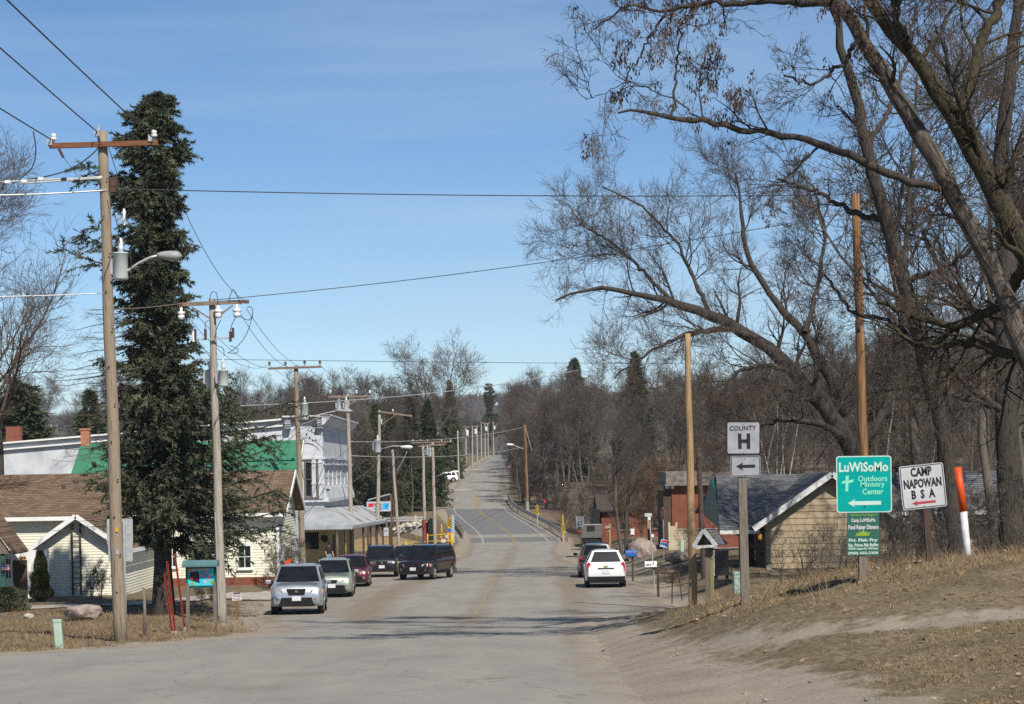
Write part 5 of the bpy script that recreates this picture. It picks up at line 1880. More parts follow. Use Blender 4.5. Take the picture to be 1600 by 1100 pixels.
tin(k, (xw, ye, ze), (xe, ye, ze), (xc, Y3, zt_), (xw, Y3, zt_), 16, 0)
tin(k, (xe, ye, ze), (xe, 165, ze - 0.5), (xc, 165, zt_ - 0.5), (xc, Y3, zt_), 60, 1)
k.build('porch_roof', [M['tin'], M['tin_rust']], ST, off=o3, fix=False)
k = MB()
nt_ = 26
for i in range(nt_):
    x0_, x1_ = xw + (xe - xw) * i / nt_, xw + (xe - xw) * (i + 1) / nt_
    k.prism([(x0_, ze + 0.01), (x0_, ze - 0.16), ((x0_ + x1_) / 2, ze - 0.24), (x1_, ze - 0.16), (x1_, ze + 0.01)], ye - 0.03, ye - 0.01)
nt_ = 150
for i in range(nt_):
    y0_, y1_ = ye + (165 - ye) * i / nt_, ye + (165 - ye) * (i + 1) / nt_
    zz = ze - 0.5 * (i + 0.5) / nt_
    k.prism([(y0_, zz + 0.01), (y0_, zz - 0.15), ((y0_ + y1_) / 2, zz - 0.22), (y1_, zz - 0.15), (y1_, zz + 0.01)], xe + 0.01, xe + 0.03, axis='x')
k.build('valance', M['tin'], ST, off=o3)
for yy in (140, 147, 154, 161):
    k = MB()
    k.box((xe - 0.15, yy, (zb + 0.2 + ze) / 2 - 0.1), (0.13, 0.13, ze - zb - 0.3))
    k.build('porch_post', M['wood_dark'], ST, off=o3)
# shop front under the porch
zs1 = zt_ - 0.15
k = MB()
k.box(((xw + xc) / 2, Y3 - 0.03, (zb + zs1) / 2), (xc - xw, 0.10, zs1 - zb))
k.box((xc + 0.03, (Y3 + Y3b) / 2, (zb + zs1 - 0.5) / 2), (0.10, Y3b - Y3 - 0.1, zs1 - zb - 0.5))
k.build('shop_front', M['yellow_wall'], ST, off=o3)
k = MB()
k.box((U(487, 845, Y3).x, Y3 - 0.09, U(487, 845, Y3).z), (0.85, 0.05, 1.0))
k.build('shop_window', M['glass'], ST, off=o3)
k = MB()
q = U(510, 840, Y3)
k.prism([(q.x - 0.05, q.z - 0.3), (q.x + 0.12, q.z - 0.2), (q.x + 0.1, q.z + 0.15), (q.x - 0.3, q.z + 0.15), (q.x - 0.3, q.z - 0.12)], Y3 - 0.4, Y3 - 0.3)
k.build('hanging_sign', M['black'], ST, off=o3)
for yy in (134, 139, 146):
    k = MB()
    k.box((xc + 0.10, yy, zb + 1.5), (0.05, 1.6, 1.8))
    k.build('shop_window', M['glass'], ST, off=o3)
k = MB()
k.box((xc + 0.10, 136.6, zb + 1.2), (0.06, 1.0, 2.1))
k.build('door', M['wood_dark'], ST, off=o3)
q = U(22, 674, Y3 + 6)
k = MB()
k.box((q.x, Y3 + 6, q.z - 0.4), (0.9, 0.6, 1.4))
k.build('chimney', M['brick'], ST, off=o3)
q = U(95, 744, 110)
k = MB()
for (sx, sz, ww, hh) in ((-0.45, 0, 0.07, 0.6), (0.45, 0, 0.07, 0.6), (0, 0.3, 0.97, 0.08), (0, -0.3, 0.97, 0.08)): k.box((q.x + sx, Y3 + 0.0, U(95, 746, Y3).z + sz), (ww, 0.1, hh))
wf_ = k.build('window', M['wood_post'], ST, off=o3)
k = MB()
k.box((q.x, Y3 + 0.06, U(95, 746, Y3).z), (0.86, 0.05, 0.55))
k.build('pane', M['glass'], wf_, off=o3)

# ---- tan house on the right
Y4 = 94.0
ap = U(1296, 738, Y4 - 0.45)
xa, xb = U(1197, 870, Y4).x, U(1402, 870, Y4).x
xm = (xa + xb) / 2
hs = xm - U(1178, 826, Y4 - 0.45).x
ze4 = U(1178, 824, Y4 - 0.45).z
za4 = ap.z
sl = (za4 - ze4) / hs
zb = gz(xm, Y4) - 0.3
o4 = Vector((xm, Y4, zb))
TH = thing('tan_house', 'tan board sided house with front gable and slate grey roof behind brush', 'house', o4)
zwt = za4 - (xm - xa) * sl - 0.1
bh = 0.275
z = zb
while z < za4 - 0.35:
    z1 = min(z + bh, za4 - 0.2)

    def half(zz): return (xm - xa) if zz <= zwt else (xm - xa) * max(0.0, (za4 - 0.1 - zz) / (za4 - 0.1 - zwt))
    h0, h1 = half(z + 0.006), half(z1)
    k = MB()
    k.v = [(xm - h0, Y4 - 0.035, z + 0.008), (xm + h0, Y4 - 0.035, z + 0.008), (xm + h1, Y4 - 0.010, z1), (xm - h1, Y4 - 0.010, z1),
           (xm - h0, Y4 + 0.03, z + 0.008), (xm + h0, Y4 + 0.03, z + 0.008), (xm + h1, Y4 + 0.03, z1), (xm - h1, Y4 + 0.03, z1)]
    k.f = [(0, 1, 2, 3), (7, 6, 5, 4), (0, 4, 5, 1), (3, 2, 6, 7), (0, 3, 7, 4), (1, 5, 6, 2)]
    k.m = [0] * 6
    k.build('siding_board', M['tan_board'], TH, off=o4)
    z = z1
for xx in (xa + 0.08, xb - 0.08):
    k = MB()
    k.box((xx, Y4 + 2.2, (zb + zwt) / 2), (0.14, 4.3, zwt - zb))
    k.build('side_wall', M['wood_dark'], TH, off=o4)  # dark brown boards; the side wall's shade is put into their colour
rf = MB()
slab(rf, [(xm - hs, Y4 - 0.5, ze4), (xm, Y4 - 0.5, za4), (xm, Y4 + 7, za4), (xm - hs, Y4 + 7, ze4)], 0.12)
slab(rf, [(xm + hs, Y4 - 0.5, ze4), (xm + hs, Y4 + 7, ze4), (xm + 0.002, Y4 + 7, za4), (xm + 0.002, Y4 - 0.5, za4)], 0.12)
rf.build('gable_roof', M['shingle_slate'], TH, off=o4)
fb = MB()
for sg in (-1, 1): fb.bar((xm + sg * (hs + 0.02), Y4 - 0.53, ze4 - 0.08), (xm, Y4 - 0.53, za4 - 0.08), 0.05, 0.24)
fb.build('rake_board', mk('flaking white board', (0.62, 0.62, 0.61), (0.30, 0.29, 0.28), scale=7, rough=0.7, lo=0.5, hi=0.75), TH, off=o4)
# main body behind: ridge parallel to the road front
xL, xR = U(1124, 828, Y4 + 1).x, U(1680, 820, Y4 + 4).x
yrd = Y4 + 7.5
zrd = U(1235, 741, yrd).z
zeL = U(1150, 829, Y4 + 0.8).z
zeR = U(1500, 799, Y4 + 3.2).z
rf = MB()
slab(rf, [(xL, Y4 + 0.8, zeL), (xm - 0.01, Y4 + 0.8, zeL), (xm - 0.01, yrd, zrd), (xL + 0.5, yrd, zrd)], 0.12)
slab(rf, [(xm + 0.01, Y4 + 3.2, zeR), (xR, Y4 + 3.2, zeR), (xR, yrd, zrd), (xm + 0.01, yrd, zrd)], 0.12)
slab(rf, [(xR, yrd + 6, zeR), (xL, yrd + 6, zeR), (xL + 0.5, yrd + 0.002, zrd), (xR, yrd + 0.002, zrd)], 0.12)
rf.build('main_roof', M['shingle_slate'], TH, off=o4)
fb = MB()
fb.box(((xL + xm - hs) / 2 + 0.2, Y4 + 0.77, zeL - 0.07), (xm - hs - xL + 0.4, 0.05, 0.16))
fb.box(((xm + 1.2 + xR) / 2, Y4 + 3.17, zeR - 0.07), (xR - xm - 1.2, 0.05, 0.16))
fb.build('eave_board', mk('flaking white eave', (0.62, 0.62, 0.61), (0.30, 0.29, 0.28), scale=5, rough=0.7, lo=0.5, hi=0.72), TH, off=o4)
k = MB()
k.box(((xb + xR) / 2, Y4 + 4.2, (zb + zeR) / 2), (xR - xb, 0.2, zeR - zb))
k.build('wing_wall', M['tan_board'], TH, off=o4)
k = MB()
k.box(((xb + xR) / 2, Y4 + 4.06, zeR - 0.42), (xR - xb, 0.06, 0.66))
k.build('dark_strip', M['wood_dark'], TH, off=o4)  # dark strip across the wing wall below the eave
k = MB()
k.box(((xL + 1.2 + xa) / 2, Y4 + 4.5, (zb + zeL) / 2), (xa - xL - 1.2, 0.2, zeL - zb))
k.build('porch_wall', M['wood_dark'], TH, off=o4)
k = MB()
k.prism([(Y4 + 0.9, zeL - 0.1), (yrd, zrd - 0.15), (yrd + 5.6, zeR - 0.1)], xL + 0.25, xL + 0.4, axis='x')
k.build('end_gable', M['board_green'], TH, off=o4)  # green gable end, with its shade put into the dark colour
k = MB()
k.bar((U(1150, 832, Y4 + 1).x, Y4 + 1, U(1150, 832, Y4 + 1).z), (U(1192, 868, Y4 + 1).x, Y4 + 1, U(1192, 868, Y4 + 1).z), 0.1, 0.14)
k.build('brace', M['wood_dark'], TH, off=o4)
k = MB()
q = U(1186, 838, Y4 + 0.2)
k.lathe([(0.05, -0.15), (0.09, -0.1), (0.09, 0.1), (0.03, 0.16)], 8, (q.x, Y4 - 0.1, q.z))
k.build('porch_lamp', mk('amber lamp glass', (0.55, 0.27, 0.04), rough=0.3), TH, off=o4)
for a, b_ in ((1440, 1470), (1530, 1560)):
    window(TH, U(a, 850, Y4 + 4).x, U(b_, 850, Y4 + 4).x, U(a, 880, Y4 + 4).z, U(a, 840, Y4 + 4).z, Y4 + 4.1, o4, mat_f='wood_brown')

# ---- brick building on the right
Y5 = 140.0
xa, xb = U(1050, 800, Y5).x, U(1215, 800, Y5).x
zt5 = U(1060, 758, Y5).z
zb = gz(xa, Y5) - 0.4
o5 = Vector(((xa + xb) / 2, Y5, zb))
BB = thing('brick_building', 'tall windowless red brick building behind the two round poles', 'building', o5)
k = MB()
k.box(((xa + xb) / 2, Y5 + 4, (zb + zt5) / 2), (xb - xa, 8, zt5 - zb))
k.build('wall', M['brick'], BB, off=o5)
k = MB()
k.box(((xa + xb) / 2 - 0.2, Y5 + 3.8, zt5 + 0.02), (xb - xa + 0.5, 8.6, 0.12))
k.box(((xa + xb) / 2 - 0.2, Y5 + 4.0, zt5 + 0.42), (xb - xa + 0.3, 8.2, 0.7))
k.box((U(1068, 742, Y5).x, Y5 + 4.2, zt5 + 0.82), (2.4, 8.4, 0.12))
k.build('roof_band', mk('weathered roof band', (0.22, 0.20, 0.185), (0.11, 0.095, 0.085), scale=3, rough=0.9, detail=9), BB, off=o5)
k = MB()
k.box((xa - 0.28, Y5 + 3.0, (zb + zt5) / 2 - 0.2), (0.5, 5.8, zt5 - zb - 0.4))
k.build('shaded_side', M['wood_dark'], BB, off=o5)  # dark box for the shaded left face, shade put into its colour
for px in (1043, 1051):
    k = MB()
    q = U(px, 760, Y5 - 0.4)
    k.lathe([(0.05, 0.12), (0.11, 0.02), (0.13, -0.12), (0.09, -0.14)], 8, (q.x, Y5 - 0.25, q.z))
    k.build('floodlight', M['white'], BB, off=o5)
xw0, xw1 = U(1044, 840, Y5 - 3).x, U(1120, 840, Y5 - 3).x
zb = gz(xw0, Y5 - 3)
ow = Vector(((xw0 + xw1) / 2, Y5 - 3, zb))
WL = thing('block_wall', 'low cream block wall with two raised end blocks before the brick building', 'wall', ow)
ztw = U(1075, 828, Y5 - 3).z
ztl = U(1050, 822, Y5 - 3).z
xs_ = U(1058, 840, Y5 - 3).x
k = MB()
k.box(((xs_ + xw1) / 2, Y5 - 3, (zb + ztw) / 2 - 0.1), (xw1 - xs_, 0.4, ztw - zb + 0.2))
k.box(((xs_ + xw1) / 2, Y5 - 3, ztw + 0.04), (xw1 - xs_, 0.46, 0.08))
k.build('low_wall', M['block'], WL, off=ow)
k = MB()
k.box(((xs_ + xw0) / 2, Y5 - 3.05, (zb + ztl) / 2 - 0.1), (xs_ - xw0, 0.6, ztl - zb + 0.2))
for xx in (xw0 + 0.06, xs_ - 0.06): k.box((xx, Y5 - 3.05, ztl + 0.12), (0.13, 0.5, 0.24))
k.build('pier', M['block'], WL, off=ow)

# ---- low brick house further back
Y6 = 184.0
xa, xb = U(940, 820, Y6).x, U(1043, 820, Y6).x
zt6 = U(950, 797, Y6).z
zb = gz(xa + 2, Y6) - 0.4
o6 = Vector(((xa + xb) / 2, Y6, zb))
LB = thing('brick_house', 'low orange red brick house half hidden by bare trees', 'house', o6)
k = MB()
k.box(((xa + xb) / 2, Y6 + 4, (zb + zt6) / 2), (xb - xa, 8, zt6 - zb))
k.build('wall', M['brick'], LB, off=o6)
rf = MB()
slab(rf, [(xa - 0.4, Y6 - 0.5, zt6), (xb + 0.4, Y6 - 0.5, zt6), (xb + 0.4, Y6 + 4, zt6 + 1.3), (xa - 0.4, Y6 + 4, zt6 + 1.3)], 0.15)
slab(rf, [(xb + 0.4, Y6 + 8.5, zt6), (xa - 0.4, Y6 + 8.5, zt6), (xa - 0.4, Y6 + 4.002, zt6 + 1.3), (xb + 0.4, Y6 + 4.002, zt6 + 1.3)], 0.15)
rf.build('roof', mk('dark brown roof', (0.07, 0.055, 0.045), (0.045, 0.036, 0.03), scale=3, rough=0.9), LB, off=o6)
for a, b_, r0, r1 in ((970, 984, 828, 806), (1019, 1034, 826, 808)):
    window(LB, U(a, 815, Y6).x, U(b_, 815, Y6).x, U(a, r0, Y6).z, U(a, r1, Y6).z, Y6, o6, frame=0.08, mat_f='wood_post', cols=1)
k = MB()
k.box((U(940, 820, Y6).x - 0.5, Y6 + 2, (zb + zt6) / 2 + 0.1), (0.7, 5, zt6 - zb))
k.build('dark_door', M['black'], LB, off=o6)
# ------------------------------------------------------------------ utility poles and lines
def pole(label, base, top, d, r0=0.155, r1=0.105, mat='pole_grey', group=None, name='utility_pole', stain=None):
    b = B(base[0], base[1], d)
    t = U(top[0], top[1], d)
    root = thing(name, label, 'utility pole' if name == 'utility_pole' else 'post', b, 0, group)
    root['d'] = d
    k = MB()
    a = Vector((0, 0, -0.3))
    e = t - b
    n = 14
    k.tube([a + (e - a) * i / n + Vector((0.012 * math.sin(i * 1.1 + d), 0.01 * math.cos(i * 1.7), 0)) for i in range(n + 1)], [r0 + (r1 - r0) * i / n for i in range(n + 1)], 12)
    k.build('shaft', M[mat], root, True)
    if stain:
        k = MB()
        for (f, h) in stain:
            c0, c1 = b * 0 + e * f, e * (f + h)
            rr = r0 + (r1 - r0) * f + 0.006
            k.tube([c0, c1], rr, 12)
        k.build('stain_band', M['pole_stain'], root, True)
    return root


def rel(root, px, row, dd=0.0):
    return U(px, row, root['d'] + dd) - Vector(root.location)


def crossarm(root, a, b, dd=-0.18, w=0.10, h=0.12, mat='arm_grey', braces=()):
    k = MB()
    k.bar(rel(root, *a, dd), rel(root, *b, dd), w, h)
    o = k.build('crossarm', M[mat], root)
    for (p, q) in braces:
        k = MB()
        k.bar(rel(root, *p, dd - 0.06), rel(root, *q, dd - 0.06), 0.03, 0.05)
        k.build('brace', M['arm_grey'], root)
    return o


def insulator(root, px, row, dd=-0.18, mat='porcelain', s=1.0, down=False):
    p = rel(root, px, row, dd)
    k = MB()
    prof = [(0.02, 0), (0.02, 0.06), (0.06, 0.065), (0.055, 0.10), (0.035, 0.11), (0.05, 0.12), (0.045, 0.17), (0.015, 0.18)]
    if down: prof = [(r, -z) for r, z in reversed(prof)]
    k.lathe([(r * s, z * s) for r, z in prof], 8, tuple(p))
    return k.build('insulator', M[mat], root, True)


def transformer(root, px, row0, row1, wpx, dd=-0.1, bushes=1):
    """drum from row0 (top) to row1 (bottom)"""
    d = root['d'] + dd
    a, b = rel(root, px, row0, dd), rel(root, px, row1, dd)
    r = wpx / 2 / F * d
    h = a.z - b.z
    k = MB()
    k.lathe([(r * 0.93, 0), (r, 0.04), (r, h * 0.93), (r * 1.06, h * 0.94), (r * 1.06, h * 0.985), (r * 0.6, h), (r * 0.1, h * 1.02)], 18, tuple(b))
    o = k.build('transformer', M['grey_paint'], root, True)
    k = MB()
    k.lathe([(0.06, 0), (0.06, 0.08), (0.075, 0.10), (0.05, 0.14), (0.065, 0.17), (0.045, 0.22), (0.055, 0.25), (0.02, 0.34)], 8, tuple(a))
    k.build('bushing', M['porcelain'], o, True)
    k = MB()
    k.box((b.x - r - 0.03, b.y + 0.05, b.z + h * 0.5), (0.12, 0.08, h * 0.6))
    k.build('mount', M['galv'], o)
    return o


def lamp(root, pts, head, mat_head='lamp_grey', dd=-0.15, r=0.03, hr=0.16, strut=None):
    """bracket arm along pixel points with a cobra head lamp at head=(px0,row0,px1,row1)"""
    k = MB()
    k.tube([rel(root, x, y, dd) for x, y in pts], r, 8)
    o = k.build('lamp_arm', M['galv'], root, True)
    a, b = rel(root, head[0], head[1], dd), rel(root, head[2], head[3], dd)
    k = MB()
    n = 9
    P, Rd = [], []
    for i in range(n):
        t = i / (n - 1)
        P.append(a.lerp(b, t))
        Rd.append(hr * (0.35 + 0.65 * math.sin(min(1, t * 1.35 + 0.12) * math.pi / 2)) if t < 0.75 else hr * math.sqrt(max(0.03, 1 - ((t - 0.75) / 0.26) ** 2)))
    k.tube(P, Rd, 12)
    zc = (a.z + b.z) / 2
    for i, v in enumerate(k.v): k.v[i] = (v[0], v[1], zc + (v[2] - zc) * 0.72)
    k.build('lamp_head', M[mat_head], o, True)
    k = MB()
    m = a.lerp(b, 0.62)
    k.lathe([(0.02, -0.13 * hr / 0.16), (hr * 0.5, -0.10 * hr / 0.16), (hr * 0.62, -0.04 * hr / 0.16)], 10, tuple(m))
    k.build('lens', mk('lamp lens glass', (0.35, 0.36, 0.36), rough=0.2, spec=0.5), o, True)
    if strut:
        k = MB()
        k.tube([rel(root, *p, dd) for p in strut], 0.018, 6)
        k.build('strut', M['galv'], root)
    return o


def cable(root, pts, r=0.012, mat='wire', dd=-0.25, name='jumper_cable'):
    """short hanging leads belonging to a pole, smoothed through pixel points"""
    P = [rel(root, x, y, dd) for x, y in pts]
    out = []
    for i in range(len(P) - 1):
        p0, p1, p2, p3 = P[max(i - 1, 0)], P[i], P[i + 1], P[min(i + 2, len(P) - 1)]
        for t in np.linspace(0, 1, 6)[:-1]:
            out.append(0.5 * ((2 * p1) + (p2 - p0) * t + (2 * p0 - 5 * p1 + 4 * p2 - p3) * t * t + (3 * p1 - p0 - 3 * p2 + p3) * t ** 3))
    out.append(P[-1])
    k = MB()
    k.tube(out, r, 5)
    return k.build(name, M[mat], root, True)


# first pole
p1 = pole('weathered tan utility pole nearest the camera with rust brown crossarm', (188, 988), (160, 205), 51.5, 0.165, 0.115, 'pole_tan')
crossarm(p1, (77, 228), (247, 223), mat='arm_rust')
for (px, row, s) in ((84, 224, 1.3), (241, 219, 1.3)): insulator(p1, px, row, s=s)
for (px, row) in ((78, 222), (236, 216), (152, 208)):
    k = MB()
    q = rel(p1, px, row, -0.2)
    k.box(q, (0.12, 0.12, 0.16))
    k.box(q + Vector((0.05, 0, 0.12)), (0.04, 0.05, 0.16))
    k.build('clamp', M['galv'], p1)
k = MB()
k.tube([rel(p1, 92, 232, -0.3), rel(p1, 99, 246, -0.3)], 0.035, 8)
k.build('arrester', M['brown_porc'], p1)
k = MB()
q = rel(p1, 178, 290, 0.05)
k.box(q, (0.16, 0.3, 0.34))
k.build('bracket', M['wood_dark'], p1)
transformer(p1, 189, 394, 437, 23)
k = MB()
q = rel(p1, 194, 338, -0.1)
k.lathe([(0.02, -0.22), (0.045, -0.2), (0.03, -0.12), (0.045, -0.06), (0.03, 0.02), (0.045, 0.1), (0.02, 0.18)], 8, tuple(q))
k.build('fuse_cutout', M['porcelain'], p1, True)
k = MB()
k.bar(rel(p1, 180, 345), rel(p1, 194, 336, -0.1), 0.03, 0.04)
k.build('cutout_bracket', M['galv'], p1)
lamp(p1, [(174, 436), (190, 430), (215, 412), (235, 402), (252, 398)], (246, 398, 284, 401), hr=0.17)
cable(p1, [(52, 205), (56, 235), (50, 262), (30, 280)], 0.016)
cable(p1, [(150, 205), (156, 222), (145, 240), (110, 264), (70, 276), (30, 282)], 0.016)
cable(p1, [(99, 246), (112, 262), (124, 280)], 0.007)
cable(p1, [(170, 300), (182, 345), (187, 380)], 0.010)
cable(p1, [(176, 280), (200, 272), (222, 258)], 0.008)
cable(p1, [(204, 400), (206, 425), (202, 436)], 0.008)
cable(p1, [(30, 287), (90, 283), (160, 278)], 0.022, 'wire_pale')
cable(p1, [(0, 285), (60, 281), (120, 279), (160, 276)], 0.024, 'wire_pale')
for (px, row) in ((12, 284), (38, 283), (64, 279), (100, 280), (120, 283)):
    k = MB()
    k.box(rel(p1, px, row, -0.25), (0.13, 0.06, 0.07))
    k.build('splice_clamp', M['porcelain'] if px < 70 else M['black'], p1)
k = MB()
for i in range(12):
    t = 0.08 + i * 0.075
    q = rel(p1, 188 - 28 * t + (5 if i % 2 else -3), 988 - 783 * t, -0.15)
    k.tube([q, q + Vector((0, -0.03, 0))], 0.02, 6)
k.build('bolts', M['black'], p1)

for fz, m_ in ((0.16, 'galv'), (0.205, 'yellow')):
    k = MB()
    q = rel(p1, 188 - 28 * fz, 988 - 783 * fz, -0.16)
    k.box(q, (0.07, 0.012, 0.11))
    k.build('tag_plate', M[m_], p1)
# second pole
p2 = pole('grey utility pole behind the blue information board with looping jumper cables', (347, 965), (331, 467), 69.0, 0.155, 0.105, 'pole_grey')
crossarm(p2, (280, 476), (389, 471), braces=(((300, 480), (327, 497)), ((364, 477), (337, 497))))
insulator(p2, 283, 480, down=True, s=2.2)
insulator(p2, 370, 475, down=True, s=2.4)
insulator(p2, 341, 476, down=True, s=2.4)
k = MB()
k.bar(rel(p2, 300, 531, -0.2), rel(p2, 362, 528, -0.2), 0.05, 0.05)
k.build('steel_arm', M['galv'], p2)
for (px, row, m) in ((302, 526, 'porcelain'), (305, 522, 'brown_porc'), (321, 522, 'brown_porc'), (360, 526, 'brown_porc'), (364, 520, 'brown_porc')):
    q = rel(p2, px, row, -0.25)
    k = MB()
    k.tube([q + Vector((0, 0, -0.16)), q + Vector((0, 0, 0.16))], 0.045, 8)
    k.build('arrester', M[m], p2)
transformer(p2, 349, 578, 604, 16, dd=-0.25)
transformer(p2, 329, 577, 606, 15, dd=0.45)
for pts in ([(327, 470), (331, 457), (338, 458), (341, 475)], [(357, 472), (364, 452), (372, 466), (377, 476)], [(371, 492), (378, 496), (389, 500), (395, 490), (393, 480), (386, 480)],
            [(395, 492), (386, 520), (372, 540), (356, 552)], [(370, 492), (362, 508), (359, 520)], [(360, 540), (372, 546), (368, 552), (355, 551)],
            [(284, 496), (295, 500), (298, 515), (303, 525)], [(308, 530), (318, 545), (328, 552)], [(340, 540), (349, 545), (350, 556)], [(345, 500), (338, 515), (336, 530)],
            [(321, 518), (321, 505), (327, 500)], [(315, 550), (324, 552), (329, 560)]):
    cable(p2, pts, 0.012)
cable(p2, [(346, 640), (338, 655), (334, 665)], 0.012)
k = MB()
k.tube([rel(p2, 342, 962, -0.16), rel(p2, 339, 880, -0.16), rel(p2, 336, 800, -0.16)], 0.018, 6)
k.build('ground_conduit', M['galv'], p2)

# third pole with transformer and lamp
p3 = pole('tan utility pole before the green roofed house with four insulators', (474, 905), (462, 571), 112.0, 0.17, 0.11, 'pole_tan')
crossarm(p3, (419, 576), (503, 573), h=0.11, braces=(((481, 580), (467, 594)),))
for px in (421, 446, 476, 500): insulator(p3, px, 572 if px < 450 else 570, mat='brown_porc', s=1.3)
transformer(p3, 476, 630, 656, 12)
lamp(p3, [(466, 656), (490, 650), (520, 643), (532, 642)], (524, 641, 551, 643), hr=0.15, strut=[(470, 664), (500, 652)])
k = MB()
rg = np.random.default_rng(4)
for i in range(12):
    q = rel(p3, 476 + rg.uniform(0, 18), 662 + rg.uniform(0, 28), -0.3)
    k.lathe([(0.03, -0.05), (0.05, 0), (0.02, 0.06)], 6, tuple(q))
k.build('line_connectors', M['black'], p3)
for pts in ([(466, 672), (480, 668), (500, 672), (520, 674)], [(466, 690), (478, 684), (492, 690), (508, 704)], [(466, 676), (478, 690), (490, 694)]): cable(p3, pts, 0.014)
# fourth pole
p4 = pole('pale utility pole at the store corner with transformers under its crossarm', (551, 893), (543, 616), 143.0, 0.165, 0.11, 'pole_grey')
crossarm(p4, (513, 620), (581, 619), h=0.12, braces=(((526, 622), (541, 634)), ((566, 622), (546, 632))))
for px, m in ((516, 'porcelain'), (536, 'brown_porc'), (557, 'porcelain'), (578, 'porcelain')): insulator(p4, px, 616, mat=m, s=1.5)
transformer(p4, 530, 626, 641, 7)
transformer(p4, 541, 627, 640, 6, dd=-0.4)
# fifth pole with one sided arm
p5 = pole('utility pole with one sided crossarm, transformer and long white lamp', (589, 880), (593, 641), 158.0, 0.16, 0.11, 'pole_grey')
crossarm(p5, (592, 643), (644, 650), h=0.12, braces=(((618, 648), (596, 664)),))
insulator(p5, 614, 644, s=1.2)
transformer(p5, 590, 687, 707, 11)
lamp(p5, [(595, 702), (612, 697), (630, 697)], (626, 698, 645, 699), 'porcelain', hr=0.19, r=0.035)
k = MB()
k.tube([rel(p5, 596, 655, -0.2), rel(p5, 596, 662, -0.2)], 0.04, 6)
k.build('fuse_cutout', M['porcelain'], p5)
# slim guy stub
p6 = pole('slim leaning grey pole with no crossarm between the store sign and twin poles', (625, 872), (613, 703), 163.0, 0.13, 0.095, 'pole_grey')
cable(p6, [(620, 736), (628, 722), (636, 706)], 0.02, 'wire_pale', name='guy_wire')
# twin poles
p7 = pole('left pole of the twin poles by the bridge, its foot wrapped in red', (664, 846), (661, 694), 196.0, 0.16, 0.12, 'pole_grey')
crossarm(p7, (643, 692), (706, 690), h=0.12)
p8 = pole('right pole of the twin poles by the bridge with lamp arm', (680, 850), (676, 692), 190.0, 0.17, 0.12, 'pole_grey')
crossarm(p8, (654, 697), (697, 694), h=0.12)
for p, px in ((p7, 668), (p8, 672)): transformer(p, px, 700, 713, 4.5)
for px in (645, 657, 668, 690, 704): insulator(p7, px, 690, mat='porcelain', s=1.0)
for pts in ([(662, 700), (668, 712), (676, 702)], [(664, 706), (670, 716), (677, 708)]): cable(p7, pts, 0.02)
lamp(p8, [(680, 745), (695, 739), (708, 737)], (704, 737, 717, 737), 'porcelain', hr=0.15)
k = MB()
k.tube([rel(p7, 664, 845), rel(p7, 662.5, 812)], 0.21, 10)
k.build('red_wrap', mk('dark red wrap', (0.16, 0.035, 0.035), (0.26, 0.06, 0.05), scale=5, rough=0.7), p7)
# far poles up the hill
for (b, t, d, lab, arm) in [((686, 738), (684, 668), 330, 'far grey pole half hidden by the conifers, first on the hill road', (680, 690, 669)),
                            ((717, 749), (715, 673), 338, 'far bare pole with dark foot beside the white car on the hill', None),
                            ((738, 728), (738, 665), 405, 'far pole at the left end of the cluster on the hill road', (738, 748, 666)),
                            ((746, 723), (745, 665), 430, 'far pole second from the left in the cluster on the hill road', None),
                            ((752, 715), (752, 660), 468, 'far pole third from the left in the cluster on the hill road', (752, 765, 661)),
                            ((758, 712), (757.5, 661), 498, 'far pole fourth from the left in the cluster on the hill road', None),
                            ((763, 709), (762, 661), 525, 'far pole second from the right in the cluster on the hill road', None),
                            ((771.5, 708), (770.5, 659), 555, 'far pole at the right end of the cluster near the hill crest', None),
                            ((728, 740), (728, 667), 372, 'far pole with a white drum seen against the tall pine', (724, 733, 667))]:
    q = pole(lab, b, t, d, 0.17, 0.13, 'pole_grey')
    if arm: crossarm(q, (arm[0], arm[2]), (arm[1], arm[2]), h=0.18)
    if t[0] in (745, 757.5, 770.5, 728):
        a = rel(q, t[0] + (-2 if t[0] == 745 else 2), t[1] + 9, -0.3)
        k = MB()
        k.lathe([(0.25, -0.5), (0.28, 0.3), (0.12, 0.45)], 8, tuple(a))
        k.build('transformer', M['porcelain'], q)
# right hand poles
p9 = pole('rust brown lamp pole on the right at the far end of the bridge rail', (825, 826), (820, 664), 254.0, 0.19, 0.14, 'pole_orange')
lamp(p9, [(819, 702), (808, 698), (800, 695)], (803, 695, 791, 694.5), 'porcelain', hr=0.2, r=0.05)
cable(p9, [(818, 688), (812, 682), (806, 682), (803, 684)], 0.02)
k = MB()
k.tube([rel(p9, 825, 826), rel(p9, 823.6, 784)], 0.22, 10)
k.build('concrete_stub', M['foundation'], p9)
p10 = pole('fresh yellow wood pole with bare jagged top beside the white mailbox', (1083, 936), (1074, 521), 74.0, 0.155, 0.095, 'pole_new')
p11 = pole('thin dark grey pole standing close behind the yellow wood pole', (1101, 907), (1091, 700), 92.0, 0.13, 0.10, 'pole_stain')
p12 = pole('orange brown pole rising above the teal camp sign', (1356, 910), (1337, 303), 66.0, 0.155, 0.12, 'pole_orange', stain=((0.66, 0.03),))


# wires
def wire(label, a, b, sag=0.4, r=0.013, mat='wire', cat='power line'):
    a, b = Vector(a), Vector(b)
    o = thing('power_line', label, cat, a)
    k = MB()
    k.tube([a.lerp(b, t) - Vector((0, 0, sag * 4 * t * (1 - t))) - a for t in np.linspace(0, 1, 25)], r, 5)
    bpy.data.objects.remove(o)
    m = k.build('power_line', M[mat], None, True)
    m.location = a
    return tag(m, label, cat)


def W(px, row, d): return U(px, row, d)


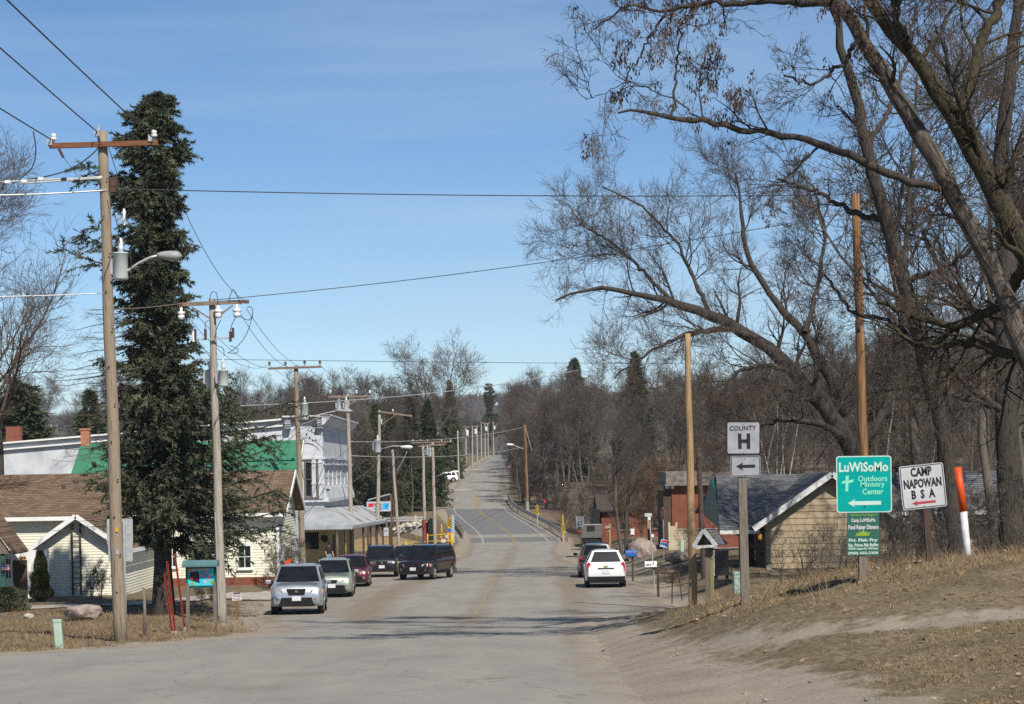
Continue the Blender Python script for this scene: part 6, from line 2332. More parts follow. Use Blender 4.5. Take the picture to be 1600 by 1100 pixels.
wire('thick dark line from the left end of the rust brown crossarm towards the upper left', W(80, 218, 51.3), (-10.6, 9, 7.45), 0.15, 0.016)
wire('thick dark line from the top of the first pole towards the upper left', W(152, 206, 51.3), (-9.4, 9, 8.7), 0.12, 0.016)
wire('thick dark line passing behind the spruce top towards the upper left corner', W(240, 216, 51.3), (-7.9, 9, 8.0), 0.12, 0.016)
wire('pale thick line crossing the sky from the first pole to the orange brown pole', W(180, 295, 51.5), W(1337, 304, 66), 0.1, 0.013, 'wire')
wire('white sheathed line running left from the first pole below its crossarm', W(168, 297, 51.4), W(-120, 305, 50), 0.05, 0.020, 'wire_pale')
wire('white line running left from the first pole below the street lamp', W(162, 458, 51.4), W(-120, 464, 50), 0.03, 0.013, 'wire_pale')
wire('line rising to the right from the second pole top to the orange brown pole', W(331, 469, 68.8), W(1338, 330, 66), 0.25, 0.012)
wire('short pale line running left from the second pole crossarm', W(285, 474, 68.8), W(140, 484, 62), 0.05, 0.016, 'arm_grey')
wire('faint level line across the sky above the conifers', W(300, 561, 78), W(1340, 569, 110), 0.05, 0.010)
wire('thin line from the first pole crossarm to the right end of the second crossarm', W(243, 216, 51.5), W(386, 472, 69), 0.7, 0.009)
wire('thin line from the first pole to the left end of the second crossarm', W(170, 230, 51.5), W(284, 477, 69), 0.7, 0.009)
for (x2, x3, lab) in ((385, 500, 'right'), (371, 476, 'inner right'), (300, 446, 'inner left'), (284, 421, 'left')):
    wire('thin line from the second crossarm to the %s insulator of the third pole' % lab, W(x2, 482, 69), W(x3, 570, 112), 0.8, 0.009)
for (x3, x4, lab) in ((421, 516, 'left'), (446, 536, 'inner left'), (476, 557, 'inner right'), (500, 578, 'right')):
    wire('thin line from the third pole to the %s insulator of the fourth pole' % lab, W(x3, 571, 112), W(x4, 617, 143), 0.3, 0.011)
wire('thick pale bundled line rising right above the conifers from the fourth crossarm', W(370, 634, 112), W(905, 578, 170), 0.5, 0.026, 'wire_pale')
wire('upper pale line from the store corner pole to the lamp pole past the bridge', W(545, 690, 143), W(820, 667, 254), 0.5, 0.026, 'wire_pale')
wire('lower pale line from the store corner pole to the lamp pole past the bridge', W(545, 712, 143), W(820, 698, 254), 0.5, 0.026, 'wire_pale')
wire('line from the lamp pole top running right through the wood', W(820, 664, 254), W(1075, 655, 250), 0.4, 0.016)
wire('service line from the third pole to the white store wall', W(465, 675, 112), W(372, 676, 131), 0.9, 0.014)
wire('service line from the second pole to the third pole', W(338, 655, 69), W(465, 664, 112), 0.9, 0.016)
wire('service line crossing the white store wall to its corner pole', W(480, 672, 113), W(545, 668, 142), 0.4, 0.016)
wire('slack service line from the store corner pole down to the green roof', W(545, 700, 142), W(470, 735, 118), 0.3, 0.014)
wire('guy wire slanting beside the lamp pole past the bridge', W(821, 668, 254), W(831, 704, 252), 0.0, 0.02, 'wire_pale')
# ------------------------------------------------------------------ signs
def panel(parent, w, h, r, mat, y=0.0, th=0.004, cx0=0.0, cz0=0.0, name='panel', rot=0.0):
    k = MB()
    pts = rrect(w, h, r, cx0=0, cz0=0)
    pts = [(cx0 + p * math.cos(rot) - q * math.sin(rot), cz0 + p * math.sin(rot) + q * math.cos(rot)) for p, q in pts]
    k.prism(pts, y - th, y)
    return k.build(name, M[mat], parent)


def flat(parent, poly, mat, y, name='emblem', th=0.002):
    k = MB()
    k.prism(poly, y - th, y)
    return k.build(name, M[mat], parent)


def border(parent, w, h, r, t, mat, y, cx0=0, cz0=0, rot=0.0, name='border'):
    k = MB()
    a, b = rrect(w, h, r), rrect(w - 2 * t, h - 2 * t, max(r - t, 0.005))
    f = lambda p: (cx0 + p[0] * math.cos(rot) - p[1] * math.sin(rot), y, cz0 + p[0] * math.sin(rot) + p[1] * math.cos(rot))
    n = len(a)
    for i in range(n):
        j = (i + 1) % n
        k.poly([f(a[i]), f(a[j]), f(b[j]), f(b[i])])
    return k.build(name, M[mat], parent)


def arrow(w, h, head, shaft, x, z, rot=0.0, name='arrow'):
    """arrow pointing left"""
    pts = [(-w / 2, 0), (-w / 2 + head, h / 2), (-w / 2 + head * 0.78, shaft / 2), (w / 2, shaft / 2), (w / 2, -shaft / 2), (-w / 2 + head * 0.78, -shaft / 2), (-w / 2 + head, -h / 2)]
    return [(x + p * math.cos(rot) - q * math.sin(rot), z + p * math.sin(rot) + q * math.cos(rot)) for p, q in pts]


def post(root, h, w, d=None, mat='wood_post', lean=0.0, y=0.05, x=0.0, name='post', z0=-0.4):
    k = MB()
    k.bar((x, y, z0), (x + lean * h, y, h), w, d or w)
    return k.build(name, M[mat], root, bevel=0.006)


# county road marker
D1 = 39.0
b = B(1165, 918, D1)
s1 = F / D1
t = thing('road_sign', 'silver county H route marker above a left arrow plate on a square timber post', 'road sign', b)
L = lambda px, row: U(px, row, D1) - b
c = L(1161.5, 684.5)
post(t, L(1160, 700).z, 0.15, mat='wood_post', lean=-0.008, y=0.09)
panel(t, 0.625, 0.625, 0.03, 'sign_black', cx0=c.x, cz0=c.z, rot=R(-1))
panel(t, 0.570, 0.555, 0.03, 'sign_silver', y=-0.0045, th=0.002, cx0=c.x, cz0=c.z + 0.002, rot=R(-1), name='face')
lettering(t, 'COUNTY', c.x - 0.008, c.z + 0.178, 0.48, 0.085, M['sign_black'], y=-0.010, bold=0.012)
lettering(t, 'H', c.x + 0.012, c.z - 0.055, 0.215, 0.275, M['sign_black'], y=-0.010, bold=0.045)
c2 = L(1165, 728.5)
a = panel(t, 0.535, 0.375, 0.04, 'sign_silver', cx0=c2.x, cz0=c2.z, name='arrow_plate')
border(a, 0.515, 0.355, 0.035, 0.012, 'sign_black', -0.006, c2.x, c2.z)
flat(a, arrow(0.34, 0.15, 0.13, 0.055, c2.x, c2.z), 'sign_black', -0.006, 'arrow')
for (xx, zz) in ((c.x, c.z + 0.26), (c.x, c.z - 0.26), (c2.x, c2.z + 0.15), (c2.x, c2.z - 0.15)):
    k = MB()
    k.lathe([(0.012, 0), (0.012, 0.012)], 8)
    for i, p in enumerate(k.v): k.v[i] = (xx + p[0], -0.008 - p[2], zz + p[1])
    k.build('bolt', M['galv'], t)

# teal camp sign with green poster under it
D2 = 36.0
b = B(1349, 908, D2)
t = thing('camp_sign', 'teal camp sign with white cross and left arrow above a green dinner poster', 'sign', b)
L = lambda px, row: U(px, row, D2) - b
c = L(1350, 756.5)
post(t, c.z + 0.3, 0.125, mat='wood_post', y=0.075, x=0.0)
w_, h_ = 86.5 / F * D2, 88.5 / F * D2
panel(t, w_, h_, 0.05, 'sign_pale', cx0=c.x, cz0=c.z, rot=R(-0.2))
panel(t, w_ - 0.035, h_ - 0.035, 0.04, 'sign_teal', y=-0.0045, th=0.002, cx0=c.x, cz0=c.z, rot=R(-0.2), name='face')
e = D2 / F
lettering(t, 'LuWiSoMo', c.x - 0.3 * e, c.z + 27 * e, 77 * e, 15.5 * e, M['sign_pale'], y=-0.010, bold=0.03)
for i, (s, ww) in enumerate((('Outdoors', 46), ('Ministry', 38), ('Center', 33))):
    lettering(t, s, c.x + 13.3 * e, c.z + (8.7 - i * 10.2) * e, ww * e, (9.2 if i != 1 else 10.2) * e, M['sign_mint'], y=-0.010, bold=0.025)
cr = [(-3, 11.5), (2.2, 13.5), (1.8, 5), (10.5, 7), (8, 2), (1.5, 1), (1.0, -12), (-3.6, -12), (-2.9, 1), (-10, 0), (-7, 4.5), (-2.6, 5)]
flat(t, [(c.x + (-26 + p) * e, c.z + (1 + q) * e) for p, q in cr], 'sign_mint', -0.008, 'cross')
flat(t, arrow(52 * e, 13 * e, 12 * e, 6 * e, c.x + 0 * e, c.z - 29.5 * e), 'sign_pale', -0.008, 'arrow')
for dz in (0.41, -0.41):
    k = MB()
    k.lathe([(0.012, 0), (0.012, 0.01)], 8)
    for i, p in enumerate(k.v): k.v[i] = (c.x + p[0], -0.008 - p[2], c.z + dz * 0.9 + p[1])
    k.build('bolt', M['sign_black'], t)
c3 = L(1348.5, 834)
pw_, ph_ = 50.5 * e, 68 * e
pa_ = panel(t, pw_, ph_, 0.008, 'sign_green', cx0=c3.x, cz0=c3.z, y=0.002, name='poster', rot=R(-1))
txt = [('We Need Your Support!', 'lime', 29, 40, 4.6, 0.02), ('Camp LuWiSoMo', 'sign_white', 20.5, 38, 7.6, 0.045), ('Fund Raiser Dinners', 'sign_white', 10.5, 47, 7.2, 0.045),
       ('Fri. Fish Fry', 'sign_pale', -10.5, 45, 6.2, 0.045), ('Sat. Prime Rib Buffet', 'sign_pale', -17.5, 47, 5.0, 0.04), ('W5421 Aspen Rd, Wild Rose', 'sign_pale', -23.5, 47, 4.6, 0.04),
       ('(920) 622-3350', 'sign_pale', -30.5, 47, 5.4, 0.04)]
for s, m, dz, ww, hh, bo in txt:
    lettering(pa_, s, c3.x + 0.3 * e + dz * 0.02 * e, c3.z + dz * e, ww * e, hh * e, M[m], y=-0.006, bold=bo)
star = [(c3.x + p * e, c3.z + q * e) for p, q in [(-15, -3.5), (-9, -1.5), (-12, 1.5), (-5, 0.5), (-7, 4.5), (-2, 2), (0, 8), (2.5, 2.5), (6, 3.5), (5, 1), (13, 3), (8, -1.2), (11, -3), (3, -3.2), (-3, -3)]]
flat(pa_, star, 'lime', -0.005, 'emblem')

# white camp sign, tilted
D3 = 37.5
b = B(1456, 892, D3)
t = thing('camp_sign', 'tilted white camp sign with black capitals and a red arrow on a dark leaning post', 'sign', b)
e = D3 / F
L = lambda px, row: U(px, row, D3) - b
c = L(1442, 760)
tl_ = R(5.0)
k = MB()
k.bar((0.0, 0.06, -0.4), (c.x + 0.03, 0.06, c.z), 0.10, 0.10)
k.build('post', M['wood_dark'], t)
panel(t, 69.5 * e, 69 * e, 0.045, 'sign_white', cx0=c.x, cz0=c.z, rot=tl_)
border(t, 67 * e, 66.5 * e, 0.04, 0.014, 'sign_black', -0.006, c.x, c.z, rot=tl_)
rt = lambda x, z: (c.x + (x * math.cos(tl_) - z * math.sin(tl_)) * e, c.z + (x * math.sin(tl_) + z * math.cos(tl_)) * e)
for s, x, z, ww, hh in (('CAMP', -0.5, 23.5, 33, 14.5), ('NAPOWAN', 0, 5.5, 59, 14.5), ('B  S  A', -0.5, -11.5, 37, 14.0)):
    p, q = rt(x, z)
    lettering(t, s, p, q, ww * e, hh * e, M['sign_black'], y=-0.008, bold=0.035, rot=tl_)
p, q = rt(-1, -25)
flat(t, arrow(37 * e, 9 * e, 9 * e, 3.6 * e, p, q, tl_), 'red_print', -0.006, 'arrow')
for dx, dz in ((-0.5, 31), (-0.5, -30)):
    p, q = rt(dx, dz)
    k = MB()
    k.lathe([(0.012, 0), (0.012, 0.01)], 8)
    for i, v_ in enumerate(k.v): k.v[i] = (p + v_[0], -0.006 - v_[2], q + v_[1])
    k.build('bolt', M['galv'], t)

# orange topped marker pipe
D4 = 38.5
b = B(1514, 870, D4)
t = thing('marker_pipe', 'leaning white marker pipe with bright orange top on the bank', 'marker post', b)
top, mid = U(1496, 730, D4) - b, U(1505.5, 799, D4) - b
k = MB()
k.tube([(0, 0, -0.3), mid], 0.064, 12)
k.build('white_sleeve', M['white_pipe'], t, True)
k = MB()
k.tube([mid, top], 0.067, 12)
k.build('orange_sleeve', M['orange'], t, True)

# ------------------------------------------------------------------ roadside things on the left
b = B(226, 990, 55)
t = thing('post', 'short weathered round post standing between the first pole and the spruce', 'post', b)
k = MB()
h = U(226, 918, 55).z - b.z
k.tube([(0, 0, -0.3), (0.01, 0, h * 0.5), (0, 0, h)], [0.045, 0.04, 0.042], 9)
k.build('shaft', M['wood_post'], t, True)
k = MB()
k.lathe([(0.05, h - 0.02), (0.05, h + 0.02)], 9)
k.build('cap', M['galv'], t)
# back of a road sign
D = 53.5
b = B(197, 992, D)
t = thing('road_sign', 'bare grey back of two stacked sign plates half behind the first pole', 'road sign', b)
L = lambda px, row: U(px, row, D) - b
k = MB()
k.bar((0, -0.03, -0.3), (0, -0.03, L(195, 812).z), 0.05, 0.04)
k.build('post', M['galv'], t)
c = L(187, 831)
panel(t, 40.5 / F * D, 41 / F * D, 0.03, 'galv', cx0=c.x, cz0=c.z, y=0.03)
c = L(188, 864.5)
panel(t, 38 / F * D, 26 / F * D, 0.02, 'galv', cx0=c.x, cz0=c.z, y=0.03, name='lower_plate')
# green pedestal
b = B(93, 1006, 47.5)
t = thing('utility_pedestal', 'pale green telecom pedestal leaning at the side road edge', 'pedestal', b)
h = U(89, 964, 47.5).z - b.z
k = MB()
k.prism(rrect(0.19, 0.15, 0.04), 0, h, axis='z')
k.v = [(p[0] - 0.13 * p[2] * 0.55, p[1], p[2] - 0.05) for p in k.v]
k.build('case', M['pedestal'], t, bevel=0.01)
k = MB()
k.prism(rrect(0.205, 0.165, 0.045), h - 0.06, h - 0.02, axis='z')
k.v = [(p[0] - 0.13 * p[2] * 0.55, p[1], p[2] - 0.05) for p in k.v]
k.build('lid_band', M['pedestal'], t)
# red stakes
for (bx, by, tx, ty, lab) in ((275, 986, 261, 877, 'longest red steel stake leaning left by the spruce trunk'), (270, 976, 257, 897, 'shorter red steel stake crossing behind the longest one by the spruce'),
                              (290, 968, 273, 865, 'red steel stake nearest the blue information board')):
    D = 58.0 if by > 970 else 60
    b = B(bx, by, D)
    t = thing('stake', lab, 'stake', b, group='red steel stakes by the spruce')
    e_ = U(tx, ty, D) - b
    k = MB()
    a0 = Vector((0, 0, -0.2))
    for sx in (-0.03, 0.03): k.bar(a0 + Vector((sx * 0.6, 0, 0)), e_ + Vector((sx * 0.6, 0, 0)), 0.014, 0.05, up=(0, 1, 0))
    k.bar(a0 + Vector((0, 0.014, 0)), e_ + Vector((0, 0.014, 0)), 0.036, 0.012, up=(0, 1, 0))
    k.build('channel', M['stake_red'], t)
    k = MB()
    k.bar(a0 + Vector((0, 0, -0.05)), a0 * 0 + e_ * 0.04, 0.06, 0.06, up=(0, 1, 0))
    k.build('foot', M['galv'], t)
# information board
D = 62.0
b = B(313, 972, D)
t = thing('information_board', 'roofed information board with turquoise poster and dark teal frame', 'information board', b)
L = lambda px, row: U(px, row, D) - b
x0, x1 = L(290, 900).x, L(338, 900).x
z0, z1 = L(313, 919).z, L(313, 884).z
for xx in (x0 + 0.05, x1 - 0.05):
    k = MB()
    k.box((xx, 0.02, (z0 - 0.3) / 2 + 0.05), (0.10, 0.10, z0 + 0.5))
    k.build('post', M['wood_post'], t)
k = MB()
xm_, zm_ = (x0 + x1) / 2, (z0 + z1) / 2
k.box((xm_, 0.05, zm_), (x1 - x0, 0.10, z1 - z0))
k.build('case', M['board_green'], t)
k = MB()
k.prism([(-0.32, z1 - 0.02), (0.30, z1 - 0.02), (0.30, z1 + 0.02), (0.06, z1 + 0.16), (-0.08, z1 + 0.16), (-0.32, z1 + 0.04)], x0 - 0.06, x1 + 0.06, axis='x')
k.build('roof', M['board_roof'], t)
pw_, ph_ = (x1 - x0) * 0.85, (z1 - z0) * 0.77
po = panel(t, pw_, ph_, 0.01, 'board_blue', cx0=xm_, cz0=zm_ + 0.0, y=-0.004, name='poster')
X = lambda u: xm_ + (u - 0.5) * pw_
Z = lambda v: zm_ + (0.5 - v) * ph_
flat(po, [(X(0.08), Z(0.20)), (X(0.42), Z(0.17)), (X(0.45), Z(0.86)), (X(0.04), Z(0.66))], 'print_dark', -0.0095, 'picture')
flat(po, [(X(0.16), Z(0.02)), (X(0.82), Z(0.0)), (X(0.82), Z(0.14)), (X(0.16), Z(0.15))], 'sign_white', -0.0095, 'title_strip')
flat(po, [(X(0.46), Z(0.16)), (X(0.78), Z(0.12)), (X(0.75), Z(0.40)), (X(0.58), Z(0.6)), (X(0.46), Z(0.86))], 'sky_blue', -0.0090, 'map_area')
for (u_, v_, r_, m_) in ((0.06, 0.09, 0.055, 'yellow'), (0.52, 0.42, 0.05, 'pink'), (0.70, 0.28, 0.06, 'pink'), (0.88, 0.40, 0.06, 'sign_pale'), (0.78, 0.58, 0.06, 'pink'), (0.93, 0.80, 0.06, 'lime'),
                         (0.17, 0.88, 0.05, 'lime'), (0.14, 0.56, 0.05, 'orange'), (0.66, 0.78, 0.05, 'sign_white')):
    flat(po, [(X(u_) + r_ * math.cos(a_), Z(v_) + r_ * 0.9 * math.sin(a_)) for a_ in np.linspace(0, 6.0, 9)], m_, -0.012, 'spot')
lettering(po, 'Welcome Map', X(0.49), Z(0.075), pw_ * 0.5, ph_ * 0.09, M['sign_black'], y=-0.0125, bold=0.02) if False else None
# small pink sign
D = 71.0
b = B(370, 966, D)
t = thing('small_sign', 'small pale pink sign with red letters on a stubby brown post', 'sign', b)
L = lambda px, row: U(px, row, D) - b
post(t, L(370, 940).z, 0.09, mat='wood_brown', y=0.05)
c = L(370, 933)
panel(t, 0.31, 0.22, 0.01, 'sign_white', cx0=c.x, cz0=c.z, rot=R(3), th=0.02)
lettering(t, 'Private', c.x, c.z + 0.05, 0.25, 0.075, M['red_print'], y=-0.024, bold=0.0, rot=R(3))
lettering(t, 'Road', c.x, c.z - 0.055, 0.19, 0.065, M['red_print'], y=-0.024, bold=0.0, rot=R(3))
k = MB()
k.box((c.x, 0.0, c.z + 0.13), (0.22, 0.06, 0.04))
k.build('cap', M['wood_dark'], t)


# ------------------------------------------------------------------ rocks
def rock(name, label, b, size, seed, mat, cat='boulder', group=None):
    import bmesh
    bm = bmesh.new()
    bmesh.ops.create_icosphere(bm, subdivisions=3, radius=1)
    rg_ = np.random.default_rng(seed)
    pl = rg_.normal(size=(9, 3))
    pl /= np.linalg.norm(pl, axis=1, keepdims=True)
    cut = rg_.uniform(0.62, 0.95, 9)
    for v_ in bm.verts:
        p = np.array(v_.co)
        for n_, c_ in zip(pl, cut):
            dd = p @ n_
            if dd > c_: p = p - n_ * (dd - c_) * 0.85
        p = p * (1 + 0.07 * math.sin(p[0] * 7 + seed) * math.cos(p[1] * 6 + p[2] * 5) + rg_.normal() * 0.018)
        v_.co = Vector((p[0] * size[0], p[1] * size[1], (p[2] + 0.55) * size[2]))
    me = bpy.data.meshes.new(name)
    bm.to_mesh(me)
    bm.free()
    o = link(name, me, M[mat], None, False)
    o.location = b
    return tag(o, label, cat, group)


b = G(132, 968)
rock('boulder', 'flat pale pink boulder in the dry grass left of the first pole', b, (0.72, 0.5, 0.33), 3, 'rock')
b = G(45, 966)
rock('boulder', 'small pale stone in the dry grass near the evergreen bush', b, (0.17, 0.15, 0.11), 4, 'rock_pale')
b = B(1003, 858, 133)
rock('boulder', 'big upright brown boulder beside the two thin tree trunks', b, (0.90, 0.75, 0.80), 6, 'rock')
b = B(1068, 880, 112)
rock('boulder', 'low dark streaked boulder on the lawn left of the yellow wood pole', b, (0.95, 0.6, 0.36), 8, 'rock_grey')

# ------------------------------------------------------------------ roadside things on the right
# roofed post
D = 73.0
b = B(1107, 938, D)
t = thing('roofed_post', 'square post with a small white gabled roof beside the yellow wood pole', 'post', b, R(-24))
L = lambda px, row: U(px, row, D) - b
ap_, el, er = L(1103, 828), L(1087, 853), L(1124, 851)
k = MB()
k.box((0.0, 0, ap_.z / 2 - 0.15), (0.15, 0.15, ap_.z + 0.1))
k.build('post', M['wood_post'], t)
k = MB()
k.box((0.10, 0.12, ap_.z / 2 - 0.15), (0.10, 0.10, ap_.z + 0.05))
k.build('rear_post', mk('yellow green board', (0.26, 0.25, 0.10), (0.2, 0.19, 0.08), rough=0.8), t)
k = MB()
dep = 0.95
slab(k, [(el.x, -0.25, el.z), (ap_.x, -0.25, ap_.z + 0.04), (ap_.x, dep, ap_.z + 0.04), (el.x, dep, el.z)], 0.05)
slab(k, [(er.x, -0.25, er.z), (er.x, dep, er.z), (ap_.x + 0.002, dep, ap_.z + 0.04), (ap_.x + 0.002, -0.25, ap_.z + 0.04)], 0.05)
k.build('roof', M['shingle_slate'], t)
k = MB()
wb = 'flaking white board'
k.bar((el.x, -0.27, el.z - 0.03), (ap_.x, -0.27, ap_.z), 0.05, 0.13)
k.bar((er.x, -0.272, er.z - 0.03), (ap_.x, -0.272, ap_.z), 0.05, 0.13)
k.bar((el.x + 0.05, -0.268, el.z - 0.03), (er.x - 0.05, -0.268, er.z - 0.03), 0.05, 0.09)
k.build('gable_boards', bpy.data.materials[wb], t)
# black notice box on legs
D = 84.0
b = B(1127, 917, D)
t = thing('notice_board', 'black box like notice board on two legs with a black base', 'notice board', b)
L = lambda px, row: U(px, row, D) - b
x0, x1, z0, z1 = L(1116, 880).x, L(1138, 880).x, L(1127, 899).z, L(1127, 860).z
k = MB()
k.box(((x0 + x1) / 2, 0, (z0 + z1) / 2), (x1 - x0, 0.35, z1 - z0))
k.build('case', M['black'], t)
k = MB()
k.box((x0 - 0.02, -0.05, (z0 + z1) / 2), (0.03, 0.3, z1 - z0))
k.build('edge_strip', M['porcelain'], t)
for xx in (x0 + 0.06, x1 - 0.06):
    k = MB()
    k.box((xx, 0, z0 / 2), (0.11, 0.2, z0))
    k.build('leg', M['black'], t)
k = MB()
k.box((L(1129, 918).x, -0.05, 0.10), (L(1142, 918).x - L(1113, 918).x, 0.5, 0.36))
k.build('base', M['sign_black'], t)
# green transformer cabinet
D = 72.0
b = B(1155, 932, D)
t = thing('transformer_cabinet', 'mottled pale green utility cabinet beside the county sign post', 'utility box', b)
h = U(1155, 893, D).z - b.z
k = MB()
k.prism(rrect(0.40, 0.40, 0.06), -0.1, h, axis='z')
k.build('case', M['xfmr_green'], t, bevel=0.02)
k = MB()
k.prism(rrect(0.43, 0.43, 0.06), h - 0.09, h - 0.02, axis='z')
k.build('lid', M['xfmr_green'], t)


def mailbox(label, px0, px1, row0, row1, D, mat, base, arm_px=None, text=None):
    """box seen from the side, on an arm and a post"""
    b = B(base[0], base[1], D)
    t = thing('mailbox', label, 'mailbox', b)
    L = lambda px, row: U(px, row, D) - b
    x0, x1, z0, z1 = L(px0, row1).x, L(px1, row1).x, L(px0, row1).z, L(px0, row0).z
    hh = z1 - z0
    r = 0.11
    pts = [(-r, z0), (r, z0), (r, z0 + hh * 0.5)] + [(r * math.cos(a), z0 + hh * 0.5 + hh * 0.5 * math.sin(a)) for a in np.linspace(0.3, math.pi - 0.3, 7)] + [(-r, z0 + hh * 0.5)]
    k = MB()
    k.prism(pts, x0, x1, axis='x')
    bo = k.build('box', M[mat], t)
    k = MB()
    k.prism([(p * 1.04, z0 + (q - z0) * 1.03) for p, q in pts], x0 - 0.015, x0 + 0.02, axis='x')
    k.build('door', M[mat], bo)
    k = MB()
    k.box(((x0 + x1) / 2 + 0.1, -r - 0.012, z0 + hh * 0.75), (0.03, 0.012, hh * 0.5))
    k.build('signal_flag', M['red'], bo)
    if text: lettering(bo, text, (x0 + x1) / 2 - 0.08, z0 + hh * 0.42, (x1 - x0) * 0.42, hh * 0.32, M['sign_black'], y=-r - 0.006, bold=0.03)
    k = MB()
    k.box((0, 0.05, (z0 - 0.1) / 2 - 0.1), (0.09, 0.09, z0 + 0.2))
    k.build('post', M['wood_dark'], t)
    k = MB()
    xm_ = (x0 + x1) / 2
    if abs(xm_) > 0.15:
        k.bar((0, 0.05, z0 - 0.28), (xm_ * 0.75, 0.03, z0 - 0.03), 0.05, 0.05)
        k.box((xm_ / 2, 0.04, z0 - 0.03), (abs(xm_) + 0.1, 0.06, 0.05))
    else:
        k.box((xm_, 0.04, z0 - 0.03), (x1 - x0, 0.12, 0.04))
    k.build('bracket', M['wood_dark'], t)
    return t


mailbox('white mailbox with dark numerals on a black bracket post', 1008, 1026, 877, 886, 86.0, 'white', (1028.5, 914), text='N5 46')
mailbox('blue mailbox just right of the white car', 978, 994.5, 859.5, 869.5, 104.0, 'blue', (989, 902), text=None)
# twin hanging plaques frame
D = 71.0
b = B(1050, 941, D)
t = thing('plaque_stand', 'two small wooden plaques hung one above the other on thin dark stakes', 'sign', b)
L = lambda px, row: U(px, row, D) - b
for r0, r1, dxp in ((889, 896, 0), (904, 911, 0)):
    k = MB()
    c = L(1050, (r0 + r1) / 2)
    k.box((c.x, 0, c.z), (22 / F * D, 0.03, 7 / F * D), rot=('Y', R(2)))
    o = k.build('plaque', M['wood_dark'], t)
    k = MB()
    k.box((c.x, -0.017, c.z), (18 / F * D, 0.006, 3.6 / F * D), rot=('Y', R(2)))
    k.build('panel', mk('pale timber', (0.16, 0.125, 0.07), (0.12, 0.09, 0.05), rough=0.8), o)
for p, q in (((1050, 941), (1051, 888)), ((1066, 936), (1059, 882))):
    k = MB()
    k.tube([L(*p) + Vector((0, 0.03, -0.05)), L(*q) + Vector((0, 0.03, 0))], 0.02, 6)
    k.build('stake', M['wood_dark'], t)
# shovel against the tan house
b = B(1202, 920, 92.5)
t = thing('shovel', 'long handled shovel with yellow grip leaning on the tan house corner', 'shovel', b)
hz = U(1205, 885, 92.5) - b
k = MB()
k.tube([(0, 0, 0.1), hz], 0.02, 6)
k.build('handle', M['wood_brown'], t)
k = MB()
k.tube([hz + Vector((-0.07, 0, -0.06)), hz + Vector((-0.07, 0, 0.08)), hz + Vector((0.07, 0, 0.08)), hz + Vector((0.07, 0, -0.06)), hz + Vector((-0.07, 0, -0.06))], 0.02, 6)
k.build('grip', M['yellow'], t)
k = MB()
k.prism([(-0.1, -0.1), (0.1, -0.1), (0.11, 0.15), (0.03, 0.22), (-0.03, 0.22), (-0.11, 0.15)], -0.01, 0.01)
k.build('blade', M['galv'], t)
# railing before the porch
D = 88
b = B(1162, 905, D)
t = thing('railing', 'low dark metal railing left of the county sign post', 'railing', b)
L = lambda px, row: U(px, row, D) - b
k = MB()
for row in (880, 898): k.bar(L(1136, row), L(1168, row), 0.04, 0.04)
k.build('rail', M['black'], t)
for px in (1143, 1154, 1165):
    k = MB()
    k.bar(Vector((L(px, 905).x, 0, -0.1)), L(px, 880), 0.035, 0.035)
    k.build('baluster', M['black'], t)
for rw in (882, 900):
    pass
D = 100
b = B(1040, 884, D)
t = thing('rail_fence', 'thin dark rail fence crossing the lawn behind the white mailbox', 'fence', b)
L = lambda px, row: U(px, row, D) - b
for r0 in (883, 896):
    k = MB()
    k.bar(L(992, r0 + 1), L(1132, r0 - 2), 0.05, 0.05)
    k.build('rail', M['wood_dark'], t)
for px in (1064, 1099, 1130):
    k = MB()
    p = L(px, 880)
    k.bar((p.x, 0, gz(p.x + b.x, D) - b.z - 0.2), (p.x, 0, p.z), 0.07, 0.07)
    k.build('post', M['wood_dark'], t)
# estate sign, stop sign, street name sign, speed sign
D = 118.0
b = B(1041, 868, D)
t = thing('estate_sign', 'tilted red white and blue real estate sign on the lawn', 'sign', b)
L = lambda px, row: U(px, row, D) - b
c = L(1038.5, 849.5)
tl_ = R(-14)
k = MB()
k.bar((0, 0.03, -0.2), (c.x + 0.05, 0.03, c.z), 0.05, 0.05)
k.build('post', M['wood_dark'], t)
panel(t, 0.47, 0.42, 0.01, 'sign_white', cx0=c.x, cz0=c.z, rot=tl_, th=0.012)
for (dz, hh, m_) in ((0.12, 0.10, 'red'), (-0.03, 0.13, 'blue')):
    p_ = [(-0.20, dz - hh / 2), (0.20, dz - hh / 2), (0.20, dz + hh / 2), (-0.20, dz + hh / 2)]
    flat(t, [(c.x + a_ * math.cos(tl_) - q_ * math.sin(tl_), c.z + a_ * math.sin(tl_) + q_ * math.cos(tl_)) for a_, q_ in p_], m_, -0.014, 'stripe')
flat(t, [(c.x + 0.02, c.z - 0.19), (c.x + 0.16, c.z - 0.20), (c.x + 0.17, c.z - 0.13), (c.x + 0.05, c.z - 0.11)], 'blue', -0.014, 'stripe')
D = 122.0
b = B(1036, 858, D)
t = thing('stop_sign', 'red stop sign turned nearly edge on before the brick building', 'stop sign', b, R(-77))
L = lambda px, row: U(px, row, D) - b
cz = L(1035.5, 803).z
k = MB()
k.bar((0, 0.04, -0.2), (0, 0.04, cz), 0.05, 0.05)
k.build('post', M['galv'], t)
oc = lambda r_: [(r_ * math.cos(R(22.5 + 45 * i)), cz + r_ * math.sin(R(22.5 + 45 * i))) for i in range(8)]
flat(t, oc(0.40), 'sign_white', 0.0, 'panel', th=0.006)
flat(t, oc(0.375), 'red', -0.0065, 'face')
lettering(t, 'STOP', 0, cz, 0.54, 0.25, M['sign_white'], y=-0.012, bold=0.02)
D = 88.5
b = B(1024, 908, D)
t = thing('street_sign', 'white street name plate on a tall leaning pale pole behind the white mailbox', 'street sign', b)
L = lambda px, row: U(px, row, D) - b
k = MB()
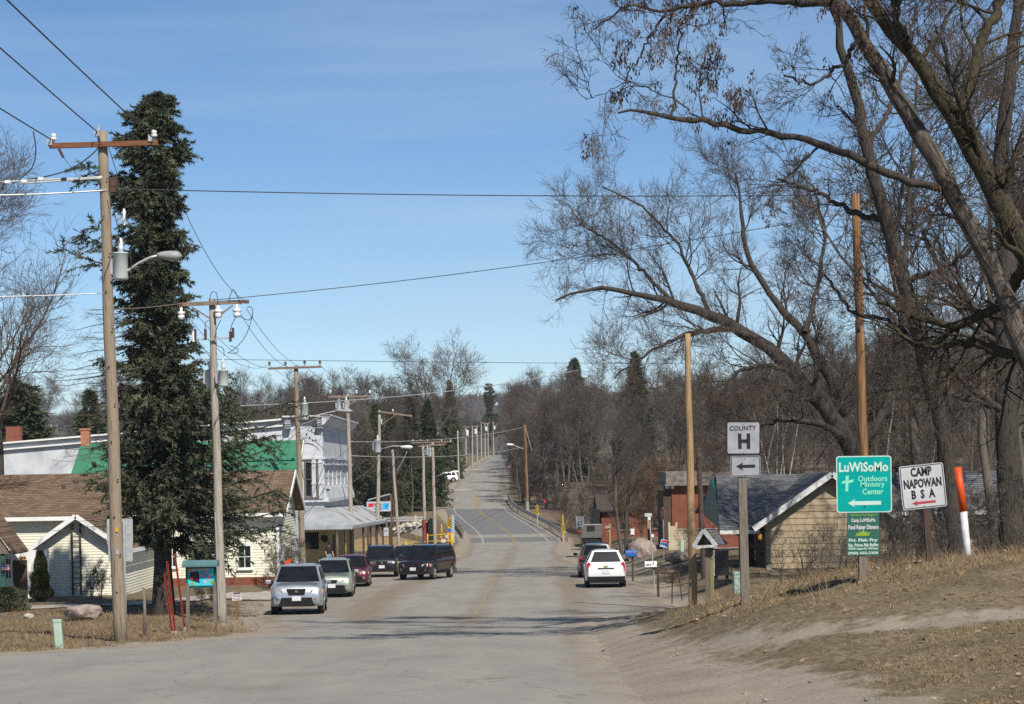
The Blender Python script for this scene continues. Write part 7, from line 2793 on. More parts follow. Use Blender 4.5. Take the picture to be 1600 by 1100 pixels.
k.tube([(0, 0.03, -0.2), L(1015, 812)], 0.03, 8)
k.build('pole', M['galv'], t)
c = L(1013, 804.5)
panel(t, 11.5 / F * D, 5 / F * D, 0.01, 'sign_white', cx0=c.x, cz0=c.z, th=0.012)
k = MB()
k.box((L(1014.5, 810).x, 0.0, L(1014, 810).z), (0.11, 0.09, 0.12))
k.box((L(1019.5, 837).x, -0.02, L(1019, 837).z), (0.10, 0.06, 0.12))
k.build('bracket', M['porcelain'], t)
D = 128.0
b = B(907, 866, D)
t = thing('speed_sign', 'white speed limit sign with a small orange flag below it', 'road sign', b)
L = lambda px, row: U(px, row, D) - b
c = L(906, 815)
k = MB()
k.bar((0, 0.03, -0.2), (c.x, 0.03, c.z), 0.06, 0.05)
k.build('post', M['wood_post'], t)
panel(t, 0.46, 0.60, 0.02, 'sign_white', cx0=c.x, cz0=c.z)
lettering(t, 'SPEED', c.x, c.z + 0.225, 0.30, 0.06, M['sign_black'], y=-0.008, bold=-0.01)
lettering(t, 'LIMIT', c.x, c.z + 0.13, 0.28, 0.06, M['sign_black'], y=-0.008, bold=-0.01)
lettering(t, '25', c.x, c.z - 0.10, 0.29, 0.25, M['sign_black'], y=-0.008, bold=0.01)
k = MB()
q = L(906.5, 830)
k.box((q.x, -0.02, q.z), (0.16, 0.03, 0.13))
k.build('orange_flag', M['orange'], t)
# brick mailbox pier with yellow post
D = 150.0
b = B(951, 842, D)
t = thing('mailbox_pier', 'yellow timber bracket post holding a small mailbox by the low brick house', 'mailbox', b)
L = lambda px, row: U(px, row, D) - b
k = MB()
k.box((L(953, 840).x, 0, L(953, 819).z / 2), (0.13, 0.13, L(953, 819).z + 0.1))
k.bar(L(953, 826), L(946, 825), 0.1, 0.1)
k.bar(L(952.5, 832), L(947.5, 826), 0.08, 0.08)
k.build('post', M['pole_new'], t)
k = MB()
k.box(L(949.5, 823.5), (0.34, 0.3, 0.18))
k.build('box', M['lamp_grey'], t)
k = MB()
k.box((L(949.5, 835).x, 0.1, L(949, 835).z / 2), (0.22, 0.2, L(949, 829).z))
k.build('pier', M['brick'], t)
# white box by the trees
D = 160
b = B(988.5, 846, D)
t = thing('utility_box', 'cream utility box standing behind the big upright boulder', 'utility box', b)
h = U(988, 826, D).z - b.z
k = MB()
k.box((0, 0, h - 0.22), (0.27, 0.2, 0.44))
k.build('case', M['porcelain'], t)
k = MB()
k.box((0, 0.05, h / 2 - 0.2), (0.08, 0.08, h - 0.2))
k.build('post', M['wood_post'], t)
b = B(1066, 860, 132)
t = thing('utility_pedestal', 'slim pale green pedestal on the lawn before the block wall', 'pedestal', b)
k = MB()
k.prism(rrect(0.22, 0.18, 0.04), -0.1, U(1066, 843, 132).z - b.z, axis='z')
k.build('case', M['pedestal'], t)
# yellow posts by the brick house
b = B(1014, 850, 152)
t = thing('post', 'yellow ochre timber post behind the street name pole', 'post', b)
k = MB()
k.box((0, 0, 1.0), (0.17, 0.17, 2.2))
k.build('shaft', M['pole_new'], t)
k = MB()
k.box((0.1, 0, 0.7), (0.1, 0.14, 1.2))
k.build('board', M['wood_dark'], t)
# two thin trunks
for px, tpx, lab in ((972, 958, 'left of two thin slanting trunks beside the big boulder'), (978, 992, 'right of two thin slanting trunks beside the big boulder')):
    D = 150.0
    b = B(px, 855, D)
    t = thing('thin_tree', lab, 'tree', b)
    tp = U(tpx, 690, D) - b
    P, Rr = smooth_path([(0, 0, -0.2), tuple(tp * 0.4 + Vector((-0.2, 0, 0))), tuple(tp * 0.75), tuple(tp)], [0.15, 0.12, 0.085, 0.02], 20)
    rng_ = np.random.default_rng(px)
    v, f = tubes(P, Rr, 7)
    link('trunk', np_mesh('trunk', v, f), M['bark_far'], t, True)
    P1, R1 = spawn(P, Rr, rng_, 14, 0.35, 1, (0.5, 1.0), 2.4, 6, 0.16, 0.1, rs=0.45)
    P2, R2 = spawn(P1, R1, rng_, 8, 0.2, 1, (0.4, 0.9), 0.9, 4, 0.18, 0.08, rs=0.6, rmin=0.008)
    P3, R3 = spawn(P2, R2, rng_, 5, 0.2, 1, (0.4, 0.9), 0.4, 3, 0.18, 0.05, rs=0.6, rmin=0.007)
    v, f = path_mesh([(P1, R1), (P2, R2), (P3, R3)], [5, 4, 3])
    link('crown', np_mesh('crown', v, f), M['twig_far'], t)
# trailer
D = 176.0
b = B(922, 836, D)
t = thing('trailer', 'grey utility trailer with a dark opening parked by the low brick house', 'trailer', b)
L = lambda px, row: U(px, row, D) - b
x0, x1 = L(908, 830).x, L(940, 830).x
z0, z1 = L(920, 832).z + 0.05, L(920, 818.5).z
k = MB()
k.box(((x0 + x1) / 2, 0.6, z1 * 0.72), (x1 - x0, 1.7, z1 * 0.52))
k.build('body', mk('dull dark grey panel', (0.13, 0.13, 0.125), (0.09, 0.09, 0.088), rough=0.7), t, bevel=0.04)
k = MB()
k.box(((x0 + x1) / 2, 0.6, z1 * 0.32), (x1 - x0 - 0.1, 1.5, z1 * 0.27))
k.build('frame', M['black'], t)
k = MB()
xo = L(923, 825).x
k.box((xo, -0.26, z1 - 0.38), (0.62, 0.04, 0.42))
k.build('opening', M['black'], t)
k = MB()
k.box(((x0 + x1) / 2, -0.27, z1 - 0.07), (x1 - x0, 0.05, 0.07))
k.build('top_rail', M['galv'], t)
for xx in (x0 + 0.25, x1 - 0.3):
    for yy in (-0.2, 1.4):
        k = MB()
        k.tube([(xx, yy - 0.09, 0.30), (xx, yy + 0.09, 0.30)], 0.30, 14)
        k.build('wheel', M['black'], t)
b = B(934, 843, 158)
t = thing('low_sign', 'low white plate on a stub by the gravel drive', 'sign', b)
panel(t, 0.42, 0.13, 0.01, 'sign_white', cx0=0, cz0=0.28, th=0.01)
k = MB()
k.box((0.05, 0.03, 0.08), (0.06, 0.04, 0.4))
k.build('stub', M['wood_dark'], t)


# ------------------------------------------------------------------ bridge rails and markers
def guardrail(label, fx, y0, y1, side, h=0.82, mat='galv'):
    pts = [Vector((float(fx(y)), y, gz(float(fx(y)), y))) for y in np.arange(y0, y1 + 0.1, 2.0)]
    for p in pts:
        p.z = float(zr(p.y)) + 0.02
    b = pts[0]
    t = thing('guardrail', label, 'guardrail', b)
    k = MB()
    for i in range(len(pts) - 1):
        a, c = pts[i] - b, pts[i + 1] - b
        for (dz, o, hh, th) in ((h - 0.06, 0, 0.13, 0.05), (h - 0.19, side * 0.05, 0.12, 0.03), (h - 0.32, 0, 0.13, 0.05)):
            k.bar(a + Vector((o, 0, dz)), c + Vector((o, 0, dz)), th, hh)
    k.build('rail', M[mat], t)
    for p in pts:
        k = MB()
        q = p - b
        k.box((q.x - side * 0.13, q.y, h / 2 - 0.15 + q.z), (0.16, 0.14, h + 0.2))
        k.build('post', M['wood_post'], t)
    return t


guardrail('long curved steel guardrail along the right side of the bridge road', lambda y: re(y) + 0.35, 201, 281, -1)
guardrail('steel guardrail along the left side of the bridge', lambda y: cx(y) - 4.7, 214, 240, 1)
D = 246.0
b = B(635, 822, D)
t = thing('guardrail', 'blue grey guardrail of the side road across the creek', 'guardrail', b)
L = lambda px, row: U(px, row, D) - b
k = MB()
for r0, r1 in ((810, 808), (814, 812)): k.bar(L(600, r0), L(664, r1), 0.08, 0.22)
k.build('rail', M['galv'], t)
for px in range(604, 664, 10):
    k = MB()
    p = L(px, 816)
    k.box((p.x, 0.1, p.z - 0.6), (0.2, 0.2, 2.2))
    k.build('post', M['wood_post'], t)


def hazard(label, px, r0, r1, base, D, wpx=6, slant=1, post_m='galv', post_top=None, group='yellow and black hazard markers'):
    b = B(px, base, D)
    t = thing('hazard_marker', label, 'hazard marker', b, group=group)
    L = lambda x, y: U(x, y, D) - b
    z0, z1 = L(px, r1).z, L(px, r0).z
    w = wpx / F * D
    k = MB()
    k.box((0, 0.04, (z0 + (z1 if post_top is None else L(px, post_top).z)) / 2 if post_top else z1 / 2), (0.07, 0.05, z1 + 0.3)) if post_top is None else k.box((0, 0.04, L(px, post_top).z / 2), (0.11, 0.08, L(px, post_top).z + 0.2))
    k.build('post', M[post_m], t)
    k = MB()
    k.box((0, 0, (z0 + z1) / 2), (w, 0.012, z1 - z0))
    pn = k.build('panel', M['yellow'], t)
    n = 4
    st = (z1 - z0) / n
    k = MB()
    for i in range(n):
        za = z0 + i * st
        dz = slant * w * 0.8
        pa, pb = za + (0 if slant > 0 else w * 0.8), za + (w * 0.8 if slant > 0 else 0)
        h_ = st * 0.5
        pts = [(-w / 2, max(z0, min(z1, pb))), (w / 2, max(z0, min(z1, pa))), (w / 2, max(z0, min(z1, pa + h_))), (-w / 2, max(z0, min(z1, pb + h_)))]
        if pts[0][1] < pts[3][1] or pts[1][1] < pts[2][1]:
            k.prism(pts, -0.012, -0.008)
    k.build('stripes', M['sign_black'], pn)
    return t


hazard('yellow and black striped marker right of the lamp pole at the guardrail', 840, 790, 804, 824, 232, 5.6, -1)
hazard('low yellow and black striped marker with tall yellow post at the near guardrail end', 880, 819, 833, 836, 200, 6, -1, 'yellow', post_top=806)
hazard('tall yellow and black striped marker on a thick yellow post left of the bridge', 703.5, 809.5, 825.5, 848, 196, 6.4, 1, 'yellow')
hazard('small yellow and black striped marker above the yellow gate rails', 690.5, 831, 840, 852, 190, 5, 1, 'yellow', post_top=820)
hazard('far yellow and black striped marker on the left bridge rail', 681.5, 802, 812, 826, 228, 4.5, 1)
# thick yellow pipe post and pale blue post beside the tall marker
b = B(706, 852, 189)
t = thing('bollard', 'thick yellow bollard with an orange flag left of the bridge', 'bollard', b)
k = MB()
k.tube([(0, 0, -0.2), (0, 0, U(706, 833, 189).z - b.z)], 0.14, 10)
k.build('shaft', M['yellow'], t, True)
k = MB()
k.box((-0.22, -0.1, U(706, 834, 189).z - b.z), (0.26, 0.06, 0.22))
k.build('orange_flag', M['orange'], t)
k = MB()
k.box((-0.2, -0.06, U(706, 828, 189).z - b.z), (0.2, 0.05, 0.3))
k.build('blue_tag', M['blue'], t)
b = B(708, 836, 206)
t = thing('bridge_post', 'pale blue bridge end post behind the tall striped marker', 'post', b)
k = MB()
k.box((0, 0, (U(708, 806, 206).z - b.z) / 2), (0.28, 0.25, U(708, 806, 206).z - b.z))
k.build('shaft', mk('pale blue grey paint', (0.30, 0.44, 0.50), (0.26, 0.38, 0.43), rough=0.5), t)
k = MB()
k.box((0, 0, (U(708, 805, 206).z - b.z)), (0.34, 0.3, 0.08))
k.build('cap', M['galv'], t)
# yellow pipe gate
D = 188.0
b = B(686, 850, D)
t = thing('pipe_gate', 'yellow pipe gate rails between the twin poles and the striped marker', 'gate', b)
L = lambda px, row: U(px, row, D) - b
for r0, r1 in ((837, 834), (846, 845)):
    k = MB()
    k.tube([L(667, r0), L(704, r1)], 0.045, 8)
    k.build('rail', M['yellow'], t, True)
for px in (668, 700):
    k = MB()
    k.tube([Vector((L(px, 850).x, 0, -0.2)), L(px, 834)], 0.06, 8)
    k.build('post', M['yellow'], t, True)
for px, r, lab in ((692, 846, 'white'), (697, 838, 'white')):
    pass
b = B(693, 851, 186)
t = thing('barrier_board', 'white and red plates hung on the yellow pipe gate', 'sign', b)
L = lambda px, row: U(px, row, 186) - b
for (px, row, w_, h_, m_) in ((693, 845, 0.36, 0.30, 'sign_white'), (698, 838, 0.30, 0.24, 'sign_white'), (692, 840.5, 0.36, 0.08, 'red')):
    c = L(px, row)
    panel(t, w_, h_, 0.02, m_, cx0=c.x, cz0=c.z, y=-0.03 * (2 if m_ == 'red' else 1), th=0.015)
for (px, b0, t0, D, lab) in ((634.5, 859, 848, 178, 'short yellow post beside the slim leaning pole'), (649.5, 819, 806, 236, 'yellow post on the far creek bank'),
                             (562.5, 886, 866, 150, 'short yellow post under the store porch')):
    b = B(px, b0, D)
    t = thing('bollard', lab, 'bollard', b)
    h = U(px, t0, D).z - b.z
    k = MB()
    k.tube([(0, 0, -0.6), (0, 0, h)], 0.09, 8)
    k.build('shaft', M['yellow'], t, True)
    k = MB()
    k.lathe([(0.09, h), (0.07, h + 0.05), (0.02, h + 0.07)], 8)
    k.build('cap', M['yellow'], t)
# dark equipment between the twin poles
b = B(672, 845, 192)
t = thing('control_box', 'black control cabinet standing between the twin poles', 'utility box', b)
k = MB()
h = U(672, 811, 192).z - b.z
k.prism([(-0.32, 0.3), (0.30, 0.3), (0.30, h), (0.05, h + 0.1), (-0.32, h - 0.35)], -0.2, 0.2)
k.build('case', M['black'], t)
k = MB()
k.box((0, 0, 0.1), (0.4, 0.3, 0.5))
k.build('base', M['foundation'], t)
# concrete wing wall and rocks
D = 208
b = B(655, 838, D)
t = thing('wing_wall', 'grey concrete wing wall of the bridge beside pale rocks', 'retaining wall', b)
L = lambda px, row: U(px, row, D) - b
k = MB()
k.prism([(L(640, 831).x, L(640, 833).z), (L(664, 840).x, L(664, 840).z), (L(664, 818).x, L(664, 818).z), (L(655, 822).x, L(655, 822).z)], 0, 0.5)
k.build('slab', M['foundation'], t)
k = MB()
k.bar(L(655, 821), L(664, 817.5), 0.55, 0.12)
k.build('coping', M['rock_pale'], t)
import bmesh
rg = np.random.default_rng(12)
k = MB()
for i in range(150):
    px, row = rg.uniform(608, 664), 0
    row = 835 - (px - 608) * 0.25 + rg.uniform(-8, 3)
    p = U(px, row, 212 + rg.uniform(-2, 2))
    s = rg.uniform(0.14, 0.36)
    n = len(k.v)
    for q in ((1, 0, 0), (-1, 0, 0), (0, 1, 0), (0, -1, 0), (0, 0, 1), (0, 0, -1)):
        k.v.append((p.x + q[0] * s * rg.uniform(0.7, 1.2), p.y + q[1] * s, p.z + q[2] * s * rg.uniform(0.6, 1)))
    for f_ in ((0, 2, 4), (2, 1, 4), (1, 3, 4), (3, 0, 4), (2, 0, 5), (1, 2, 5), (3, 1, 5), (0, 3, 5)): k.face([n + j for j in f_])
tag(k.build('riprap', M['rock_pale']), 'pale broken rocks piled on the creek bank', 'rocks', kind='stuff')
# grassy mound before the creek
mp = G(610, 848)
k = MB()
mg = 14
for i in range(mg + 1):
    for j in range(mg + 1):
        u_, v_ = i / mg * 2 - 1, j / mg * 2 - 1
        k.v.append((u_ * 5.0 - 1.2, v_ * 8, 1.15 * max(0, 1 - u_ * u_) * max(0, 1 - v_ * v_) - 0.1))
for i in range(mg):
    for j in range(mg):
        a_ = i * (mg + 1) + j
        k.face((a_, a_ + mg + 1, a_ + mg + 2, a_ + 1))
b = B(615, 845, 192)
o = k.build('grass_mound', mk('mown dry grass', (0.30, 0.215, 0.10), (0.22, 0.155, 0.07), scale=1.2, rough=1.0, detail=9), smooth=True)
o.location = b
tag(o, kind='structure')

# red white and blue store sign
D = 176.0
b = B(598, 852, D)
t = thing('store_sign', 'red white and blue soft drink panel on dark posts beyond the store porch', 'sign', b)
L = lambda px, row: U(px, row, D) - b
x0, x1 = L(573, 790).x, L(610.5, 790).x
z0, z1 = L(592, 799).z, L(592, 783.5).z
c = ((x0 + x1) / 2, (z0 + z1) / 2)
W_, H_ = x1 - x0, z1 - z0
panel(t, W_, H_, 0.03, 'sign_white', cx0=c[0], cz0=c[1], th=0.12)
flat(t, [(x0 + W_ * 0.07, c[1] - H_ * 0.05), (x0 + W_ * 0.45, c[1] - H_ * 0.05), (x0 + W_ * 0.45, c[1] + H_ * 0.36), (x0 + W_ * 0.07, c[1] + H_ * 0.30)], 'red', -0.121, 'red_field')
gx, gz_, gr = x0 + W_ * 0.47, c[1] - H_ * 0.02, H_ * 0.42
flat(t, [(gx + gr * 1.15 * math.cos(a_), gz_ + gr * 1.15 * math.sin(a_)) for a_ in np.linspace(0, 6.1, 24)], 'sign_white', -0.124, 'roundel')
flat(t, [(gx + gr * math.cos(a_), gz_ + gr * math.sin(a_)) for a_ in np.linspace(0.35, 2.9, 12)], 'red', -0.127, 'roundel_top')
flat(t, [(gx + gr * math.cos(a_), gz_ + gr * math.sin(a_)) for a_ in np.linspace(3.5, 5.93, 12)], 'blue', -0.127, 'roundel_bottom')
lettering(t, 'PEPSI', gx + 0.02, gz_, gr * 1.75, gr * 0.42, M['blue'], y=-0.131, bold=0.03)
cup = [(0.63, 0.30), (0.66, 0.12), (0.63, -0.02), (0.66, -0.16), (0.65, -0.36), (0.80, -0.30), (0.93, -0.36), (0.92, -0.10), (0.95, 0.10), (0.92, 0.36), (0.84, 0.28), (0.78, 0.40), (0.72, 0.28)]
flat(t, [(x0 + W_ * p, c[1] + H_ * q) for p, q in cup], 'sky_blue', -0.123, 'blue_field')
flat(t, [(x0 + W_ * p, c[1] + H_ * q) for p, q in [(0.80, -0.18), (0.83, -0.12), (0.93, 0.34), (0.90, 0.36), (0.82, 0.05), (0.76, 0.20)]], 'blue', -0.126, 'straw')
for px, tp in ((612, 775), (575, 800)):
    k = MB()
    q = L(px, 850)
    k.box((q.x, 0.05, L(px, tp).z / 2), (0.14, 0.14, L(px, tp).z + 0.3))
    k.build('post', M['arm_rust'] if px == 612 else M['wood_dark'], t)
k = MB()
k.tube([L(575, 782), L(576, 781), L(610, 772)], 0.06, 6)
k.build('top_pipe', M['galv'], t)
b = B(603, 855, 172)
t = thing('white_sign', 'white sandwich board with dark letters under the porch end', 'sign', b)
L = lambda px, row: U(px, row, 172) - b
c = L(602, 831)
panel(t, 10 / F * 172, 13 / F * 172, 0.02, 'sign_white', cx0=c.x, cz0=c.z, th=0.03)
k = MB()
k.box((c.x + 0.42, 0.1, c.z / 2), (0.3, 0.2, c.z + 0.6))
k.build('post', M['wood_dark'], t)
lettering(t, 'ICE', c.x, c.z + 0.08, 0.34, 0.16, M['blue'], y=-0.034, bold=0.03)
b = B(629, 800, 262)
t = thing('small_sign', 'small white plate on a stake on the far creek bank', 'sign', b)
h = U(629, 790, 262).z - b.z
panel(t, 0.62, 0.2, 0.02, 'sign_white', cx0=0, cz0=h, th=0.02)
k = MB()
k.box((0, 0.05, h / 2 - 0.1), (0.06, 0.06, h + 0.1))
k.build('post', M['wood_post'], t)
# flag stake on right wood edge
b = B(850, 800, 250)
t = thing('marker_flag', 'small red marker flag at the wood edge right of the bridge', 'flag', b)
h = max(U(849, 779, 250).z - b.z, 1.2)
k = MB()
k.tube([(0, 0, -0.1), (0, 0, h)], 0.03, 6)
k.build('stake', M['wood_post'], t)
k = MB()
k.prism([(0, h - 0.55), (0.26, h - 0.4), (0.05, h)], -0.02, 0.02)
k.build('cloth', M['red'], t)
# ------------------------------------------------------------------ cars
RUB = mk('tyre rubber', (0.018, 0.018, 0.018), (0.035, 0.033, 0.030), scale=8, rough=0.85)
RIM = mk('alloy wheel', (0.62, 0.63, 0.64), (0.5, 0.51, 0.52), rough=0.35, metal=0.25)
TRIM = mk('black bumper plastic', (0.009, 0.009, 0.010), (0.016, 0.016, 0.016), scale=6, rough=0.65, spec=0.15)
LENS = mk('clear lamp lens', (0.75, 0.76, 0.77), (0.10, 0.105, 0.11), scale=9, rough=0.08, spec=0.8, metal=0.3)
AMBER = mk('amber lamp lens', (0.75, 0.16, 0.02), (0.6, 0.12, 0.02), rough=0.15, spec=0.6)
REDL = mk('red lamp lens', (0.42, 0.012, 0.02), (0.30, 0.01, 0.015), scale=10, rough=0.12, spec=0.6)
CGL = glass_mat('car glass', (0.008, 0.010, 0.013), 0.05, 0.06)
CGL2 = glass_mat('sunlit rear car glass', (0.030, 0.030, 0.032), 0.08, 0.2)  # paler copy of the car glass, sunlight put into the colour
PLATE = mk('licence plate', (0.62, 0.63, 0.66), (0.5, 0.51, 0.54), scale=20, rough=0.4)
CHROME = mk('chrome', (0.7, 0.71, 0.72), rough=0.12, metal=1.0)


def wheel_parts(root, x, y, r, side, wd=0.22):
    k = MB()
    n = 24
    prof = [(r * 0.66, -wd / 2), (r * 0.93, -wd / 2), (r, -wd * 0.36), (r, wd * 0.36), (r * 0.93, wd / 2), (r * 0.66, wd / 2)]
    k.lathe(prof, n)
    k.v = [(x + p[2], y + p[0], r + p[1]) for p in k.v]
    w = k.build('wheel', RUB, root, True)
    k = MB()
    k.lathe([(0.05, wd * 0.40), (r * 0.60, wd * 0.34), (r * 0.66, wd * 0.50), (r * 0.68, wd * 0.5), (r * 0.68, wd * 0.3)], n)
    for i in range(5):
        a = 2 * math.pi * i / 5 + y
        d = Vector((math.cos(a), math.sin(a), 0))
        k.bar(d * 0.03 + Vector((0, 0, wd * 0.46)), d * r * 0.64 + Vector((0, 0, wd * 0.46)), r * 0.17, 0.03)
    k.v = [(x + p[2] * side, y + p[0], r + p[1]) for p in k.v]
    k.build('rim', RIM, w)
    return w


def car(label, loc, rotz, col, L=4.68, Wd=1.88, H=1.72, hood=1.05, cowl=1.12, wsl=0.85, roof_r=0.42, rear_b=0.08, belt=1.10, r=0.35, wb=2.70, gc=0.30, nose=0.92, deck=None, deck_h=1.0,
        cat='car', rails=True, rear_view=False, group=None, plate_txt='', grille=(0.62, 0.20), tint=CGL, tumble=0.27):
    root = thing('parked_car', label, cat, loc, rotz, group)
    yf, yr = -L / 2, L / 2
    ws = [yf + 0.92 - 0.04, yf + 0.92 + wb]
    ra = r + 0.07
    yc = yf + cowl
    # lower body
    st = sorted(set(list(np.linspace(yf, yr, 34)) + [yf + 0.03, yf + 0.09, yf + 0.18, yr - 0.03, yr - 0.09, yr - 0.18] + [w + d for w in ws for d in (-ra, -ra * 0.85, -ra * 0.5, 0, ra * 0.5, ra * 0.85, ra)]))
    hood_f = nose - 0.02
    rear_top = deck_h if deck else belt + 0.0
    k = MB()
    rings = []
    for y in st:
        f = abs(y) / (L / 2)
        half = Wd / 2 * (1 - 0.10 * f ** 8 - 0.035 * f ** 3)
        ef = max(0, 1 - (y - yf) / 0.14)
        er = max(0, 1 - (yr - y) / 0.14)
        end = max(ef, er)
        if y < yc: zt = hood_f + (hood - hood_f) * (max(0, y - yf) / cowl) ** 0.6 - 0.24 * ef ** 2
        elif deck and y > yr - deck: zt = deck_h - 0.12 * er ** 2
        else: zt = hood + (belt - hood) * min(1, (y - yc) / 0.6) - (0.18 * er ** 2 if not deck else 0)
        zb = gc + 0.12 * end ** 2
        arch = 0
        for w in ws:
            if abs(y - w) < ra: arch = max(arch, r + math.sqrt(max(0, ra * ra - (y - w) ** 2)))
        zo = max(zb, arch)
        zsh = zt - 0.13
        zmid = max(zo + 0.02, zb + (zt - zb) * 0.55)
        h2 = half * (1 - 0.05 * end)
        ring = [(0, zb + 0.02), (h2 - 0.22, zb if not arch else zo), (h2 - 0.04, zo), (h2 - 0.005, zo + 0.04), (h2, zmid), (h2 - 0.012, max(zsh, zmid + 0.02)), (h2 - 0.075, zt - 0.035), (h2 * 0.6, zt), (0, zt + 0.025)]
        ring = ring + [(-p, q) for p, q in reversed(ring[1:-1])]
        rings.append([len(k.v) + i for i in range(len(ring))])
        k.v += [(p, y, q) for p, q in ring]
    m = len(rings[0])
    for a, b in zip(rings[:-1], rings[1:]):
        for i in range(m):
            j = (i + 1) % m
            k.face((a[i], b[i], b[j], a[j]), 1 if i in (0, m - 1) else 0)
    k.face(list(reversed(rings[0])))
    k.face(rings[-1])
    body = k.build('body', [col, TRIM], root, True)
    es = body.modifiers.new('split', 'EDGE_SPLIT')
    es.split_angle = R(38)
    # cabin
    ytf, ytr = yc + wsl, (yr - roof_r)
    ybr = (yr - deck + 0.05) if deck else yr - rear_b
    if deck: ytr = ybr - roof_r
    wbm, wt = Wd / 2 - 0.085, Wd / 2 - tumble
    zb0, zt0 = belt - 0.05, H - 0.055
    zbf = hood - 0.03

    def P(u, v, face):
        """cabin faces: u along, v up (0..1)"""
        if face == 'front': return Vector(((u - 0.5) * 2 * (wbm * (1 - v) + wt * v), yc * (1 - v) + ytf * v - 0.06 * (1 - (2 * u - 1) ** 2), zbf * (1 - v) + zt0 * v))
        if face == 'rear': return Vector(((0.5 - u) * 2 * (wbm * (1 - v) + wt * v), ybr * (1 - v) + ytr * v + 0.05 * (1 - (2 * u - 1) ** 2), zb0 * (1 - v) + zt0 * v))
        sg = 1 if face == 'left' else -1
        y0, y1 = yc * (1 - v) + ytf * v, ybr * (1 - v) + ytr * v
        zz = (zbf + (zb0 - zbf) * min(1, u * 4)) * (1 - v) + zt0 * v
        return Vector((sg * (wbm * (1 - v) + wt * v + 0.03 * math.sin(math.pi * v)), y0 + (y1 - y0) * u, zz))
    k = MB()
    for face in ('front', 'rear', 'left', 'right'):
        nu, nv = 8, 4
        base = len(k.v)
        for i in range(nu + 1):
            for j in range(nv + 1): k.v.append(tuple(P(i / nu, j / nv, face)))
        for i in range(nu):
            for j in range(nv):
                a = base + i * (nv + 1) + j
                q = (a, a + nv + 1, a + nv + 2, a + 1)
                k.face(q if face in ('front', 'rear', 'left') else tuple(reversed(q)))
    # roof with a slight crown
    nu, nv = 8, 8
    base = len(k.v)
    for i in range(nu + 1):
        for j in range(nv + 1):
            u, v = i / nu, j / nv
            cr = 0.055 * (1 - (2 * u - 1) ** 4) * (1 - (2 * v - 1) ** 4)
            yy = ytf + (ytr - ytf) * v + (-0.06 * (1 - (2 * u - 1) ** 2)) * (1 - v) + (0.05 * (1 - (2 * u - 1) ** 2)) * v
            k.v.append(((u - 0.5) * 2 * wt, yy, zt0 + cr))
    for i in range(nu):
        for j in range(nv):
            a = base + i * (nv + 1) + j
            k.face((a, a + nv + 1, a + nv + 2, a + 1))
    cab = k.build('cabin', col, root, True, fix=False)
    es = cab.modifiers.new('split', 'EDGE_SPLIT')
    es.split_angle = R(38)

    def pane(name, face, u0, u1, v0, v1, mat, n=6, o=0.012, parent=root, skew=(0, 0)):
        kk = MB()
        c0 = P(0.5, 0.5, face)
        nrm = (P(0.55, 0.5, face) - P(0.45, 0.5, face)).cross(P(0.5, 0.55, face) - P(0.5, 0.45, face)).normalized()
        if nrm.dot(c0 - Vector((0, 0, c0.z))) < 0: nrm = -nrm
        for i in range(n + 1):
            for j in range(4):
                v = v0 + (v1 - v0) * j / 3
                s0, s1 = u0 + skew[0] * v, u1 + skew[1] * v
                kk.v.append(tuple(P(s0 + (s1 - s0) * i / n, v, face) + nrm * o))
        for i in range(n):
            for j in range(3):
                a = i * 4 + j
                kk.face((a, a + 4, a + 5, a + 1))
        for i in range(n + 1):
            for j in range(4):
                pass
        return kk.build(name, mat, parent, True)
    pane('windshield', 'front', 0.05, 0.95, 0.07, 0.93, CGL)
    pane('rear_window', 'rear', 0.09, 0.91, 0.12, 0.90, tint)
    for face in ('left', 'right'):
        if deck: spans = [(0.10, 0.46), (0.49, 0.80)]
        else: spans = [(0.08, 0.38), (0.41, 0.68), (0.71, 0.92)]
        for u0, u1 in spans: pane('side_window', face, u0, u1, 0.12, 0.86, CGL, 3)
        sg = 1 if face == 'left' else -1
        kk = MB()
        kk.box((sg * (Wd / 2 + 0.11), yc + 0.38, belt + 0.02), (0.20, 0.10, 0.14))
        mo = kk.build('wing_mirror', col if not rear_view else TRIM, root, bevel=0.03)
        kk = MB()
        kk.box((sg * (Wd / 2 - 0.02), yc + 0.40, belt - 0.0), (0.10, 0.05, 0.05))
        kk.build('arm', TRIM, mo)
        for yy in (yc + 1.05, yc + 2.0):
            kk = MB()
            kk.box((sg * (Wd / 2 + 0.0), yy, belt - 0.16), (0.03, 0.16, 0.03))
            kk.build('door_handle', col, root)
        kk = MB()
        kk.box((sg * (Wd / 2 - 0.012), (ws[0] + ws[1]) / 2, gc + 0.10), (0.05, wb - 2 * ra, 0.16))
        kk.build('sill', TRIM if cat != 'sedan' else col, root)
        if rails:
            kk = MB()
            kk.tube([(sg * (wt - 0.04), ytf + 0.15, zt0 + 0.02), (sg * (wt - 0.04), ytf + 0.25, zt0 + 0.085), (sg * (wt - 0.04), ytr - 0.25, zt0 + 0.085), (sg * (wt - 0.04), ytr - 0.1, zt0 + 0.02)], 0.02, 6)
            kk.build('roof_rail', TRIM, root)
    # front
    hl = nose - 0.17
    for sg in (-1, 1):
        kk = MB()
        pts = [(-0.05, -0.07), (0.36, -0.10), (0.40, 0.04), (0.30, 0.10), (-0.02, 0.05)]
        x0 = Wd / 2 - 0.42
        for dy in (-0.02, 0.16):
            for p, q in pts:
                x = x0 + p
                yy = yf + 0.02 + max(0, x - (Wd / 2 - 0.30)) * 0.75 + dy
                kk.v.append((sg * x, yy, hl + q))
        n = len(pts)
        kk.face(range(n)); kk.face(range(2 * n - 1, n - 1, -1))
        for i in range(n): kk.face((i, (i + 1) % n, n + (i + 1) % n, n + i))
        ho = kk.build('headlight', LENS, root)
        kk = MB()
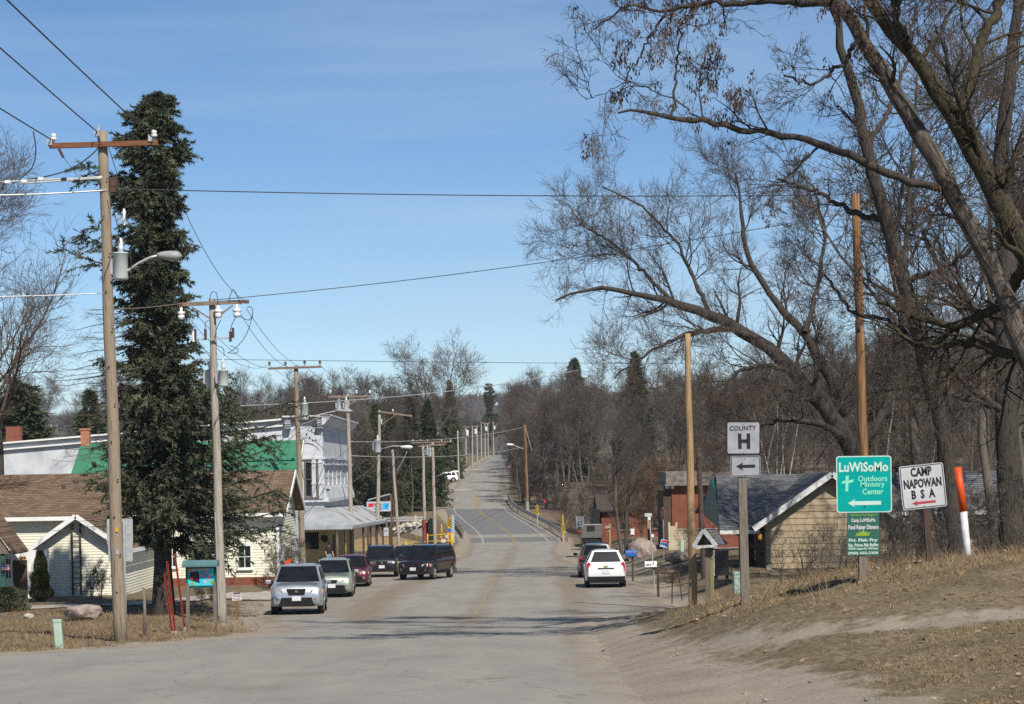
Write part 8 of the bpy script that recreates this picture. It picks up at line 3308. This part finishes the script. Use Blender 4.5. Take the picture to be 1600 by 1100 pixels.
        xx = x0 + 0.30
        kk.box((sg * xx, yf + 0.02 + max(0, xx - (Wd / 2 - 0.30)) * 0.75 + 0.0, hl + 0.0), (0.12, 0.06, 0.11), rot=('Z', sg * R(36)))
        kk.build('indicator', AMBER, ho)
        kk = MB()
        kk.tube([(sg * (Wd / 2 - 0.30), yf + 0.0, gc + 0.24), (sg * (Wd / 2 - 0.30), yf + 0.10, gc + 0.24)], 0.055, 10)
        kk.build('fog_lamp', LENS, root)
        # rear
        kk = MB()
        pts = [(-0.10, -0.20), (0.06, -0.22), (0.09, 0.05), (0.03, 0.22), (-0.06, 0.20), (-0.11, 0.0)]
        z = belt - 0.20
        for dy in (-0.16, 0.025):
            for p, q in pts:
                x = Wd / 2 - 0.17 + p
                kk.v.append((sg * x, yr - 0.02 - max(0, x - (Wd / 2 - 0.2)) * 0.5 + dy - (0.06 if q > 0.1 else 0), z + q))
        n = len(pts)
        kk.face(range(n)); kk.face(range(2 * n - 1, n - 1, -1))
        for i in range(n): kk.face((i, (i + 1) % n, n + (i + 1) % n, n + i))
        kk.build('tail_light', REDL, root)
    kk = MB()
    kk.prism([(-grille[0] / 2, hl - 0.02 + grille[1] / 2), (grille[0] / 2, hl - 0.02 + grille[1] / 2), (grille[0] / 2 - 0.06, hl - 0.02 - grille[1] / 2), (-grille[0] / 2 + 0.06, hl - 0.02 - grille[1] / 2)], yf - 0.012, yf + 0.1)
    go = kk.build('grille', TRIM, root)
    kk = MB()
    kk.lathe([(0.055, 0), (0.06, 0.01)], 12)
    kk.v = [(p[0], yf - 0.02 - p[2], hl + p[1] * 0.6) for p in kk.v]
    kk.build('badge', CHROME, go)
    kk = MB()
    kk.prism([(-0.52, gc + 0.30), (0.52, gc + 0.30), (0.62, gc - 0.01), (-0.62, gc - 0.01)], yf - 0.008, yf + 0.2)
    kk.build('lower_intake', TRIM, root)
    kk = MB()
    kk.box((0, yf - 0.016, gc + 0.27), (0.31, 0.02, 0.16))
    kk.build('licence_plate', PLATE, root)
    kk = MB()
    kk.box((0, yr - 0.06, gc + 0.10), (Wd - 0.18, 0.16, 0.22))
    kk.build('rear_bumper', TRIM, root, bevel=0.03)
    kk = MB()
    kk.box((0, yr + 0.012, belt - 0.42), (0.31, 0.02, 0.15))
    kk.build('licence_plate', PLATE, root)
    kk = MB()
    kk.box((0, yr + 0.014, belt - 0.26), (0.72, 0.03, 0.045))
    kk.build('tailgate_handle', CHROME if not rear_view else TRIM, root, bevel=0.01)
    if rear_view:
        kk = MB()
        kk.box((0, yr - 0.13, gc - 0.02), (Wd - 0.3, 0.3, 0.12))
        kk.build('underbody', TRIM, root)
        kk = MB()
        kk.lathe([(0.09, 0), (0.08, 0.02)], 12)
        kk.v = [(p[0] * 1.1, yr + 0.02 + p[2], belt - 0.16 + p[1] * 0.35) for p in kk.v]
        kk.build('badge', M['yellow'], root)
    for w in ws:
        for sg in (-1, 1): wheel_parts(root, sg * (Wd / 2 - 0.135), w, r, sg)
    return root


def slope_at(y): return math.atan(float((zr(y + 2) - zr(y - 2)) / 4))


def place(o):
    x, y = o.location.x, o.location.y
    o.location.z = float(g(x, y)) + 0.012
    # follow the slope of the street
    s = slope_at(y)
    c, sn = math.cos(o.rotation_euler.z), math.sin(o.rotation_euler.z)
    o.rotation_euler.x = s * c
    o.rotation_euler.y = -s * sn
    return o


SILVER = paint('silver car paint', (0.42, 0.45, 0.50), metal=0.55, rough=0.33)
SAGE = paint('sage green car paint', (0.34, 0.39, 0.31), metal=0.45, rough=0.35)
MAROON = paint('maroon car paint', (0.11, 0.012, 0.022), metal=0.2)
BLACKP = paint('black car paint', (0.010, 0.010, 0.013))
DKBLUE = paint('dark blue car paint', (0.012, 0.016, 0.028))
PLUM = paint('dark plum car paint', (0.012, 0.006, 0.008))
WHITEP = paint('white car paint', (0.76, 0.77, 0.78), rough=0.3, dirt=0.95)
GREENP = paint('dark green grey car paint', (0.020, 0.027, 0.027))


def at_front(px, d, L, Wd):
    p = U(px, 900, d)
    return (p.x, d + L / 2, 0)


place(car('silver sport utility parked first in the row on the left', at_front(457, 75.0, 4.68, 1.89), R(3.0), SILVER, H=1.74, belt=1.10, hood=1.10, nose=0.98, grille=(0.66, 0.22)))
place(car('pale green wagon parked behind the silver car', at_front(514, 90.5, 4.8, 1.77), R(2.5), SAGE, L=4.8, Wd=1.77, H=1.60, hood=0.98, belt=1.02, nose=0.86, gc=0.22, r=0.33, cowl=1.25, wsl=0.95,
          roof_r=0.55, grille=(0.50, 0.14)))
place(car('maroon car parked between the pale green wagon and the black one', at_front(546, 102.5, 4.5, 1.76), R(2), MAROON, L=4.5, Wd=1.76, H=1.50, hood=0.92, belt=0.98, nose=0.82, gc=0.2, r=0.32, rails=False,
          deck=0.75, deck_h=1.0, roof_r=0.6, cat='sedan'))
place(car('black sport utility with open tinted windshield parked beside the plum van', at_front(592, 117.0, 4.6, 1.86), R(4), BLACKP, H=1.70, belt=1.08, hood=1.05, nose=0.95))
place(car('dark blue car mostly hidden behind the black sport utility and plum van', at_front(634, 129.0, 4.6, 1.8), R(-6), DKBLUE, L=4.6, Wd=1.8, H=1.48, hood=0.92, belt=0.98, nose=0.82, gc=0.2, r=0.32,
          rails=False, deck=0.75, deck_h=1.0, roof_r=0.6, cat='sedan'))
vp = U(668, 900, 113.6)
place(car('dark plum minivan pulling out at an angle into the street', (vp.x, 113.6, 0), R(-15), PLUM, L=5.0, Wd=1.88, H=1.80, hood=1.05, belt=1.10, nose=0.92, cowl=1.05, wsl=0.95, roof_r=0.30, cat='minivan',
          wb=2.95))
wv = U(948.5, 900, 96)
place(car('white sport utility seen from behind on the right', (wv.x, 96 + 2.4, 0), R(180 - 1), WHITEP, L=4.78, Wd=1.86, H=1.69, belt=1.12, hood=1.08, nose=0.95, rear_view=True, roof_r=0.50, tint=CGL2, tumble=0.36))
dv = U(934, 900, 110)
place(car('dark green grey sport utility with roof rack ahead of the white one', (dv.x, 110 + 2.4, 0), R(180 - 1), GREENP, L=4.75, Wd=1.86, H=1.74, belt=1.12, hood=1.08, nose=0.95, rear_view=True, roof_r=0.38, tumble=0.33))
fp = G(693, 754)
c = car('small far white car parked off the hill road beyond the bridge', (fp.x, fp.y, fp.z), R(-80), WHITEP, L=4.4, Wd=1.8, H=1.62, belt=1.05, hood=1.02, nose=0.9, rear_view=True)

# ------------------------------------------------------------------ the man on the store porch
D = 129.6
b = B(515, 888, D)
man = thing('person', 'person in a black shirt and blue jeans standing on the store porch', 'person', b, R(35))
import bmesh
hgt = max(min(U(515, 849, D).z - b.z, 1.85), 1.70)
s = hgt / 1.78
J = {'pelvis': (0, 0, 0.95, .135), 'waist': (0, 0.01, 1.12, .125), 'chest': (0, 0.0, 1.32, .15), 'neck0': (0, 0.01, 1.47, .075), 'neck': (0, -0.005, 1.53, .055), 'head0': (0, -0.02, 1.62, .085), 'head': (0, -0.015, 1.70, .09),
     'top': (0, 0, 1.755, .05), 'nose': (0, -0.105, 1.635, .014)}
E = [('pelvis', 'waist'), ('waist', 'chest'), ('chest', 'neck0'), ('neck0', 'neck'), ('neck', 'head0'), ('head0', 'head'), ('head', 'top'), ('head0', 'nose')]
for sg, nm in ((-1, 'r'), (1, 'l')):
    J.update({'sh' + nm: (sg * .185, 0.01, 1.42, .062), 'el' + nm: (sg * .25, 0.03, 1.14, .045), 'wr' + nm: (sg * .235, -0.09, 0.93, .032), 'pa' + nm: (sg * .23, -0.12, 0.86, .034),
              'hip' + nm: (sg * .095, 0, 0.90, .095), 'kn' + nm: (sg * .11, -0.015, 0.50, .062), 'an' + nm: (sg * .12, 0.02, 0.09, .045), 'to' + nm: (sg * .135, -0.14, 0.04, .035)})
    E += [('chest', 'sh' + nm), ('sh' + nm, 'el' + nm), ('el' + nm, 'wr' + nm), ('wr' + nm, 'pa' + nm), ('pelvis', 'hip' + nm), ('hip' + nm, 'kn' + nm), ('kn' + nm, 'an' + nm), ('an' + nm, 'to' + nm)]
    for i in range(4):
        n1, n2 = 'f%d%s' % (i, nm), 'g%d%s' % (i, nm)
        yy = -0.15 + 0.018 * i
        ln = (0.072, 0.08, 0.075, 0.06)[i]
        J[n1] = (sg * (.235), yy, 0.82, .0095)
        J[n2] = (sg * (.228), yy - 0.005, 0.82 - ln, .008)
        E += [('pa' + nm, n1), (n1, n2)]
    J['th' + nm] = (sg * .205, -0.165, 0.85, .010)
    J['tt' + nm] = (sg * .200, -0.175, 0.81, .009)
    E += [('wr' + nm, 'th' + nm), ('th' + nm, 'tt' + nm)]
names = list(J)
me = bpy.data.meshes.new('body')
me.from_pydata([tuple(c * s for c in J[n][:3]) for n in names], [(names.index(a), names.index(b_)) for a, b_ in E], [])
bo = bpy.data.objects.new('tmp_body', me)
COL.objects.link(bo)
sk = bo.modifiers.new('skin', 'SKIN')
lay = me.skin_vertices[0] if me.skin_vertices else None
if lay is None:
    bm = bmesh.new(); bm.from_mesh(me); bm.verts.layers.skin.verify(); bm.to_mesh(me); bm.free()
    lay = me.skin_vertices[0]
for i, n in enumerate(names):
    rr_ = J[n][3] * s
    lay.data[i].radius = (rr_ * (1.25 if n in ('chest', 'pelvis', 'waist') else 1), rr_ * (0.85 if n in ('chest', 'pelvis', 'waist') else 1))
    lay.data[i].use_root = (n == 'pelvis')
sb = bo.modifiers.new('sub', 'SUBSURF')
sb.levels = sb.render_levels = 1
dg = bpy.context.evaluated_depsgraph_get()
ev = bpy.data.meshes.new_from_object(bo.evaluated_get(dg))
bpy.data.objects.remove(bo)
for m_ in ('skin', 'shirt', 'jeans', 'wood_dark'): ev.materials.append(M[m_])
for p in ev.polygons:
    c_ = p.center / s
    mi = 0
    if c_.z < 0.10: mi = 3
    elif c_.z < 1.0 and abs(c_.x) < 0.19 and c_.y > -0.14: mi = 2
    elif c_.z < 1.50 and (abs(c_.x) < 0.19 or c_.z > 1.22): mi = 1
    p.material_index = mi
    p.use_smooth = True
ob = bpy.data.objects.new('body', ev)
COL.objects.link(ob)
ob.parent = man
k = MB()
import itertools
hb_ = []
for i in range(7):
    for j in range(12):
        ph, th = math.pi * 0.56 * i / 6, 2 * math.pi * j / 12
        hb_.append((0.098 * s * math.sin(ph) * math.cos(th), (0.105 * math.sin(ph) * math.sin(th) + 0.012) * s, (1.685 + 0.105 * math.cos(ph)) * s))
k.v = hb_
for i in range(6):
    for j in range(12):
        k.face((i * 12 + j, (i + 1) * 12 + j, (i + 1) * 12 + (j + 1) % 12, i * 12 + (j + 1) % 12))
k.build('hair', M['hair'], man, True)

# ------------------------------------------------------------------ dry grass and weeds
rng = np.random.default_rng(123)


def blades(name, n, xr_, yr_, hmin, hmax, mask, mat, w=0.006, clump=4, label=None):
    x = rng.uniform(xr_[0], xr_[1], n)
    y = rng.uniform(yr_[0], yr_[1], n)
    keep = mask(x, y) > rng.random(n)
    x, y = x[keep], y[keep]
    K = clump
    x = np.repeat(x, K) + rng.normal(size=len(x) * K) * 0.05
    y = np.repeat(y, K) + rng.normal(size=len(y) * K) * 0.05
    z = g(x, y) - 0.01
    m = len(x)
    h = rng.uniform(hmin, hmax, m) * (0.6 + 0.8 * np.clip(hn(x, y, 0.9, 7) * 0.5 + 0.5, 0, 1))
    a = rng.uniform(0, 2 * np.pi, m)
    ln = rng.uniform(0.2, 1.1, m) * h
    tip = np.stack([x + np.cos(a) * ln, y + np.sin(a) * ln, z + h * rng.uniform(0.45, 1.0, m)], 1)
    b_ = rng.uniform(0, np.pi, m)
    ww = w * rng.uniform(0.7, 1.5, m)
    ox, oy = np.cos(b_) * ww, np.sin(b_) * ww
    V = np.stack([np.stack([x - ox, y - oy, z], 1), np.stack([x + ox, y + oy, z], 1), tip], 1).reshape(-1, 3)
    o = link(name, np_mesh(name, V, np.arange(len(V)).reshape(-1, 3)), M[mat])
    return tag(o, label, 'grass', kind='stuff')


def mask_r(x, y):
    off = x - re(y)
    return np.clip((off - 0.4 - 1.6 * (1 - sm(28, 46, y))) / 1.4, 0, 1) * np.clip((path_dist(x, y) - 0.55) / 0.7, 0, 1) * np.clip(0.55 + 0.6 * hn(x, y, 0.7, 3), 0.05, 1)


def mask_l(x, y):
    off = le(y) - x
    return np.clip((off - 0.15) / 0.7, 0, 1) * np.clip(0.6 + 0.6 * hn(x, y, 0.8, 5), 0.05, 1) * (1 - 0.8 * (np.abs(y - 81) < 1.6))


blades('dry_grass', 60000, (1.5, 16), (15, 44), 0.02, 0.085, mask_r, 'grass', 0.0045, 5, 'short dry tan grass covering the bank by the signs')
blades('dry_grass', 9000, (3.5, 14), (33, 50), 0.10, 0.34, lambda x, y: mask_r(x, y) * sm(33, 36, y) * np.clip(0.35 + 0.8 * hn(x, y, 1.3, 6), 0, 1), 'grass', 0.005, 5, 'taller dry grass along the crest of the bank')
blades('dry_grass', 16000, (-22, -5.5), (43, 80), 0.05, 0.20, mask_l, 'grass', 0.007, 5, 'dry tan grass of the verge left of the road')
blades('dry_weeds', 3200, (-22, -6.5), (48, 84), 0.2, 0.55, lambda x, y: mask_l(x, y) * np.clip(hn(x, y, 0.9, 9) * 1.4, 0, 1), 'grass_red', 0.006, 6, 'rusty dry weeds among the verge grass')
blades('dry_grass', 14000, (5, 22), (60, 125), 0.04, 0.12, lambda x, y: np.clip((x - re(y) - 0.8) / 1.2, 0, 1) * 0.8, 'grass', 0.009, 4, 'dry lawn grass between the road and the brick building')
# fallen leaves on the bank
n = 1500
x = rng.uniform(2.5, 15, n)
y = rng.uniform(16, 48, n)
kp = mask_r(x, y) > rng.random(n) * 0.6
x, y = x[kp], y[kp]
z = g(x, y) + rng.uniform(0.01, 0.06, len(x))
a = rng.uniform(0, 6.28, len(x))
sz = rng.uniform(0.018, 0.045, len(x))
P4 = [np.stack([x + np.cos(a + q) * sz, y + np.sin(a + q) * sz, z + rng.normal(size=len(x)) * 0.012], 1) for q in (0, 1.3, 3.14, 4.5)]
V = np.stack(P4, 1).reshape(-1, 3)
tag(link('fallen_leaves', np_mesh('fallen_leaves', V, np.arange(len(V)).reshape(-1, 4)), mk('curled dead leaves', (0.22, 0.14, 0.085), (0.36, 0.27, 0.19), scale=3, rough=0.9)),
    'dead leaves scattered over the grass bank', 'leaves', kind='stuff')

# pebbles on the shoulder and the dirt track
n = 5600
x = rng.uniform(1.0, 14, n)
y = rng.uniform(17, 46, n)
pm_ = np.maximum(1 - sm(0.2, 3.0, np.abs(x - re(y) - 0.9)), 1 - sm(0.2, 1.1, path_dist(x, y)))
kp = (pm_ > rng.random(n)) & (x > re(y) - 0.3)
x, y = x[kp], y[kp]
m = len(x)
s_ = rng.uniform(0.005, 0.016, m) * (1 + (rng.random(m) > 0.96) * 1.6)
z = g(x, y) + s_ * 0.2
D6 = np.array([(1, 0, 0), (-1, 0, 0), (0, 1, 0), (0, -1, 0), (0, 0, 0.7), (0, 0, -0.7)])
V = np.stack([x, y, z], 1)[:, None] + D6[None] * s_[:, None, None] * rng.uniform(0.6, 1.3, (m, 6, 1))
F8 = np.array([(0, 2, 4), (2, 1, 4), (1, 3, 4), (3, 0, 4), (2, 0, 5), (1, 2, 5), (3, 1, 5), (0, 3, 5)])
tag(link('pebbles', np_mesh('pebbles', V.reshape(-1, 3), (np.arange(m)[:, None, None] * 6 + F8[None]).reshape(-1, 3)), mk('grey tan pebbles', (0.34, 0.30, 0.25), (0.17, 0.145, 0.12), scale=7, rough=0.9)),
    'small pebbles on the gravel shoulder and dirt track', 'pebbles', kind='stuff')
